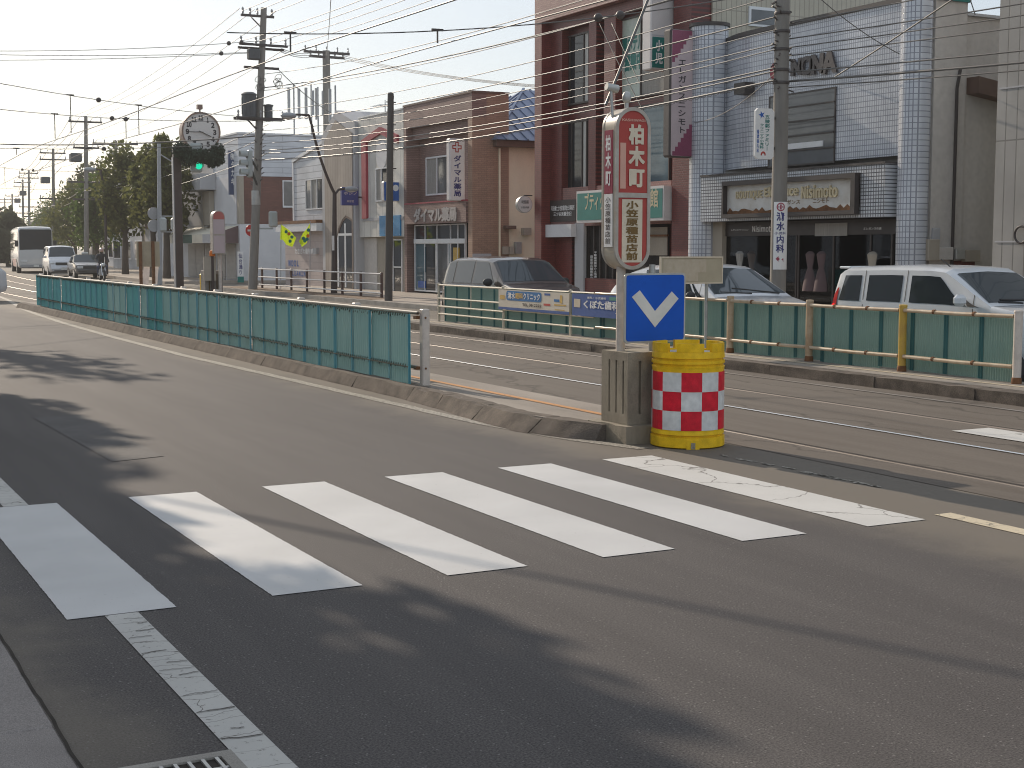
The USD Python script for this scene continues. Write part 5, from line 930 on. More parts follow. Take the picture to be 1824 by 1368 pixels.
c = on1(Z1(214)) + [0.38, 0, 0]; put('transformer', MB().lathe([(0, 0), (0.17, 0), (0.17, 0.55), (0.2, 0.57), (0.2, 0.62), (0, 0.66)], c, 16), 'transformer', p1, smooth=35)
c = on1(Z1(98)) + [-0.38, -0.1, 0]; put('switch_box', MB().rbox(c[0] - 0.24, c[0] + 0.24, c[1] - 0.15, c[1] + 0.15, c[2] - 0.22, c[2] + 0.2, 0.04), 'transformer', p1)
put('arm_brace', MB().bar(on1(Z1(32)) + [-0.5, 0, 0], on1(Z1(52)), 0.04), 'dark_metal', p1); put('arm_brace', MB().bar(on1(Z1(214)) + [-0.5, 0, 0], on1(Z1(235)), 0.05), 'dark_metal', p1)
coil = MB()
for k in range(5): c = on1(Z1(148)) + [random.uniform(-0.2, 0.2), -0.16, random.uniform(-0.2, 0.2)]; coil.tm(trimesh.creation.torus(0.13, 0.012, 16, 5, transform=trimesh.transformations.rotation_matrix(1.3 + 0.3 * k, [1, 0.3, 0])).apply_translation(c))
for k in range(5): c = on1(Z1(139)) + [0.72 + random.uniform(-0.1, 0.1), -0.1, random.uniform(-0.25, 0.1)]; coil.tm(trimesh.creation.torus(0.15, 0.012, 16, 5, transform=trimesh.transformations.rotation_matrix(1.3 + 0.3 * k, [1, 0.3, 0])).apply_translation(c))
put('cable_coil', coil, 'cable', p1)
for k in range(26):
    z = Z1(230) - k * 0.09; a = random.uniform(0, 6.28); put('cable_tie', MB().bar(on1(z) + [0.17 * math.cos(a), 0.17 * math.sin(a), 0], on1(z) + [0.3 * math.cos(a), 0.3 * math.sin(a), 0.08], 0.03), 'dark_metal', p1)
put('band', MB().lathe([(0.172, 0), (0.178, 0.02), (0.178, 0.55), (0.17, 0.57)], on1(3.55), 14), 'galvanised', p1, smooth=40)
# the pole before the boutique
q0, q1 = at(1385, 545, 1, 23.0), at(1394, 0, 1, 23.0); PC = np.array([q0[0], 23.0, 0.12]); PDv = (q1 - q0) / (q1[2] - q0[2]); onR = lambda z: PC + PDv * (z - PC[2])
pr = thing('utility_pole', 'concrete utility pole before the boutique wrapped with a white clinic sign', 'utility pole', PC)
put('shaft', shaft(PC, onR(11.6), 0.165, 0.125, 16), 'concrete_pole', pr, smooth=40)
crossarm(pr, onR(11.2), 0.9, 3); crossarm(pr, onR(9.6), 0.8, 4)
for z in (5.05, 5.3, 5.7, 6.05, 6.4): put('band', MB().lathe([(0.155, 0), (0.163, 0.01), (0.163, 0.05), (0.155, 0.06)], onR(z), 16), 'dark_metal', pr, smooth=40)
for k in range(30):
    z = random.uniform(4.9, 6.7); a = random.choice([random.uniform(2.6, 3.8), random.uniform(-0.5, 0.6)]); put('cable_clip', MB().bar(onR(z) + [0.15 * math.cos(a), 0.15 * math.sin(a) - 0.03, 0], onR(z) + [0.24 * math.cos(a), 0.24 * math.sin(a) - 0.05, random.uniform(-0.06, 0.06)], 0.025), 'dark_metal', pr)
def wrap(z0, z1, r, a0, a1, m, name):
    A = np.linspace(a0, a1, 17); c0, c1 = onR(z0), onR(z1); V = [c + [r * math.cos(a), r * math.sin(a), 0] for c in (c0, c1) for a in A]
    return put(name, MB().add(V, [[i, i + 1, 18 + i, 17 + i] for i in range(16)]), m, pr, smooth=True)
zr = lambda y: float(at(1388, y, 1, 23.0)[2])
wrap(zr(480), zr(360), 0.166, -2.9, -0.25, 'ink_white', 'wrapped_sign')
def wtext(s, y0, y1, wx, m='ink_navy', bold=2):
    p, f = glyphs(s, True, bold); am = -2.03; r = 0.169; z0, z1 = zr(y1), zr(y0)
    a = am + (p[:, 0] - 0.5) * wx / r; zz = z0 + p[:, 1] * (z1 - z0); b = PC + PDv * (zz[:, None] - PC[2])
    put('lettering', MB().add(b + np.c_[r * np.cos(a), r * np.sin(a), 0 * a], f), m, pr)
wtext('清水', 378, 411, 0.17); wtext('内科', 419, 450, 0.17)
p_, f_ = glyphs('小児科', False, 1); a_ = -2.03 + (p_[:, 0] - 0.5) * 0.24 / 0.169; zz = zr(418) + p_[:, 1] * (zr(413) - zr(418)); put('lettering', MB().add(PC + PDv * (zz[:, None] - PC[2]) + np.c_[0.169 * np.cos(a_), 0.169 * np.sin(a_), 0 * a_], f_), 'ink_navy', pr)
tt = np.linspace(0, 2 * math.pi, 25)[:-1]; V = []
for r_ in (0.085, 0.062):
    for t in tt: a = -2.03 + r_ * math.cos(t) / 0.169; V.append(onR(zr(369) + r_ * math.sin(t)) + [0.170 * math.cos(a), 0.170 * math.sin(a), 0])
put('red_ring', MB().add(V, [[i, (i + 1) % 24, 24 + (i + 1) % 24, 24 + i] for i in range(24)]), 'stop_maroon', pr)
for u, v in ((0.05, 0.017), (0.017, 0.05)): put('red_plus', MB().add([onR(zr(369) + sy * v) + [0.1705 * math.cos(-2.03 + sx * u / 0.169), 0.1705 * math.sin(-2.03 + sx * u / 0.169), 0] for sx, sy in ((-1, -1), (1, -1), (1, 1), (-1, 1))], [[0, 1, 2, 3]]), 'stop_maroon', pr)
put('arrow', MB().add([onR(zr(y)) + [0.170 * math.cos(-2.03 + dx / 0.169), 0.170 * math.sin(-2.03 + dx / 0.169), 0] for dx, y in ((-0.09, 461), (-0.03, 456), (-0.03, 459), (0.07, 460), (0.07, 467), (0.05, 463), (-0.03, 463), (-0.03, 466))], [[0, 7, 2, 1], [2, 7, 6, 3], [3, 6, 5, 4]]), 'stop_maroon', pr)
bl = thing('pole_sign', 'white clinic sign with clipped corners hung on the left of the boutique pole', 'pole sign', (17.3, 22.9, 4))
yv = 22.93; x0, x1, z0, z1 = RY(yv, (1346, 192), (1378, 284)); c_ = 0.06; o_ = [(x0 + c_, z0), (x1 - c_, z0), (x1, z0 + c_), (x1, z1 - c_), (x1 - c_, z1), (x0 + c_, z1), (x0, z1 - c_), (x0, z0 + c_)]
put('panel', MB().prism(o_, (0, yv, 0), (1, 0, 0), (0, 0, 1), (0, 0.05, 0)), 'ink_white', bl); text(bl, '五稜郭ファミリー', 'sign_teal', (x0 + 0.23, yv - 0.004, z0 + 0.17), (0.12, 0, 0), (0, 0, z1 - z0 - 0.3), True, bold=1); text(bl, 'クリニック小児科', 'sign_teal', (x0 + 0.11, yv - 0.004, z0 + 0.2), (0.10, 0, 0), (0, 0, z1 - z0 - 0.5), True); text(bl, '循環器内科', 'sign_blue2', (x0 + 0.04, yv - 0.004, z0 + 0.12), (0.05, 0, 0), (0, 0, 0.45), True)
put('star', MB().prism([((0.08 if k % 2 else 0.03) * math.cos(k * math.pi / 5), (0.08 if k % 2 else 0.03) * math.sin(k * math.pi / 5)) for k in range(10)], (x0 + 0.15, yv - 0.001, z1 - 0.13), (1, 0, 0), (0, 0, 1), (0, -0.003, 0)), 'sign_blue2', bl); put('red_arch', MB().prism(Point(0, 0).buffer(0.06).difference(Point(0, -0.01).buffer(0.032)).difference(sbox(-0.1, -0.1, 0.1, -0.02)), (x0 + 0.2, yv - 0.001, z0 + 0.09), (1, 0, 0), (0, 0, 1), (0, -0.003, 0)), 'stop_red', bl)
for t in (0.2, 0.8): put('bracket', MB().box(x1 - 0.03, PC[0] - 0.1, yv + 0.051, yv + 0.08, z0 + (z1 - z0) * t, z0 + (z1 - z0) * t + 0.05), 'dark_metal', bl)
# short dark post
q0, q1 = at(692, 541, 1, 42.1), at(696, 168, 1, 42.1)
dp = thing('concrete_post', 'short dark wooden-looking post standing before the pharmacy and white building', 'post', (q0[0], 42.1, 0.1))
put('shaft', shaft((q0[0], 42.1, 0.1), (q1[0], 42.1, q1[2]), 0.13, 0.10, 14), 'dark_pole', dp, smooth=40); put('cap', MB().lathe([(0.10, 0), (0.08, 0.05), (0, 0.07)], (q1[0], 42.1, q1[2]), 14), 'dark_pole', dp, smooth=40)
for y in (182, 222, 265, 300): z = float(at(693, y, 1, 42.1)[2]); put('bolt', MB().bar((q1[0] - 0.16, 42.08, z), (q1[0] + 0.16, 42.08, z), 0.03), 'dark_metal', dp)
DPT = np.array([q1[0], 42.1, q1[2]])
# distant poles along the bend
FP = []
for i, (pxx, ptop, lab) in enumerate(((153, 207, 'concrete utility pole rising out of the roadside trees, with a hanging switch box'), (95, 265, 'second distant utility pole, above the bus'), (52, 303, 'far utility pole with a double crossarm over the bus roof'), (41, 320, 'far utility pole beside the double crossarm pole'), (22, 345, 'small distant utility pole above the white car'), (9, 352, 'smallest distant utility pole at the left end'))):
    b = along(pxx, 17.9); h = float(at(pxx, ptop, 1, b[1])[2])
    u = thing('utility_pole', lab, 'utility pole', b, group='utility poles up the street'); put('shaft', shaft(b, b + [0.25, 0, h], 0.19, 0.12, 10), 'concrete_pole', u, smooth=40)
    for dz, hf in ((0.4, 1.15), (2.2, 0.9) if i in (0,) else (1.0, 1.2), (4.6, 1.3), (5.8, 1.0)): crossarm(u, b + [0.2, -0.05, h - dz], hf, 3 if dz < 5 else 0, 0.12)
    if i < 4: c = b + [-0.55, -0.05, h - 2.9]; put('switch_box', MB().rbox(c[0] - 0.4, c[0] + 0.4, c[1] - 0.3, c[1] + 0.3, c[2] - 0.3, c[2] + 0.3, 0.05), 'transformer', u)
    FP.append((b, h))
def plainpole(pxx, ptop, X, lab, arms, m='concrete_pole', r=0.16):
    q = at(pxx, ptop, 0, X); b = np.array([X, q[1], 0.05]); u = thing('utility_pole', lab, 'utility pole', b); put('shaft', shaft(b, b + [0, 0, q[2]], r * 1.25, r, 12), m, u, smooth=40)
    for dz, hf in arms: crossarm(u, b + [0, -0.1, q[2] - dz], hf, 5, 0.13)
    return b, q[2]
BP = plainpole(581, 92, 27.5, 'utility pole with a cluttered crossarm behind the gabled building', ((0.12, 1.3), (0.35, 1.0)), r=0.2)
CP = plainpole(205, 251, 27.0, 'utility pole with drooping insulators behind the roadside trees', ((0.3, 1.9), (1.4, 0.6)))
plainpole(254, 281, 25.0, 'bare pole top showing between two roadside trees', ())
# antennas
for k, (x, yt, yb) in enumerate(((523, 151, 300), (554, 150, 300), (566, 155, 300), (597, 152, 330))):
    X = 27.0; t, b = at(x, yt, 0, X), at(x, yb, 0, X); am = thing('antenna_mast', ('slim antenna mast with one side panel, leftmost on the corner shop roof', 'antenna mast with twin side panels on the corner shop roof', 'antenna mast with short panels next to the twin panel mast', 'antenna mast close to the gable peak')[k], 'antenna', (X, t[1], b[2]), group='antenna masts on the roofs')
    put('mast', MB().tube([(X, t[1], b[2] - 1.5), (X, t[1], t[2])], 0.045, 6), 'lamp_grey', am); sides = ((-1, 1), (-1, 1), (-1, 1), (-1,))[k]
    for s in sides: put('panel', MB().box(X + s * 0.30 - 0.07, X + s * 0.30 + 0.07, t[1] - 0.05, t[1] + 0.05, t[2] - 1.9 + 0.4 * (k == 2), t[2] - 0.2), 'lamp_grey', am)
    put('stay', MB().bar((X, t[1], t[2] - 3.2), (X - 1.3, t[1], b[2] - 1.5), 0.03).bar((X, t[1], t[2] - 3.2), (X + 1.3, t[1], b[2] - 1.5), 0.03), 'lamp_grey', am)
tv = thing('antenna_mast', 'thin television aerial on the white building roof beside the dark post', 'antenna', (23, 52, 6.5), group='antenna masts on the roofs')
X = 23.0; t, b = at(686, 178, 0, X), at(686, 215, 0, X); put('mast', MB().tube([(X, t[1], b[2] - 0.6), (X, t[1], t[2])], 0.02, 6), 'lamp_grey', tv); put('boom', MB().bar((X, t[1] + 0.9, t[2] - 0.2), (X, t[1] - 0.2, t[2] - 0.2), 0.025), 'lamp_grey', tv)
for k in range(6): put('element', MB().bar((X - 0.3, t[1] + 0.9 - k * 0.2, t[2] - 0.2), (X + 0.3, t[1] + 0.9 - k * 0.2, t[2] - 0.2), 0.012), 'lamp_grey', tv)

# double arm street lamp
q = at(595, 523, 0, 18.7); YL = q[1]; L_ = lambda x, y: at(x, y, 1, YL)
sl = thing('street_lamp', 'brown street lamp with one long curved arm and one short arm', 'street lamp', (18.7, YL, 0.15))
put('post', shaft(L_(595, 525), L_(596, 345), 0.12, 0.075, 12), 'brown_post', sl, smooth=40)
cv = [L_(*p) for p in ((596, 345), (590, 333), (580, 308), (570, 280), (561, 248), (555, 222), (550, 205))]; put('long_arm', MB().tube(cv, np.linspace(0.06, 0.045, 7), 8), 'brown_post', sl, smooth=40); put('lamp_bracket', MB().tube([L_(550.5, 205), L_(526, 204)], 0.04, 8), 'brown_post', sl, smooth=40)
c = L_(514, 206); hd = put('lamp_head', MB().ell(c, (0.30, 0.17, 0.12)), 'lamp_grey', sl, smooth=True); put('lens', MB().ell(c - [0.02, 0, 0.045], (0.22, 0.14, 0.09)), 'clock_face', hd, smooth=True)
put('short_arm', MB().tube([L_(596, 347), L_(603, 338), L_(614, 336)], 0.045, 8), 'brown_post', sl, smooth=40); c = L_(626, 337); hd = put('lamp_head', MB().ell(c, (0.28, 0.17, 0.11)), 'lamp_grey', sl, smooth=True); put('lens', MB().ell(c - [0, 0, 0.04], (0.2, 0.14, 0.08)), 'clock_face', hd, smooth=True)
put('label_plate', MB().box(L_(589, 430)[0], L_(593, 430)[0], YL - 0.14, YL - 0.125, L_(590, 446)[2], L_(590, 420)[2]), 'ink_white', sl)
lf = thing('street_lamp', 'distant street lamp with an arm above the trees beside a utility pole', 'street lamp', along(189, 17.7)); b = along(189, 17.7); t1, t2, t3 = at(187, 345, 1, b[1]), at(179, 302, 1, b[1]), at(160, 302, 1, b[1])
put('post', MB().tube([b, t1, t2], [0.1, 0.09, 0.08], 8), 'brown_post', lf); put('arm', MB().tube([t2, t3], 0.06, 6), 'brown_post', lf); put('lamp_head', MB().ell(t3, (0.4, 0.2, 0.15)), 'lamp_grey', lf, smooth=True)
# clock
YC2 = 62.0; C_ = lambda x, y: at(x, y, 1, YC2)
ck2 = thing('street_clock', 'large round street clock on a brown post hung with a dark garland', 'clock', C_(318, 520))
ps_ = C_(318, 525); put('post', MB().rbox(C_(312, 400)[0], C_(325.5, 400)[0], YC2, YC2 + 0.3, 0.1, C_(318, 262)[2], 0.02), 'brown_post', ck2); put('pale_strip', MB().box(C_(312, 400)[0] - 0.03, C_(312, 400)[0] - 0.001, YC2 + 0.02, YC2 + 0.28, 0.1, C_(318, 280)[2]), 'lamp_grey', ck2)
cc = C_(358, 235); R = (C_(391, 235)[0] - C_(325, 235)[0]) / 2 * 1.05; put('case', MB().tube([cc, cc + [0, 0.42, 0]], R, 40), 'clock_rim', ck2, smooth=40)
rg = Point(0, 0).buffer(R, 24).difference(Point(0, 0).buffer(R * 0.92, 24)); put('bezel', MB().prism(rg, cc - [0, 0.001, 0], (1, 0, 0), (0, 0, 1), (0, -0.05, 0)), 'clock_rim', ck2, smooth=30); fc = put('dial', MB().prism(Point(0, 0).buffer(R * 0.93, 24), cc - [0, 0.001, 0], (1, 0, 0), (0, 0, 1), (0, -0.015, 0)), 'clock_face', ck2)
for n in range(1, 13): a = math.pi / 2 - n * math.pi / 6; s = R * 0.27; o = cc + [R * 0.70 * math.cos(a), -0.02, R * 0.70 * math.sin(a)]; wn_ = s * (0.95 if n > 9 else 0.65 if n != 1 else 0.35); text(fc, str(n), 'ink_black', o - [wn_ / 2, 0, s / 2], (wn_, 0, 0), (0, 0, s), bold=4, name='numeral')
hh = lambda a, l, w, nm: put(nm, MB().bar(cc + [-0.12 * math.cos(a) * R, -0.03, -0.12 * math.sin(a) * R], cc + [l * R * math.cos(a), -0.03, l * R * math.sin(a)], w, 0.012), 'ink_black', fc)
hh(math.radians(-23), 0.55, 0.10, 'hour_hand'); hh(math.radians(180), 0.78, 0.05, 'minute_hand')
put('lamp', MB().box(cc[0] - 0.13, cc[0] + 0.10, YC2, YC2 + 0.2, cc[2] + R + 0.12, cc[2] + R + 0.32).box(cc[0] - 0.03, cc[0] + 0.03, YC2 + 0.08, YC2 + 0.14, cc[2] + R - 0.02, cc[2] + R + 0.12), 'clock_rim', ck2)
put('arm', MB().box(C_(318, 280)[0], cc[0] + 0.1, YC2 + 0.08, YC2 + 0.22, C_(340, 287)[2], C_(340, 280)[2]).box(cc[0] - 0.08, cc[0] + 0.08, YC2 + 0.1, YC2 + 0.24, C_(340, 285)[2], cc[2] - R + 0.05), 'brown_post', ck2)
gl = []
def leafs(cs, n, rad, size, flat=1.0):
    """Small leaf quads scattered round centres."""
    cs = np.asarray(cs, float); k = rng.integers(0, len(cs), n); d = rng.normal(size=(n, 3)); d /= np.linalg.norm(d, axis=1, keepdims=True)
    c = cs[k] + d * (np.asarray(rad).reshape(-1)[k] if np.ndim(rad) else rad)[..., None] * rng.uniform(0.35, 1.0, (n, 1)) ** 0.6 * [1, 1, flat] if np.ndim(rad) else cs[k] + d * rad * rng.uniform(0.3, 1.0, (n, 1)) ** 0.6 * [1, 1, flat]
    u = rng.normal(size=(n, 3)); u /= np.linalg.norm(u, axis=1, keepdims=True); w = np.cross(u, d + 0.4 * rng.normal(size=(n, 3))); w /= np.maximum(np.linalg.norm(w, axis=1, keepdims=True), 1e-6)
    s = size * rng.uniform(0.6, 1.3, (n, 1)); V = np.stack([c - u * s, c + w * s * 0.55, c + u * s, c - w * s * 0.55], 1).reshape(-1, 3); b = np.arange(n)[:, None] * 4
    return MB().add(V, np.hstack([b, b + 1, b + 2, b + 3]))
gp_ = [C_(x, y) - [0, 0.5, 0] for x, y in ((313, 270), (320, 274), (329, 278), (338, 280), (347, 279), (356, 279), (365, 281), (374, 281), (381, 275), (382, 268), (382, 285), (372, 288), (328, 284), (317, 266), (324, 270))]
gar = solo('garland', leafs(gp_, 4200, 0.33, 0.075), 'garland', 'dark artificial leaf garland draped under the street clock', 'garland')
sg = thing('traffic_signal', 'lit green traffic signal hanging below the clock garland', 'traffic signal', C_(348, 310), group='traffic signals'); c = C_(347, 297)
put('housing', MB().rbox(c[0] - 0.26, c[0] + 0.26, YC2 - 0.35, YC2 - 0.12, c[2] - 0.26, c[2] + 1.0, 0.08), 'signal_grey', sg); c2 = C_(350, 296); put('green_lens', MB().prism(Point(0, 0).buffer(0.15, 16), (c2[0], YC2 - 0.352, c2[2]), (1, 0, 0), (0, 0, 1), (0, -0.02, 0)), 'green_light', sg)
vis = Point(0, 0).buffer(0.18, 16).difference(Point(0, 0).buffer(0.165, 16)).difference(sbox(-1, -1, 1, -0.06)); put('visor', MB().prism(vis, (c2[0], YC2 - 0.351, c2[2]), (1, 0, 0), (0, 0, 1), (0, -0.22, 0)), 'signal_grey', sg); put('hanger', MB().bar((c[0], YC2 + 0.1, c[2] + 0.9), (c[0], YC2 - 0.2, c[2] + 0.9), 0.06), 'brown_post', sg)
s2 = thing('traffic_signal', 'three lens traffic signal seen edge on beside the tall utility pole', 'traffic signal', (16.8, 55.8, 4), group='traffic signals'); ys = 55.8; x0, x1, z0, z1 = RY(ys, (440, 267), (449, 316))
put('housing', MB().rbox(x0, x1, ys - 0.16, ys + 0.16, z0, z1, 0.05), 'signal_grey', s2)
for k in range(3):
    zc = z1 - (z1 - z0) * (0.17 + 0.33 * k); yz = [(0.16 * math.cos(t), 0.16 * math.sin(t)) for t in np.linspace(-0.5, math.pi + 0.5, 14)]; prf = yz + [(a * 0.9, b * 0.9) for a, b in yz[::-1]]
    put('visor', MB().prism(prf, (x0 + 0.001, ys, zc), (0, 1, 0), (0, 0, 1), (-0.30, 0, 0)), 'signal_grey', s2); put('lens', MB().prism(Point(0, 0).buffer(0.14), (x0 + 0.002, ys, zc), (0, 1, 0), (0, 0, 1), (-0.03, 0, 0)), 'signal_dark', s2)
put('bracket', MB().bar((x1 - 0.02, ys, z1 - 0.35), on1(4.9) + [0, -0.1, 0], 0.06).bar((x1 - 0.02, ys, z0 + 0.3), on1(4.3) + [0, -0.1, 0], 0.06), 'signal_dark', s2)
s3 = thing('pedestrian_signal', 'grey pedestrian signal seen from behind on an arm of the tall pole', 'pedestrian signal', (18.4, 56, 2.5), group='pedestrian signals'); x0, x1, z0, z1 = RY(56.0, (480, 376), (494, 405)); put('housing', MB().rbox(x0, x1, 55.9, 56.2, z0, z1, 0.06), 'signal_grey', s3); put('arm', MB().bar(((x0 + x1) / 2, 56.05, z0 - 0.05), on1(z0 - 0.05), 0.06), 'signal_grey', s3)
gpos = along(283, 16.9); YG = gpos[1]; G_ = lambda x, y: at(x, y, 1, YG)
sp = thing('signal_pole', 'slim grey steel signal pole before the nearest roadside tree', 'signal pole', gpos); put('shaft', shaft(gpos, G_(283, 256), 0.13, 0.09, 10), 'lamp_grey', sp, smooth=40); put('stay', MB().tube([G_(287, 276), G_(313, 292)], 0.03, 6), 'lamp_grey', sp); put('sign_back', MB().tube([G_(275, 380) + [0, 0.1, 0], G_(275, 380) + [0, 0.13, 0]], 0.3, 20), 'lamp_grey', sp); put('sign_back', MB().tube([G_(275, 402) + [0, 0.1, 0], G_(275, 402) + [0, 0.13, 0]], 0.3, 20), 'lamp_grey', sp)
for y in (385, 413): put('arm', MB().bar(G_(283, y), G_(312, y), 0.06), 'lamp_grey', sp)
for k, (a, b) in enumerate((((283, 387), (296, 413)), ((304, 388), (315, 411)))):
    x0, x1, z0, z1 = RY(YG, a, b); u = thing('pedestrian_signal', ('pale pedestrian signal box on the slim grey signal pole', 'pedestrian signal with an amber glow beside the clock post')[k], 'pedestrian signal', (x0, YG, z0), group='pedestrian signals'); put('housing', MB().rbox(x0, x1, YG - 0.2, YG + 0.1, z0, z1, 0.08), 'signal_grey', u)
    if k: put('lens', MB().box(x0 + 0.1, x1 - 0.1, YG - 0.215, YG - 0.2, z0 + (z1 - z0) * 0.52, z1 - 0.1), 'signal_dark', u); put('lit_lens', MB().box(x0 + 0.14, x1 - 0.14, YG - 0.215, YG - 0.2, z0 + 0.12, z0 + (z1 - z0) * 0.42), 'amber_light', u)
ne = thing('no_entry_sign', 'round red no entry sign on a grey pole left of the tall utility pole', 'road sign', (16.5, 57, 0.15)); x0, x1, z0, z1 = RY(57.2, (441, 400), (454, 421)); c = np.array([(x0 + x1) / 2, 57.2, (z0 + z1) / 2]); R = (z1 - z0) / 2
put('disc', MB().prism(Point(0, 0).buffer(R, 20), c, (1, 0, 0), (0, 0, 1), (0, 0.02, 0)), 'no_entry_red', ne); put('white_bar', MB().box(c[0] - R * 0.65, c[0] + R * 0.65, 57.192, 57.199, c[2] - R * 0.16, c[2] + R * 0.16), 'ink_white', ne); put('pole', MB().tube([(c[0] - 0.02, 57.25, 0.1), (c[0] - 0.02, 57.25, z1)], 0.035, 8), 'lamp_grey', ne)
# flags
for k, (pole, pts, lab) in enumerate((((500, 402, 505), ((500, 399), (506, 403), (516, 411), (527, 424), (521, 440), (511, 436), (503, 427), (498.5, 427)), 'lime green flag with dark marks hanging left on its staff'), ((552, 397, 500), ((552.5, 397), (551, 420), (546, 433), (537, 440), (533, 430), (540, 416), (547, 406)), 'lime green flag with dark marks curling right on its staff'))):
    YF_ = float(at(500 + 40 * k, 500, 0, 18.9)[1]); F_ = lambda x, y: at(x, y, 1, YF_)
    fl = thing('flag', lab, 'flag', F_(pole[0], 515), group='lime flags by the railing'); put('staff', MB().tube([F_(pole[0], 516), F_(pole[0] + 0.5, pole[1] - 3)], 0.015, 6), 'lamp_grey', fl)
    pp_ = np.array([F_(*p) for p in pts]); pp_[:, 1] += 0.06 * np.sin(np.arange(len(pp_)) * 1.7); cen = pp_.mean(0); put('cloth', MB().add(np.vstack([cen[None], pp_]), [[0, 1 + i, 1 + (i + 1) % len(pp_)] for i in range(len(pp_))]), 'lime_cloth', fl, smooth=True)
    for j in range(5 if k else 4): r = pp_[j + (k == 0)] * 0.45 + cen * 0.55; put('mark', MB().prism(Point(0, 0).buffer(0.07, 6), r - [0, 0.12, 0], (1, 0, 0), (0, 0, 1), (0, -0.004, 0)), 'sign_teal' if j != 1 else 'sign_orange', fl)
# sidewalk railing
rl_ = thing('railing', 'brown posted pedestrian railing with three silver rails before the shops', 'railing', (18.6, 52, 0.15)); XRl = 18.45
ry = [Yat(x, XRl) for x in (466, 492, 518, 546, 577, 609, 642, 679)]
for y in ry: put('post', MB().rbox(XRl - 0.04, XRl + 0.04, y - 0.04, y + 0.04, 0.14, 1.0, 0.01), 'fence_brown', rl_)
for z in (0.95, 0.62, 0.30): put('rail', MB().tube([(XRl - 0.05, ry[0] + 0.3, z), (XRl - 0.05, ry[-1] - 0.05, z)], 0.026, 8), 'fence_alu', rl_, smooth=40)
# the stop at the other end of the far platform
XT = 13.5; YT = 46.7; T_ = lambda x, y: at(x, y, 1, YT)
s4 = thing('stop_sign', 'faded pink tram stop sign with a red rounded head far along the far platform', 'stop sign', T_(390, 535)); x0, x1, z0, z1 = RY(YT, (378, 375), (402, 452)); w = x1 - x0; h = z1 - z0
cp = LineString([(w / 2, 0), (w / 2, h - w / 2)]).buffer(w / 2, 16).intersection(sbox(0, 0, w, h)); put('box', MB().prism(cp, (x0, YT, z0), (1, 0, 0), (0, 0, 1), (0, 0.3, 0)), 'stop_rim', s4, smooth=30)
put('face', MB().prism(cp.buffer(-0.025), (x0, YT - 0.001, z0), (1, 0, 0), (0, 0, 1), (0, -0.004, 0)), 'sign_pink', s4); put('red_head', MB().prism(cp.buffer(-0.03).intersection(sbox(0, h * 0.80, w, h)), (x0, YT - 0.006, z0), (1, 0, 0), (0, 0, 1), (0, -0.003, 0)), 'stop_faded', s4); put('panel_seam', MB().box(x0 + 0.03, x1 - 0.03, YT - 0.009, YT - 0.006, z0 + h * 0.42, z0 + h * 0.46), 'stop_rim', s4)
put('pole', MB().tube([((x0 + x1) / 2 + 0.06, YT + 0.15, 0.14), ((x0 + x1) / 2 + 0.06, YT + 0.15, z0 + 0.02)], 0.06, 10), 'post_white', s4, smooth=40)
b4 = thing('concrete_block', 'small grey concrete block at the foot of the far stop sign', 'concrete block', T_(385, 530)); x0, x1, z0, z1 = RY(YT + 0.35, (365, 482), (403, 530)); put('body', MB().rbox(x0, x1 - 0.1, YT + 0.35, YT + 0.9, 0.14, z1, 0.02), 'concrete_pole', b4)
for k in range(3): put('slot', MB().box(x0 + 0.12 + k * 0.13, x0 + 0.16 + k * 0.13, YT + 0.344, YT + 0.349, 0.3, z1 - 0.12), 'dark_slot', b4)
d4 = thing('crash_drum', 'plain yellow crash drum half hidden behind the far concrete block', 'drum', T_(362, 525)); c = at(363, 500, 1, YT + 1.3); put('body', MB().lathe([(0, 0), (0.33, 0), (0.34, 0.1), (0.325, 0.12), (0.325, 0.72), (0.335, 0.76), (0.3, 0.8), (0, 0.8)], (c[0] + 0.2, YT + 1.3, 0.15), 24), 'drum_yellow', d4, smooth=40)
l4 = thing('warning_lamp', 'orange warning lamp on a brown board beside the far stop sign', 'warning lamp', T_(376, 480)); x0, x1, z0, z1 = RY(YT + 0.2, (363, 457), (377, 484)); put('board', MB().box(x0, x1 + 0.15, YT + 0.2, YT + 0.28, z0 - 0.3, z1), 'wall_buff', l4); c = at(378, 451, 1, YT + 0.2); put('lamp', MB().lathe([(0, 0), (0.09, 0), (0.10, 0.04), (0.10, 0.14), (0.06, 0.2), (0, 0.21)], c - [0, 0, 0.1], 14), 'sign_orange', l4, smooth=40); put('post', MB().box(c[0] - 0.04, c[0] + 0.04, YT + 0.17, YT + 0.23, 0.14, c[2] - 0.1), 'brown_post', l4)
n4 = thing('notice_board', 'back of a pale wooden notice board on two brown posts beyond the barrier', 'notice board', at(264, 508, 0, 13.5)); YN4 = 57.2; x0, x1, z0, z1 = RY(YN4, (243, 430), (285, 475))
put('board', MB().box(x0, x1, YN4, YN4 + 0.05, z0, z1), 'beige_board', n4)
for x in (250, 272.5): xx = float(at(x, 470, 1, YN4)[0]); put('post', MB().box(xx - 0.06, xx + 0.06, YN4 - 0.09, YN4 - 0.002, 0.1, z1), 'rust', n4)
for k, (a, b) in enumerate(((257, 269), (275, 285))): x0, x1, z0, z1 = RY(YN4, (a, 474), (b, 512)); solo('plastic_sheet', MB().add([[x0 + (x1 - x0) * i / 4 - 0.03 * j, YN4 + 0.03 * ((i + j) % 2) + 0.1, z0 + (z1 - z0) * (1 - j / 3)] for j in range(4) for i in range(5)], [[5 * j + i, 5 * j + i + 1, 5 * j + i + 6, 5 * j + i + 5] for j in range(3) for i in range(4)]), 'plastic_bag', ('crumpled pale sheet hanging between the notice board posts', 'crumpled pale sheet hanging under the right end of the notice board')[k], 'sheet', smooth=True)

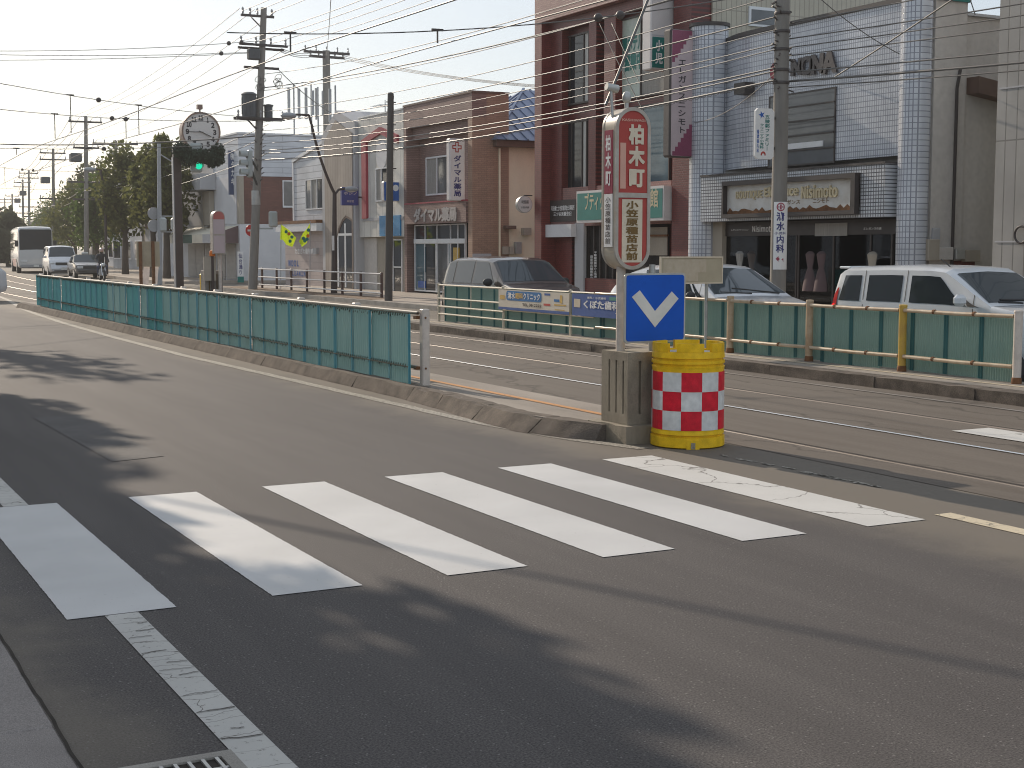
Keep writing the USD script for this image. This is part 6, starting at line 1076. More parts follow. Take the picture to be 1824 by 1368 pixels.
# ------------------------------------------------------------------ overhead lines
def sagline(p, q, sag, n=16):
    p, q = np.asarray(p, float), np.asarray(q, float); t = np.linspace(0, 1, n)[:, None]; L = p + (q - p) * t; L[:, 2] -= 4 * sag * (t * (1 - t))[:, 0]; return L
def cable(name, p, q, sag, r, label, group, m='cable', n=16): return solo(name, MB().tube(sagline(p, q, sag, n), r, 6), m, label, 'cable', group, smooth=True)
ORD = ('topmost', 'second from the top', 'third from the top', 'fourth from the top', 'fifth from the top', 'sixth from the top', 'seventh from the top', 'eighth from the top', 'ninth from the top')
G1 = 'power lines between the two concrete poles'; L1 = 'thin power line strung high between the tall pole and the boutique pole'
t1 = on1(Z1(26)); tR = onR(11.5)
for k, dx in enumerate((-0.85, -0.35, 0.32)): cable('power_line', t1 + [dx, 0, 0.1], tR + [dx, 0, 0.1], 0.35, 0.012, 'thin power line leaving the tall pole top to the upper right, ' + ('outermost', 'middle', 'innermost')[k] + ' of three', G1)
for k, (dx, dz) in enumerate(((-0.9, 0), (-0.3, 0), (0.4, 0), (0.95, -0.1))): cable('power_line', on1(Z1(76)) + [dx, 0, dz], onR(9.9) + [dx * 0.8, 0, dz], 0.3, 0.012, 'power line from the tall pole second crossarm, ' + ('first', 'second', 'third', 'last')[k] + ' insulator from the left', G1)
G2 = 'telephone cables between the two concrete poles'; L2 = 'slack pale cable across the shop fronts'
for k, (z1c, zrc, sg_, r_) in enumerate(((8.75, 7.9, 0.4, 0.013), (8.1, 7.3, 0.35, 0.013), (7.25, 6.75, 0.32, 0.012), (6.85, 6.35, 0.3, 0.016), (6.5, 6.1, 0.33, 0.011), (6.25, 5.82, 0.3, 0.013), (6.0, 5.72, 0.36, 0.012), (5.72, 5.36, 0.3, 0.018), (5.6, 5.3, 0.34, 0.016))):
    cable('telephone_cable', on1(z1c) + [0.05, -0.2, 0], onR(zrc) + [-0.17, 0, 0], sg_, r_, L2 + ', ' + ORD[k], G2, 'cable_grey')
lo = sagline(on1(5.35) + [0, -0.2, 0], onR(5.12) + [-0.17, 0, 0], 0.32, 60); solo('spiral_cable', MB().tube(lo, 0.022, 6), 'cable_grey', 'lowest thick spiral bound cable between the two concrete poles', 'cable', smooth=True)
t_ = np.linspace(0, 1, 1500); sp_ = np.stack([np.interp(t_, np.linspace(0, 1, 60), lo[:, i]) for i in range(3)], 1); sp_[:, 0] += 0.03 * np.cos(t_ * 900); sp_[:, 2] += 0.03 * np.sin(t_ * 900) - 0.02; solo('spiral_hanger', MB().tube(sp_, 0.006, 3), 'cable', 'thin coiled hanger wire wound along the lowest cable', 'hanger wire')
G3 = 'cables right of the boutique pole'; L3 = 'dark cable running right from the boutique pole'
EN = np.array([18.6, -14.0, 0])
for k, (zrc, ze_, sg_, r_) in enumerate(((6.25, 6.9, 0.35, 0.012), (5.95, 6.3, 0.45, 0.013), (5.78, 6.2, 0.5, 0.012), (5.62, 5.7, 0.45, 0.012), (5.3, 5.35, 0.55, 0.016), (5.12, 4.95, 0.5, 0.024), (5.0, 4.8, 0.5, 0.013))): cable('telephone_cable', onR(zrc) + [0.17, 0, 0], EN + [0, 0, ze_], sg_, r_, L3 + ', ' + ORD[k], G3)
for k, dx in enumerate((-0.8, 0, 0.8)): cable('power_line', tR + [dx, 0, 0.1], EN + [dx, 0, 11.6], 0.3, 0.01, 'high power line leaving the boutique pole to the right, ' + ('street side', 'middle', 'shop side')[k], 'power lines right of the boutique pole')
ca = at(1487, 137, 0, 21.62); cable('service_drop', ca, at(1745, -34, 0, 19.6), 0.02, 0.016, 'straight dark service cable slanting up across the boutique front', None)
cable('service_drop', onR(7.4), at(1602, 96, 0, 21.3), 0.15, 0.009, 'thin drop wire from the boutique pole to the right tiled column', None)
cable('service_drop', onR(5.4), at(1232, 219, 0, 21.4), 0.25, 0.009, 'thin drop wire from the boutique pole to the left tiled column', None)
cable('service_drop', at(1722, -20, 0, 21.6), at(1737, 26, 0, 21.6), 0.0, 0.012, 'short cable hanging over the gap at the right', None)
q = np.array([6.99, 11.6, 3.16]); cable('feed_cable', q + [0.06, 0, 0], at(1235, -210, 1, 12.2), 0.02, 0.014, 'black feed cable rising steeply from the stop sign top', None)
cable('service_drop', at(1068, 42, 0, 21.45), at(1150, 205, 0, 20.9), 0.05, 0.014, 'dark wire slanting down across the red building windows', None); cable('service_drop', at(1090, 42, 0, 21.45), at(1140, 150, 0, 20.9), 0.02, 0.014, 'second dark wire slanting down across the red building windows', None)
# to the left along the bend
for i in range(4):
    a, ha = (PA + (PB - PA), 0) if i == 0 else FP[i - 1]; b, hb_ = FP[i]
    A0 = PB if i == 0 else a + [0.2, 0, ha]; B0 = b + [0.2, 0, hb_]
    lab = ('power line from tall pole to pole among trees, ', 'power line from pole among trees to pole over bus, ', 'far power line beyond the pole over the bus, ', 'farthest power line between the smallest poles, ')[i]
    for k, (dx, dz) in enumerate( ((-1.0, -0.1), (-0.4, -0.1), (0.5, -0.1), (-0.9, -1.6), (0.8, -1.6), (0.1, -4.6), (-0.2, -5.2), (0.2, -5.7))): cable('power_line', A0 + [dx, 0, dz], B0 + [dx, 0, dz], 0.5 + 0.01 * i, 0.013 + 0.005 * i, lab + ('top left', 'top middle', 'top right', 'second arm left', 'second arm right', 'upper low one', 'middle low one', 'lowest')[k], 'power lines up the street' if i else 'power lines to the pole among the trees', n=12)
# tram contact wires and their span wires
for k, xc in enumerate((9.15, 11.75)):
    Y = np.concatenate([np.arange(-30, 60, 3.0), np.arange(60, 400, 8.0)]); cw_ = np.stack([xc + bend(Y) + 0.12 * np.sin(Y / 9), Y, 5.5 + 0.2 * k + 0.05 * np.cos(Y / 4.5)], 1)
    solo('contact_wire', MB().tube(cw_, 0.013, 5), 'cable', ('tram contact wire over the nearer track', 'tram contact wire over the further track')[k], 'contact wire', smooth=True)
GS = 'tram span wires'; LS = 'thin span wire with ball insulators across the tram tracks'
def span(p, q, sag, balls, lab=LS):
    sw_ = thing('span_wire', lab, 'span wire', p, group=GS); put('wire', MB().tube(sagline(p, q, sag, 14), 0.012, 5), 'cable', sw_)
    for t in balls: c = sagline(p, q, sag, 101)[int(t * 100)]; put('insulator', MB().ell(c, (0.09, 0.09, 0.09), 1), 'dark_metal', sw_, smooth=True)
    h = sagline(p, q, sag, 101); 
    for xc in (9.15, 11.75):
        j = int(np.argmin(np.abs(h[:, 0] - xc - float(bend(p[1]))))); zc = 5.56 + (0.2 if xc > 10 else 0)
        if 0.03 < h[j][2] - zc < 2.0: put('hanger', MB().bar(h[j], [h[j][0], h[j][1], zc], 0.025).bar(h[j] + [-0.12, 0, 0.02], h[j] + [0.12, 0, 0.02], 0.04), 'dark_metal', sw_)
span(on1(Z1(72)), (-0.5, 52, 8.3), 0.35, (0.05, 0.08), 'high span wire with ball insulators from the tall pole out to the left'); span(on1(Z1(92)), (-0.5, 50, 8.0), 0.25, (0.1,), 'second high span wire just under the first, out to the left'); span(on1(Z1(93)), (-0.5, 58, 8.6), 0.25, (), 'third high span wire crossing to the far left')
span(on1(Z1(210)), (-0.5, 40, 7.2), 0.35, (0.42,), 'span wire with one ball insulator sloping down to the transformer arm'); span(on1(Z1(215)), (-0.5, 46, 6.75), 0.45, (0.33, 0.36), 'span wire with paired ball insulators sloping down to the transformer arm'); span(on1(Z1(255)), (-0.5, 66, 6.4), 0.4, (0.3,), 'low span wire passing behind the street clock')
span(FP[0][0] + [0, 0, 7.2], (4, 88, 7.8), 0.5, (0.25, 0.3), 'distant span wire with paired insulators at the pole among the trees'); span(FP[0][0] + [0, 0, 6.0], (3, 100, 6.8), 0.5, (0.4,), 'distant lower span wire with one insulator at the pole among the trees'); span(FP[1][0] + [0, 0, 6.4], (8, 150, 7.4), 0.5, (0.3, 0.35), 'far span wire at the utility pole above the bus')
span(BP[0] + [0, 0, BP[1] - 0.3], (8.0, 21.0, 7.7), 0.5, (), 'long wire from the pole behind the gable to over the tracks'); span(onR(6.9), (8, 27, 5.9), 0.3, (0.3, 0.34), 'span wire with paired insulators from the boutique pole to over the tracks')
cable('feeder_cable', on1(Z1(242)), at(-150, 249, 1, 75), 0.3, 0.03, 'thick black feeder cable level across the sky at the left', None); cable('feeder_cable', on1(Z1(157)), DPT + [2.5, -12, 1.3], 0.25, 0.02, 'dark cable from the tall pole over the dark post', None)
for k in range(3): cable('power_line', BP[0] + [0.9, -0.3, BP[1] - 0.25 - 0.1 * k], at(1010 + 30 * k, 155 + 4 * k, 0, 30), 0.25, 0.017, 'thin line from the pole behind the gable towards the blue roof, ' + ORD[k], 'lines from the pole behind the gable')
for k in range(3): cable('power_line', BP[0] + [-0.9, -0.3, BP[1] - 0.2 - 0.1 * k], on1(Z1(84 + k * 3)) + [0.8, 0, 0], 0.12, 0.017, 'short line between the tall pole and the pole behind the gable, ' + ORD[k], 'lines between the tall pole and the rear pole')
cable('telephone_cable', on1(Z1(122)) + [0.7, 0, 0], at(640, 225, 0, 24), 0.3, 0.016, 'slack cable from the tall pole down to the white building roof', None)
bundle = sagline((-3.0, 36.0, 7.6), (9.0, 3.0, 7.4), 0.35, 30); solo('telephone_cable', MB().tube(bundle, 0.032, 8), 'cable', 'thick bundled cable crossing high over the near lane', 'cable', smooth=True)
# ------------------------------------------------------------------ trees
def leafmat(name, lo, hi):
    MATS[name] = usdkit.material(stage, '/World/Looks/' + name, {'geo': ('geometry', {}), 'n': ('noise_texture', {'scale': 0.9, 'detail': 3.0}), 'r': ('rgb_ramp', {'ramp': [(0.3, lo), (0.7, hi)]}), 'oi': ('map_range', {'from_min': 0.0, 'from_max': 1.0, 'to_min': 0.7, 'to_max': 1.35}),
        'm': ('mix_color', {'blend_type': 'multiply', 'fac': 1.0, 'use_clamp_result': False}), 'p': ('principled_bsdf', {'roughness': 0.6, 'specular_ior_level': 0.3}), 't': ('translucent_bsdf', {}), 'x': ('mix_closure', {'fac': 0.5})},
        [('geo.position', 'n.vector'), ('n.fac', 'r.fac'), ('geo.random_per_island', 'oi.value'), ('r.color', 'm.a'), ('oi.result', 'm.b'), ('m.result', 'p.base_color'), ('m.result', 't.color'), ('p.BSDF', 'x.closure1'), ('t.BSDF', 'x.closure2')], surface='x.closure')
leafmat('leaf_olive', (0.14, 0.155, 0.045), (0.23, 0.24, 0.08)); leafmat('leaf_green', (0.085, 0.135, 0.035), (0.15, 0.21, 0.06)); leafmat('leaf_far', (0.10, 0.11, 0.06), (0.16, 0.165, 0.09))
mat('bark', (0.09, 0.07, 0.055), 0.95, var=0.25, scale=6, stretch=(1, 1, 0.2))
def tree(label, b, h, r, z0, n, size, m, group='roadside trees', shape=0.8, name='street_tree'):
    t = thing(name, label, 'tree', b, group=group); b = np.asarray(b, float); tk = MB()
    tk.tube([b, b + [0.05, 0.02, h * 0.3], b + [-0.04, 0.05, h * 0.62], b + [0.02, 0, h * 0.9]], [0.028 * h + 0.02, 0.022 * h, 0.012 * h, 0.02], 10)
    cs, rd = [], []; K = 46
    for k in range(K):
        u = (k + 0.5) / K; z = z0 + (h - z0) * u; prof = r * (math.sin(math.pi * min(1, 0.16 + 0.84 * u)) ** 0.55) * (1 - 0.25 * u ** 2) * shape + 0.1
        a = k * 2.4 + rng.uniform(-0.5, 0.5); d = prof * rng.uniform(0.45, 1.0); cs.append(b + [d * math.cos(a), d * math.sin(a), z + rng.uniform(-0.25, 0.25)]); rd.append(r * rng.uniform(0.26, 0.5))
        if k % 4 == 0: tk.tube([b + [0, 0, max(z - 0.9, z0 * 0.75)], (b + [0, 0, z - 0.3]) * 0.5 + cs[-1] * 0.5, cs[-1]], [0.012 * h, 0.008 * h, 0.012], 6)
    put('trunk', tk, 'bark', t, smooth=40); put('crown', leafs(cs, n, np.array(rd), size), m, t)
    return t
TL = [(296, 258, 3, 2.5, 'leaf_olive', 'tallest olive columnar tree next to the slim grey signal pole'), (272, 272, 3, 2.2, 'leaf_olive', 'olive columnar tree second from the signal pole'), (222, 275, 3, 2.7, 'leaf_olive', 'broad olive tree in the middle of the roadside row'), (172, 330, 2.4, 2.7, 'leaf_green', 'rounder bright green tree in the roadside row'), (133, 343, 2.4, 2.6, 'leaf_olive', 'olive tree behind the silver van'), (104, 362, 2.2, 3.0, 'leaf_green', 'low green tree behind the bus'), (168, 305, 5.0, 2.6, 'leaf_far', 'dark conical tree rising behind the roadside row'), (318, 285, 3.0, 2.4, 'leaf_green', 'dark green tree directly behind the clock post')]
for k, (x, yt, z0, r, m, lab) in enumerate(TL):
    b = along(x, 18.9 if k not in (6, 7) else 21.5); b[2] = 0.1
    if k == 5: b = along(x, 20.5)
    h = float(at(x, yt, 1, b[1])[2]); tree(lab, b, h, r * b[1] / 118 if k != 7 else 1.8, z0, 3600, 0.17, m)
for k, (x, yt, lab) in enumerate(((70, 395, 'distant hazy tree clump over the bus roof'), (12, 400, 'distant hazy tree left of the bus'), (88, 380, 'distant hazy tree right of the bus'))):
    b = along(x, 26 - 12 * (k == 1), 52, 900); b[1] = min(b[1], 420); h = max(5.0, float(at(x, yt, 1, b[1])[2])); tree(lab, b, h, h * 0.45, 0.8, 1500, 0.5, 'leaf_far', 'distant trees', 1.0, 'distant_tree')
# the near pavement's trees, whose shade lies over the crosswalk
NT = [((-0.6, 19.6, 0), 8.9, 1.9, 4.0, 15000, 'leafy near pavement tree shading the front of the crosswalk'), ((-0.2, 29.3, 0), 8.1, 1.6, 4.8, 9000, 'leafy near pavement tree shading the lane beyond the crosswalk'), ((2.0, 40.5, 0), 9.4, 1.2, 7.0, 330, 'thin near pavement tree streaking the lane with faint shade')]
for b, h, r, z0, n, lab in NT: tree(lab, b, h, r, z0, n, 0.19, 'leaf_green', 'trees on the near pavement', 0.9, 'pavement_tree')

# ------------------------------------------------------------------ buildings further up
for k, (Ya, Yb, h, m, lab) in enumerate(((93, 104, 6.5, 'wall_buff', 'buff two storey shop glimpsed behind the roadside trees'), (106, 121, 7.5, 'wall_grey', 'grey shop building behind the roadside tree row'), (124, 146, 6.0, 'wall_white', 'pale building behind the far end of the tree row'), (168, 200, 9.0, 'wall_grey', 'grey block above the distant trees near the bus'))):
    x = 22.5 + float(bend((Ya + Yb) / 2)) + (14 if k == 3 else 0); fbg = thing('far_building', lab, 'building', (x, Ya, 0.1), group='buildings behind the trees'); put('wall', MB().box(x, x + 9, Ya, Yb, 0, h), m, fbg); put('roof_edge', MB().box(x - 0.1, x + 9, Ya - 0.1, Yb + 0.1, h + 0.003, h + 0.2), 'eave_brown', fbg)
    for j in range(4):
        for zz in (0.9, 3.9): y = Ya + (Yb - Ya) * (j + 0.2) / 4; wv = put('window', MB().box(x - 0.06, x + 0.01, y, y + (Yb - Ya) * 0.16, zz, zz + 1.5), 'alu_white', fbg); put('pane', MB().box(x - 0.075, x - 0.062, y + 0.1, y + (Yb - Ya) * 0.16 - 0.1, zz + 0.1, zz + 1.4), 'glass_dark', wv)
        wv = put('window', MB().box(x + 0.8 + 2 * j, x + 2.1 + 2 * j, Ya - 0.06, Ya + 0.01, 3.4, 4.9), 'alu_white', fbg)

for k, (Ya, Yb, h, m, lab) in enumerate(((-14, -3, 7.0, 'wall_grey', 'grey shop building behind the photographer on the near side'), (-2, 9, 6.2, 'wall_buff', 'buff shop building on the near pavement'), (10, 21, 7.4, 'wall_white', 'white shop building on the near pavement'), (22, 34, 6.5, 'wall_buff', 'buff building further along the near pavement'), (36, 52, 7.0, 'wall_grey', 'grey building midway along the near pavement'), (54, 74, 7.2, 'wall_white', 'white building beyond the midway grey one'), (76, 98, 6.4, 'eave_brown', 'brown building far along the near pavement'), (100, 140, 7.5, 'wall_grey', 'long grey building at the far end of the near side'))):
    fbg = thing('near_building', lab, 'building', (-6, Ya, 0.1), group='buildings on the near side'); put('wall', MB().box(-15, -5.2, Ya, Yb, 0, h), m, fbg)
    for j in range(3):
        for zz, hh_ in ((0.6, 2.1), (4.0, 1.4)): y = Ya + 0.9 + j * 3.4; wv = put('window', MB().box(-5.21, -5.14, y, y + 2.2, zz, zz + hh_), 'alu_white', fbg); put('pane', MB().box(-5.138, -5.12, y + 0.1, y + 2.1, zz + 0.1, zz + hh_ - 0.1), 'glass_dark', wv)

# ------------------------------------------------------------------ vehicles
def carpaint(name, c, metal=0.0, rough=0.25): mat(name, c, rough, metal=metal, var=0.03, space='obj', coat=0.6, spec=0.5)
carpaint('car_white', (0.60, 0.62, 0.64)); carpaint('car_silver', (0.58, 0.59, 0.61), 0.35); carpaint('car_umber', (0.045, 0.038, 0.036), 0.1); carpaint('bus_white', (0.50, 0.50, 0.49)); carpaint('car_black', (0.03, 0.03, 0.033)); carpaint('bus_red', (0.42, 0.05, 0.03))
mat('car_glass', (0.028, 0.035, 0.04), 0.03, var=0.05, space='obj', spec=0.55); mat('tyre', (0.02, 0.02, 0.02), 0.9, space='obj'); mat('wheel_rim', (0.5, 0.5, 0.5), 0.35, metal=0.7, space='obj'); mat('trim_black', (0.025, 0.025, 0.027), 0.55, space='obj'); mat('chrome', (0.7, 0.7, 0.7), 0.15, metal=1.0, space='obj'); mat('lamp_clear', (0.6, 0.62, 0.62), 0.12, space='obj', spec=0.8); mat('lamp_red', (0.45, 0.01, 0.01), 0.2, space='obj'); mat('plate', (0.66, 0.66, 0.62), 0.5, space='obj'); mat('plate_yellow', (0.6, 0.5, 0.06), 0.5, space='obj')
mat('coach_glass', (0.02, 0.023, 0.028), 0.2, var=0.05, space='obj', spec=0.2)
emit('brake_light', (1.0, 0.03, 0.03), 1.4)
class Body:
    def __init__(s, W, top, belt, bot=0.24, tuck=0.94, front=0.86, tumble=0.13):
        s.W, s.tuck, s.front, s.tumble, s.beltz, s.bot = W, tuck, front, tumble, belt, bot; s.ty, s.tz = np.array(top, float).T; s.y0, s.y1 = s.ty[0], s.ty[-1]; s.L = s.y1 - s.y0
    def sec(s, y):
        zt = float(np.interp(y, s.ty, s.tz)); u = (y - s.y0) / s.L; e0, e1 = min(1, (y - s.y0) / 0.35), min(1, (s.y1 - y) / 0.55)
        w = s.W / 2 * (s.tuck + (1 - s.tuck) * math.sin(e0 * math.pi / 2)) * (s.front + (1 - s.front) * math.sin(e1 * math.pi / 2)); zb = s.bot + 0.10 * (1 - min(e0, e1)); zl = min(s.beltz, zt - 0.07); zl = max(zl, zb + 0.1)
        g = max(zt - zl, 0.05); wt = w - s.tumble * min(g, 1.2) - 0.02; k = min(1, g / 0.4)
        return np.array([(0, zb), (w * 0.86, zb), (w * 0.97, zb + 0.10), (w, zb + (zl - zb) * 0.55), (w * 0.985, zl), (wt, zl + g * (0.80 + 0.08 * k)), (wt - 0.10 * k - 0.03, zl + g * 0.975), (0, zt + 0.012)])
    def pt(s, y, c):
        q = s.sec(y); i = min(int(abs(c)), 6); f = abs(c) - i; x, z = q[i] * (1 - f) + q[i + 1] * f; return np.array([x if c >= 0 else -x, y, z])
    def shell(s):
        Y = np.unique(np.concatenate([s.ty, np.linspace(s.y0, s.y1, 46)])); C = [0, 1, 2, 2.5, 3, 3.5, 4, 4.5, 5, 5.4, 6, 6.5, 7]; R = C + [-c for c in C[-2:0:-1]]; n = len(R)
        V = np.array([s.pt(y, c) for y in Y for c in R]); F = [[i * n + j, i * n + (j + 1) % n, (i + 1) * n + (j + 1) % n, (i + 1) * n + j] for i in range(len(Y) - 1) for j in range(n)]; m = MB().add(V, F)
        for i, fl in ((0, 1), (len(Y) - 1, 0)): c = len(V) if i == 0 else len(V) + n + 1; ring = V[i * n:(i + 1) * n]; m.add(np.vstack([ring.mean(0), ring]), [[0, 1 + (j if not fl else (j + 1) % n), 1 + ((j + 1) % n if not fl else j)] for j in range(n)])
        return m
    def patch(s, y0, y1, c0, c1, off=0.006, ny=10, nc=6):
        Y = np.linspace(y0, y1, ny) if np.ndim(y0) == 0 else None; G = np.zeros((ny, nc, 3)); C = np.linspace(c0, c1, nc)
        for j in range(nc):
            ya, yb = (y0, y1) if np.ndim(y0) == 0 else (np.interp(j / (nc - 1), [0, 1], y0), np.interp(j / (nc - 1), [0, 1], y1))
            for i in range(ny): G[i, j] = s.pt(ya + (yb - ya) * i / (ny - 1), C[j])
        N = np.cross(np.gradient(G, axis=0), np.gradient(G, axis=1)); N /= np.maximum(np.linalg.norm(N, axis=2, keepdims=True), 1e-9); ctr = np.array([0, G[:, :, 1].mean(), 0.75]); N *= np.sign(((G - ctr) * N).sum(2, keepdims=True)); G = G + N * off
        return MB().add(G.reshape(-1, 3), [[i * nc + j, i * nc + j + 1, (i + 1) * nc + j + 1, (i + 1) * nc + j] for i in range(ny - 1) for j in range(nc - 1)])
    def across(s, y0, y1, c, off=0.006):
        """A pane right across the car, from section coordinate c on one side to c on the other."""
        C = list(np.linspace(c, 7, 6)) + list(-np.linspace(7, c, 6)[1:]); ny = 9; G = np.array([[s.pt(y0 + (y1 - y0) * i / (ny - 1), q) for q in C] for i in range(ny)]); nc = len(C)
        N = np.cross(np.gradient(G, axis=0), np.gradient(G, axis=1)); N /= np.maximum(np.linalg.norm(N, axis=2, keepdims=True), 1e-9); N *= np.sign(N[:, :, 2:]); G = G + N * off
        return MB().add(G.reshape(-1, 3), [[i * nc + j, i * nc + j + 1, (i + 1) * nc + j + 1, (i + 1) * nc + j] for i in range(ny - 1) for j in range(nc - 1)])
def wheels(t, B, ys, r=0.29, wd=0.17):
    for y in ys:
        for s in (-1, 1):
            x = s * (B.sec(y)[3][0] + 0.012); A = MB(); n = 24
            put('wheel_arch', MB().tube([(x - s * 0.2, y, r + 0.01), (x - s * 0.008, y, r + 0.01)], r * 1.17, n), 'trim_black', t)
            w = put('tyre', MB().tube([(x - s * wd, y, r), (x - s * 0.02, y, r), (x, y, r)], [r, r, r * 0.93], n), 'tyre', t, smooth=40); put('rim', MB().tube([(x - s * 0.02, y, r), (x + s * 0.004, y, r)], r * 0.66, n), 'wheel_rim', w)
def seam(t, B, y, c0=2.2, c1=4.9, side=1): put('door_seam', B.patch(y - 0.006, y + 0.006, c0 * side, c1 * side, 0.003, 2, 8), 'trim_black', t)
def mirror(t, y, x, z, m, s=(0.10, 0.055, 0.075)): put('mirror', MB().ell((x, y, z), s), m, t, smooth=True)

# white boxy hatchback
KX, KY = 15.08, 15.02
k1 = local('hatchback', 'white boxy hatchback with its brake light on, behind the yellow barrier post', 'car', (KX, KY, 0), math.pi, 'cars waiting in the far lane')
B = Body(1.475, [(-1.70, 0.55), (-1.697, 1.06), (-1.66, 1.28), (-1.59, 1.55), (-1.50, 1.62), (-0.6, 1.65), (0.05, 1.648), (0.26, 1.625), (0.33, 1.585), (0.98, 1.135), (1.02, 1.11), (1.30, 1.06), (1.52, 0.985), (1.64, 0.86), (1.69, 0.64), (1.70, 0.5)], 1.075, tumble=0.11)
put('body', B.shell(), 'car_white', k1, smooth=32)
put('windscreen', B.across(0.37, 0.955, 5.75), 'car_glass', k1, smooth=True)
for s in (-1, 1):
    put('side_window', B.patch((-1.55, -1.46), (-1.15, -1.15), s * 4.04, s * 4.85), 'car_glass', k1, smooth=True); put('side_window', B.patch(-1.02, -0.42, s * 4.06, s * 4.85), 'car_glass', k1, smooth=True); put('side_window', B.patch((-0.27, -0.27), (0.66, 0.20), s * 4.06, s * 4.85), 'car_glass', k1, smooth=True); put('quarter_light', B.patch((0.68, 0.60), (0.86, 0.62), s * 4.06, s * 4.45), 'trim_black', k1)
    for y in (-1.085, -0.345, 0.76): seam(k1, B, y, 2.2, 5.0, s)
    put('tail_light', B.patch((-1.69, -1.65), (-1.61, -1.56), s * 3.5, s * 4.5, 0.012, 4, 6), 'lamp_red', k1); put('brake_light', B.patch(-1.685, -1.62, s * 3.7, s * 3.88, 0.016, 3, 3), 'brake_light', k1)
    for y in (-0.95, -0.20): put('door_handle', MB().rbox(s * 0.725, s * 0.757, y - 0.07, y + 0.07, 0.965, 1.005, 0.012), 'car_white', k1)
    put('headlight', MB().ell((s * 0.53, 1.60, 0.80), (0.14, 0.10, 0.095)), 'lamp_clear', k1, smooth=True); put('mirror', MB().rbox(s * 0.75, s * 0.95, 0.60, 0.72, 1.09, 1.26, 0.05), 'car_white', k1, smooth=30)
put('rear_spoiler', MB().rbox(-0.55, 0.55, -1.72, -1.5, 1.585, 1.625, 0.02), 'car_white', k1); put('grille', MB().rbox(-0.36, 0.36, 1.655, 1.70, 0.62, 0.76, 0.01), 'trim_black', k1); put('bumper_intake', MB().rbox(-0.5, 0.5, 1.66, 1.705, 0.33, 0.46, 0.01), 'trim_black', k1); put('number_plate', MB().box(-0.16, 0.16, 1.70, 1.712, 0.47, 0.60), 'plate_yellow', k1)
put('wiper', MB().tube([(-0.45, 1.0, 1.14), (0.05, 0.955, 1.18), (0.45, 0.94, 1.19)], 0.014, 5), 'trim_black', k1); put('wiper', MB().tube([(0.1, 1.0, 1.14), (0.5, 0.96, 1.16)], 0.014, 5), 'trim_black', k1); put('antenna', MB().tube([(0.5, 0.2, 1.64), (0.5, 0.05, 1.75)], 0.008, 5), 'trim_black', k1); put('bonnet_seam', B.across(1.045, 1.055, 5.6, 0.003), 'trim_black', k1); wheels(k1, B, (-1.12, 1.20), 0.27)
UsdGeom.Xformable(k1.prim).AddScaleOp().Set(Gf.Vec3f(1, 1.18, 0.955))
# silver car
k2 = local('silver_car', 'silver car behind the pale notice board, bonnet towards the white hatchback', 'car', (15.15, 21.3, 0), math.pi, 'cars waiting in the far lane')
B = Body(1.70, [(-2.2, 0.6), (-2.18, 0.95), (-1.95, 1.15), (-1.55, 1.40), (-1.0, 1.52), (-0.2, 1.545), (0.30, 1.51), (0.42, 1.48), (1.28, 1.02), (1.33, 0.99), (1.8, 0.90), (2.05, 0.80), (2.17, 0.62), (2.2, 0.5)], 0.93, tumble=0.22)
put('body', B.shell(), 'car_silver', k2, smooth=32); put('windscreen', B.across(0.46, 1.24, 5.7), 'car_glass', k2, smooth=True)
for s in (-1, 1):
    put('side_window', B.patch((-0.95, -0.95), (-0.15, -0.15), s * 4.05, s * 4.95), 'car_glass', k2, smooth=True); put('side_window', B.patch((-0.07, -0.07), (0.80, 0.32), s * 4.06, s * 4.95), 'car_glass', k2, smooth=True); put('quarter_light', B.patch((0.86, 0.55), (1.1, 0.60), s * 4.06, s * 4.7), 'car_glass', k2); mirror(k2, 0.80, s * 0.95, 1.0, 'trim_black'); put('headlight', MB().ell((s * 0.62, 2.02, 0.72), (0.16, 0.14, 0.08)), 'lamp_clear', k2, smooth=True)
    for y in (-0.11, 0.86): seam(k2, B, y, 2.2, 5.0, s)
put('wiper', MB().tube([(-0.6, 1.27, 1.04), (0.0, 1.16, 1.10), (0.3, 1.10, 1.13)], 0.014, 5), 'trim_black', k2); put('wiper', MB().tube([(0.0, 1.27, 1.04), (0.6, 1.19, 1.07)], 0.014, 5), 'trim_black', k2); put('grille', MB().rbox(-0.4, 0.4, 2.13, 2.19, 0.6, 0.74, 0.01), 'trim_black', k2); wheels(k2, B, (-1.35, 1.35), 0.30)
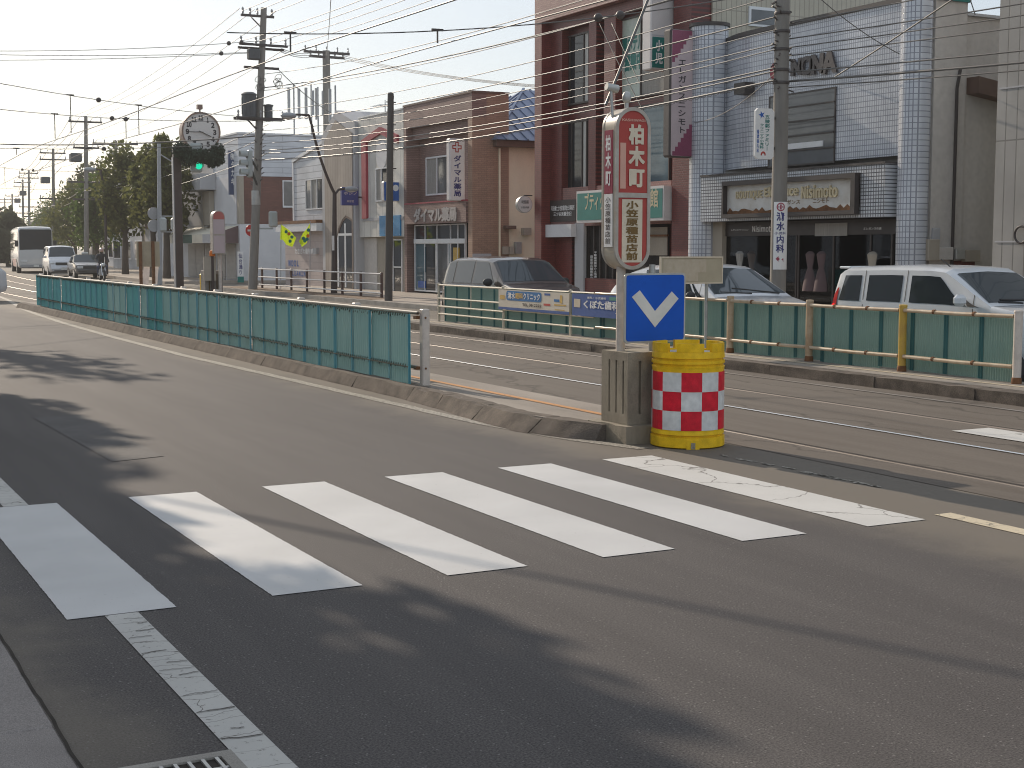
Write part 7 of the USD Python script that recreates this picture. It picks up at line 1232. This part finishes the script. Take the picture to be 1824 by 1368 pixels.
# dark van
k3 = local('dark_minivan', 'dark grey minivan behind the steel rails in front of the cream house', 'car', (15.18, 29.1, 0), math.pi, 'cars waiting in the far lane')
B = Body(1.72, [(-2.25, 0.6), (-2.24, 1.0), (-2.12, 1.35), (-1.95, 1.58), (-1.7, 1.655), (-0.8, 1.68), (0.25, 1.66), (0.55, 1.61), (1.32, 1.10), (1.38, 1.07), (1.9, 0.98), (2.12, 0.85), (2.23, 0.62), (2.25, 0.5)], 1.02, tumble=0.20)
put('body', B.shell(), 'car_umber', k3, smooth=32); put('windscreen', B.across(0.60, 1.29, 5.65), 'car_glass', k3, smooth=True)
for s in (-1, 1):
    put('side_window', B.patch((-2.0, -1.88), (-1.50, -1.50), s * 4.05, s * 4.95), 'car_glass', k3, smooth=True); put('side_window', B.patch(-1.42, -0.42, s * 4.06, s * 4.95), 'car_glass', k3, smooth=True); put('side_window', B.patch((-0.32, -0.32), (0.95, 0.38), s * 4.06, s * 4.95), 'car_glass', k3, smooth=True); mirror(k3, 0.85, s * 0.98, 1.10, 'trim_black', (0.12, 0.06, 0.09)); put('headlight', MB().ell((s * 0.64, 2.06, 0.78), (0.16, 0.13, 0.09)), 'lamp_clear', k3, smooth=True)
    for y in (-1.46, -0.37, 1.0): seam(k3, B, y, 2.2, 5.0, s)
    put('belt_trim', B.patch(-2.1, 1.2, s * 3.93, s * 4.0, 0.006, 12, 2), 'chrome', k3)
put('grille', MB().rbox(-0.4, 0.4, 2.2, 2.26, 0.64, 0.8, 0.01), 'trim_black', k3); wheels(k3, B, (-1.38, 1.38), 0.32)
UsdGeom.Xformable(k3.prim).AddScaleOp().Set(Gf.Vec3f(1, 0.9, 0.97))
# coach, van, saloon, far car
def hd(Y): return math.pi - math.atan(0.115 * min(max((Y - 50) / 70, 0), 1))
bp = np.array([14.75 + float(bend(112)), 112.4, 0])
k4 = local('coach', 'tall white coach with red lower stripes at the far left', 'coach', bp, hd(112), 'oncoming vehicles up the street')
B = Body(2.5, [(-5.6, 0.8), (-5.55, 3.0), (-5.4, 3.32), (0, 3.38), (4.9, 3.36), (5.25, 3.28), (5.42, 3.05), (5.52, 1.9), (5.58, 1.3), (5.6, 0.7)], 1.55, bot=0.35, tumble=0.04, front=0.94, tuck=0.97)
put('body', B.shell(), 'bus_white', k4, smooth=32)
put('windscreen', MB().prism(rr(2.18, 1.72, 0.12), (-1.09, 5.50, 1.42), (1, 0, 0), (0, -0.03, 1), (0, 0.05, 0)), 'coach_glass', k4)
for s in (-1, 1):
    put('side_window', B.patch(-5.2, 4.9, s * 4.05, s * 4.85, 0.01, 4, 3), 'car_glass', k4); put('red_stripe', B.patch(-5.5, 3.6, s * 2.0, s * 3.0, 0.008, 3, 3), 'bus_red', k4); put('headlight', MB().rbox(s * 0.62, s * 1.05, 5.56, 5.62, 0.78, 0.96, 0.03), 'lamp_clear', k4); put('mirror', MB().rbox(s * 1.2, s * 1.42, 5.6, 5.75, 1.9, 2.35, 0.03), 'trim_black', k4)
    for j in range(7): put('window_post', B.patch(-5.2 + 1.6 * j, -5.12 + 1.6 * j, s * 4.03, s * 4.87, 0.014, 2, 2), 'bus_white', k4)
put('bumper', MB().rbox(-1.1, 1.1, 5.55, 5.63, 0.4, 0.62, 0.03), 'lamp_grey', k4); put('number_plate', MB().box(-0.18, 0.18, 5.63, 5.645, 0.45, 0.6), 'plate', k4); wheels(k4, B, (-3.4, 3.9), 0.48, 0.3)
vp = np.array([15.35 + float(bend(96)), 96.2, 0])
k5 = local('van', 'silver passenger van in front of the coach', 'van', vp, hd(96), 'oncoming vehicles up the street')
B = Body(1.8, [(-2.4, 0.7), (-2.38, 1.3), (-2.2, 1.88), (-1.9, 1.95), (0.6, 1.96), (0.95, 1.9), (1.65, 1.22), (1.72, 1.18), (2.15, 1.02), (2.33, 0.8), (2.4, 0.5)], 1.12, tumble=0.14)
put('body', B.shell(), 'car_silver', k5, smooth=32); put('windscreen', B.across(0.98, 1.62, 5.5), 'car_glass', k5, smooth=True); put('grille', MB().rbox(-0.5, 0.5, 2.3, 2.37, 0.72, 0.9, 0.02), 'trim_black', k5); put('number_plate', MB().box(-0.17, 0.17, 2.41, 2.42, 0.42, 0.58), 'plate', k5); put('bumper_intake', MB().rbox(-0.6, 0.6, 2.35, 2.405, 0.34, 0.41, 0.01), 'trim_black', k5)
for s in (-1, 1): put('side_window', B.patch(-2.1, 0.9, s * 4.05, s * 4.9), 'car_glass', k5); put('headlight', MB().ell((s * 0.68, 2.24, 0.84), (0.18, 0.12, 0.09)), 'lamp_clear', k5, smooth=True); mirror(k5, 1.3, s * 1.02, 1.25, 'car_silver')
wheels(k5, B, (-1.45, 1.45), 0.31)
tp = np.array([16.05 + float(bend(89)), 89.0, 0])
k6 = local('saloon_car', 'dark saloon car with a white roof lamp beside the silver van', 'car', tp, hd(89), 'oncoming vehicles up the street')
SAL = [(-2.3, 0.6), (-2.28, 0.92), (-1.5, 0.98), (-0.95, 1.38), (-0.3, 1.43), (0.25, 1.41), (0.95, 0.98), (1.0, 0.95), (1.9, 0.86), (2.2, 0.78), (2.28, 0.6), (2.3, 0.5)]
B = Body(1.68, SAL, 0.90, tumble=0.3); put('body', B.shell(), 'car_black', k6, smooth=32); put('bonnet', B.across(1.02, 2.1, 5.2, 0.01), 'car_silver', k6, smooth=True); put('windscreen', B.across(0.3, 0.92, 5.4), 'car_glass', k6, smooth=True); put('roof_lamp', MB().rbox(-0.2, 0.2, -0.1, 0.05, 1.44, 1.56, 0.03), 'plate', k6); put('grille', MB().rbox(-0.4, 0.4, 2.22, 2.3, 0.6, 0.74, 0.01), 'trim_black', k6)
for s in (-1, 1): put('headlight', MB().rbox(s * 0.42, s * 0.74, 2.2, 2.29, 0.6, 0.74, 0.02), 'lamp_clear', k6); mirror(k6, 0.75, s * 0.92, 1.0, 'car_black'); put('side_window', B.patch(-0.9, 0.7, s * 4.05, s * 4.8), 'car_glass', k6)
wheels(k6, B, (-1.35, 1.4), 0.3)
fp = along(6, 5.2); k7 = local('white_car', 'small white car at the far left edge beside the coach', 'car', fp, math.pi / 2 + 0.35, 'oncoming vehicles up the street')
B = Body(1.68, [(-2.1, 0.6), (-2.08, 1.0), (-1.5, 1.5), (-1, 1.6), (0.3, 1.6), (1.1, 1.05), (1.15, 1.02), (1.9, 0.86), (2.1, 0.5)], 0.95, tumble=0.2); put('body', B.shell(), 'car_white', k7, smooth=32); put('windscreen', B.across(0.4, 1.05, 5.5), 'car_glass', k7, smooth=True)
for s in (-1, 1): put('side_window', B.patch(-1.5, 0.6, s * 4.05, s * 4.9), 'car_glass', k7)
wheels(k7, B, (-1.3, 1.3), 0.3)
# motorcycle and rider
mp = np.array([15.75 + float(bend(81)), 80.5, 0]); mc = local('motorcycle', 'dark motorcycle coming down the far lane under its rider', 'motorcycle', mp, hd(80)); 
for y in (-0.65, 0.68): w_ = put('tyre', MB().tm(trimesh.creation.torus(0.26, 0.055, 24, 10, transform=trimesh.transformations.rotation_matrix(math.pi / 2, [0, 1, 0])).apply_translation([0, y, 0.31])), 'tyre', mc, smooth=True); put('rim', MB().tube([(-0.03, y, 0.31), (0.03, y, 0.31)], 0.2, 16), 'wheel_rim', w_)
put('tank', MB().ell((0, 0.12, 0.80), (0.16, 0.30, 0.13)), 'car_black', mc, smooth=True); put('seat', MB().rbox(-0.14, 0.14, -0.62, -0.1, 0.74, 0.82, 0.03), 'trim_black', mc); put('engine', MB().rbox(-0.2, 0.2, -0.15, 0.3, 0.28, 0.68, 0.06), 'wheel_rim', mc); put('fork', MB().tube([(-0.09, 0.68, 0.31), (-0.09, 0.42, 1.0)], 0.03, 6).tube([(0.09, 0.68, 0.31), (0.09, 0.42, 1.0)], 0.03, 6), 'chrome', mc); put('handlebar', MB().tube([(-0.36, 0.28, 1.05), (-0.1, 0.40, 1.0), (0.1, 0.40, 1.0), (0.36, 0.28, 1.05)], 0.018, 6), 'trim_black', mc); put('headlight', MB().ell((0, 0.55, 0.9), (0.1, 0.08, 0.1)), 'lamp_clear', mc, smooth=True); put('fender', MB().rbox(-0.07, 0.07, -0.95, -0.4, 0.58, 0.66, 0.02), 'sign_navy', mc)
rd = local('person', 'rider in dark jacket, blue trousers and pale helmet astride the motorcycle', 'person', mp, hd(80))
mat('jacket', (0.04, 0.04, 0.045), 0.8, space='obj'); mat('trousers', (0.05, 0.065, 0.12), 0.85, space='obj'); mat('skin', (0.42, 0.26, 0.19), 0.6, space='obj'); mat('helmet', (0.5, 0.36, 0.32), 0.25, space='obj')
def limbs(bones, size=0.03):
    M = manifold3d.Manifold()
    for (a, ra), (b, rb) in bones: M += manifold3d.Manifold.batch_hull([manifold3d.Manifold.sphere(ra, 14).translate(list(map(float, a))), manifold3d.Manifold.sphere(rb, 14).translate(list(map(float, b)))])
    m = M.refine_to_length(size).to_mesh(); t = trimesh.Trimesh(m.vert_properties[:, :3], m.tri_verts, process=True); trimesh.smoothing.filter_taubin(t, iterations=8); return np.asarray(t.vertices), np.asarray(t.faces)
J = {}
bones = [(((0, -0.32, 0.92), 0.17), ((0, -0.20, 1.20), 0.16)), (((0, -0.20, 1.20), 0.16), ((0, -0.10, 1.40), 0.15)), (((0, -0.08, 1.46), 0.07), ((0, -0.03, 1.58), 0.06)), (((0, 0.0, 1.62), 0.10), ((0, 0.0, 1.70), 0.10))]
for s in (-1, 1):
    bones += [(((s * 0.19, -0.12, 1.42), 0.075), ((s * 0.33, 0.02, 1.18), 0.055)), (((s * 0.33, 0.02, 1.18), 0.055), ((s * 0.33, 0.26, 1.07), 0.04)), (((s * 0.33, 0.26, 1.07), 0.04), ((s * 0.31, 0.34, 1.06), 0.03)), (((s * 0.12, -0.30, 0.90), 0.10), ((s * 0.22, 0.18, 0.78), 0.075)), (((s * 0.22, 0.18, 0.78), 0.07), ((s * 0.20, -0.05, 0.38), 0.05)), (((s * 0.20, -0.05, 0.36), 0.045), ((s * 0.21, 0.12, 0.31), 0.04)), (((0, -0.12, 1.42), 0.12), ((s * 0.19, -0.12, 1.42), 0.075))]
put('body', limbs(bones), 'jacket', rd, smooth=True)
leg = []
for s in (-1, 1): leg += [(((s * 0.12, -0.30, 0.90), 0.112), ((s * 0.22, 0.18, 0.78), 0.088)), (((s * 0.22, 0.18, 0.78), 0.084), ((s * 0.20, -0.05, 0.40), 0.062))]
put('trousers', limbs(leg), 'trousers', rd, smooth=True); put('helmet', MB().ell((0, -0.02, 1.69), (0.135, 0.155, 0.14)), 'helmet', rd, smooth=True); put('face', MB().ell((0, 0.085, 1.64), (0.075, 0.05, 0.07)), 'skin', rd, smooth=True); put('nose', MB().ell((0, 0.14, 1.635), (0.015, 0.02, 0.02), 1), 'skin', rd, smooth=True)

# ------------------------------------------------------------------ the afternoon haze
MATS['haze_air'] = usdkit.material(stage, '/World/Looks/haze_air', {'v': ('principled_volume', {'color': (0.93, 0.94, 0.95), 'density': 0.00035, 'anisotropy': 0.55})}, [], volume='v.volume')
tag(put('haze', MB().box(-1200, 1900, -300, 2700, -1.2, 60), 'haze_air'), kind='stuff')
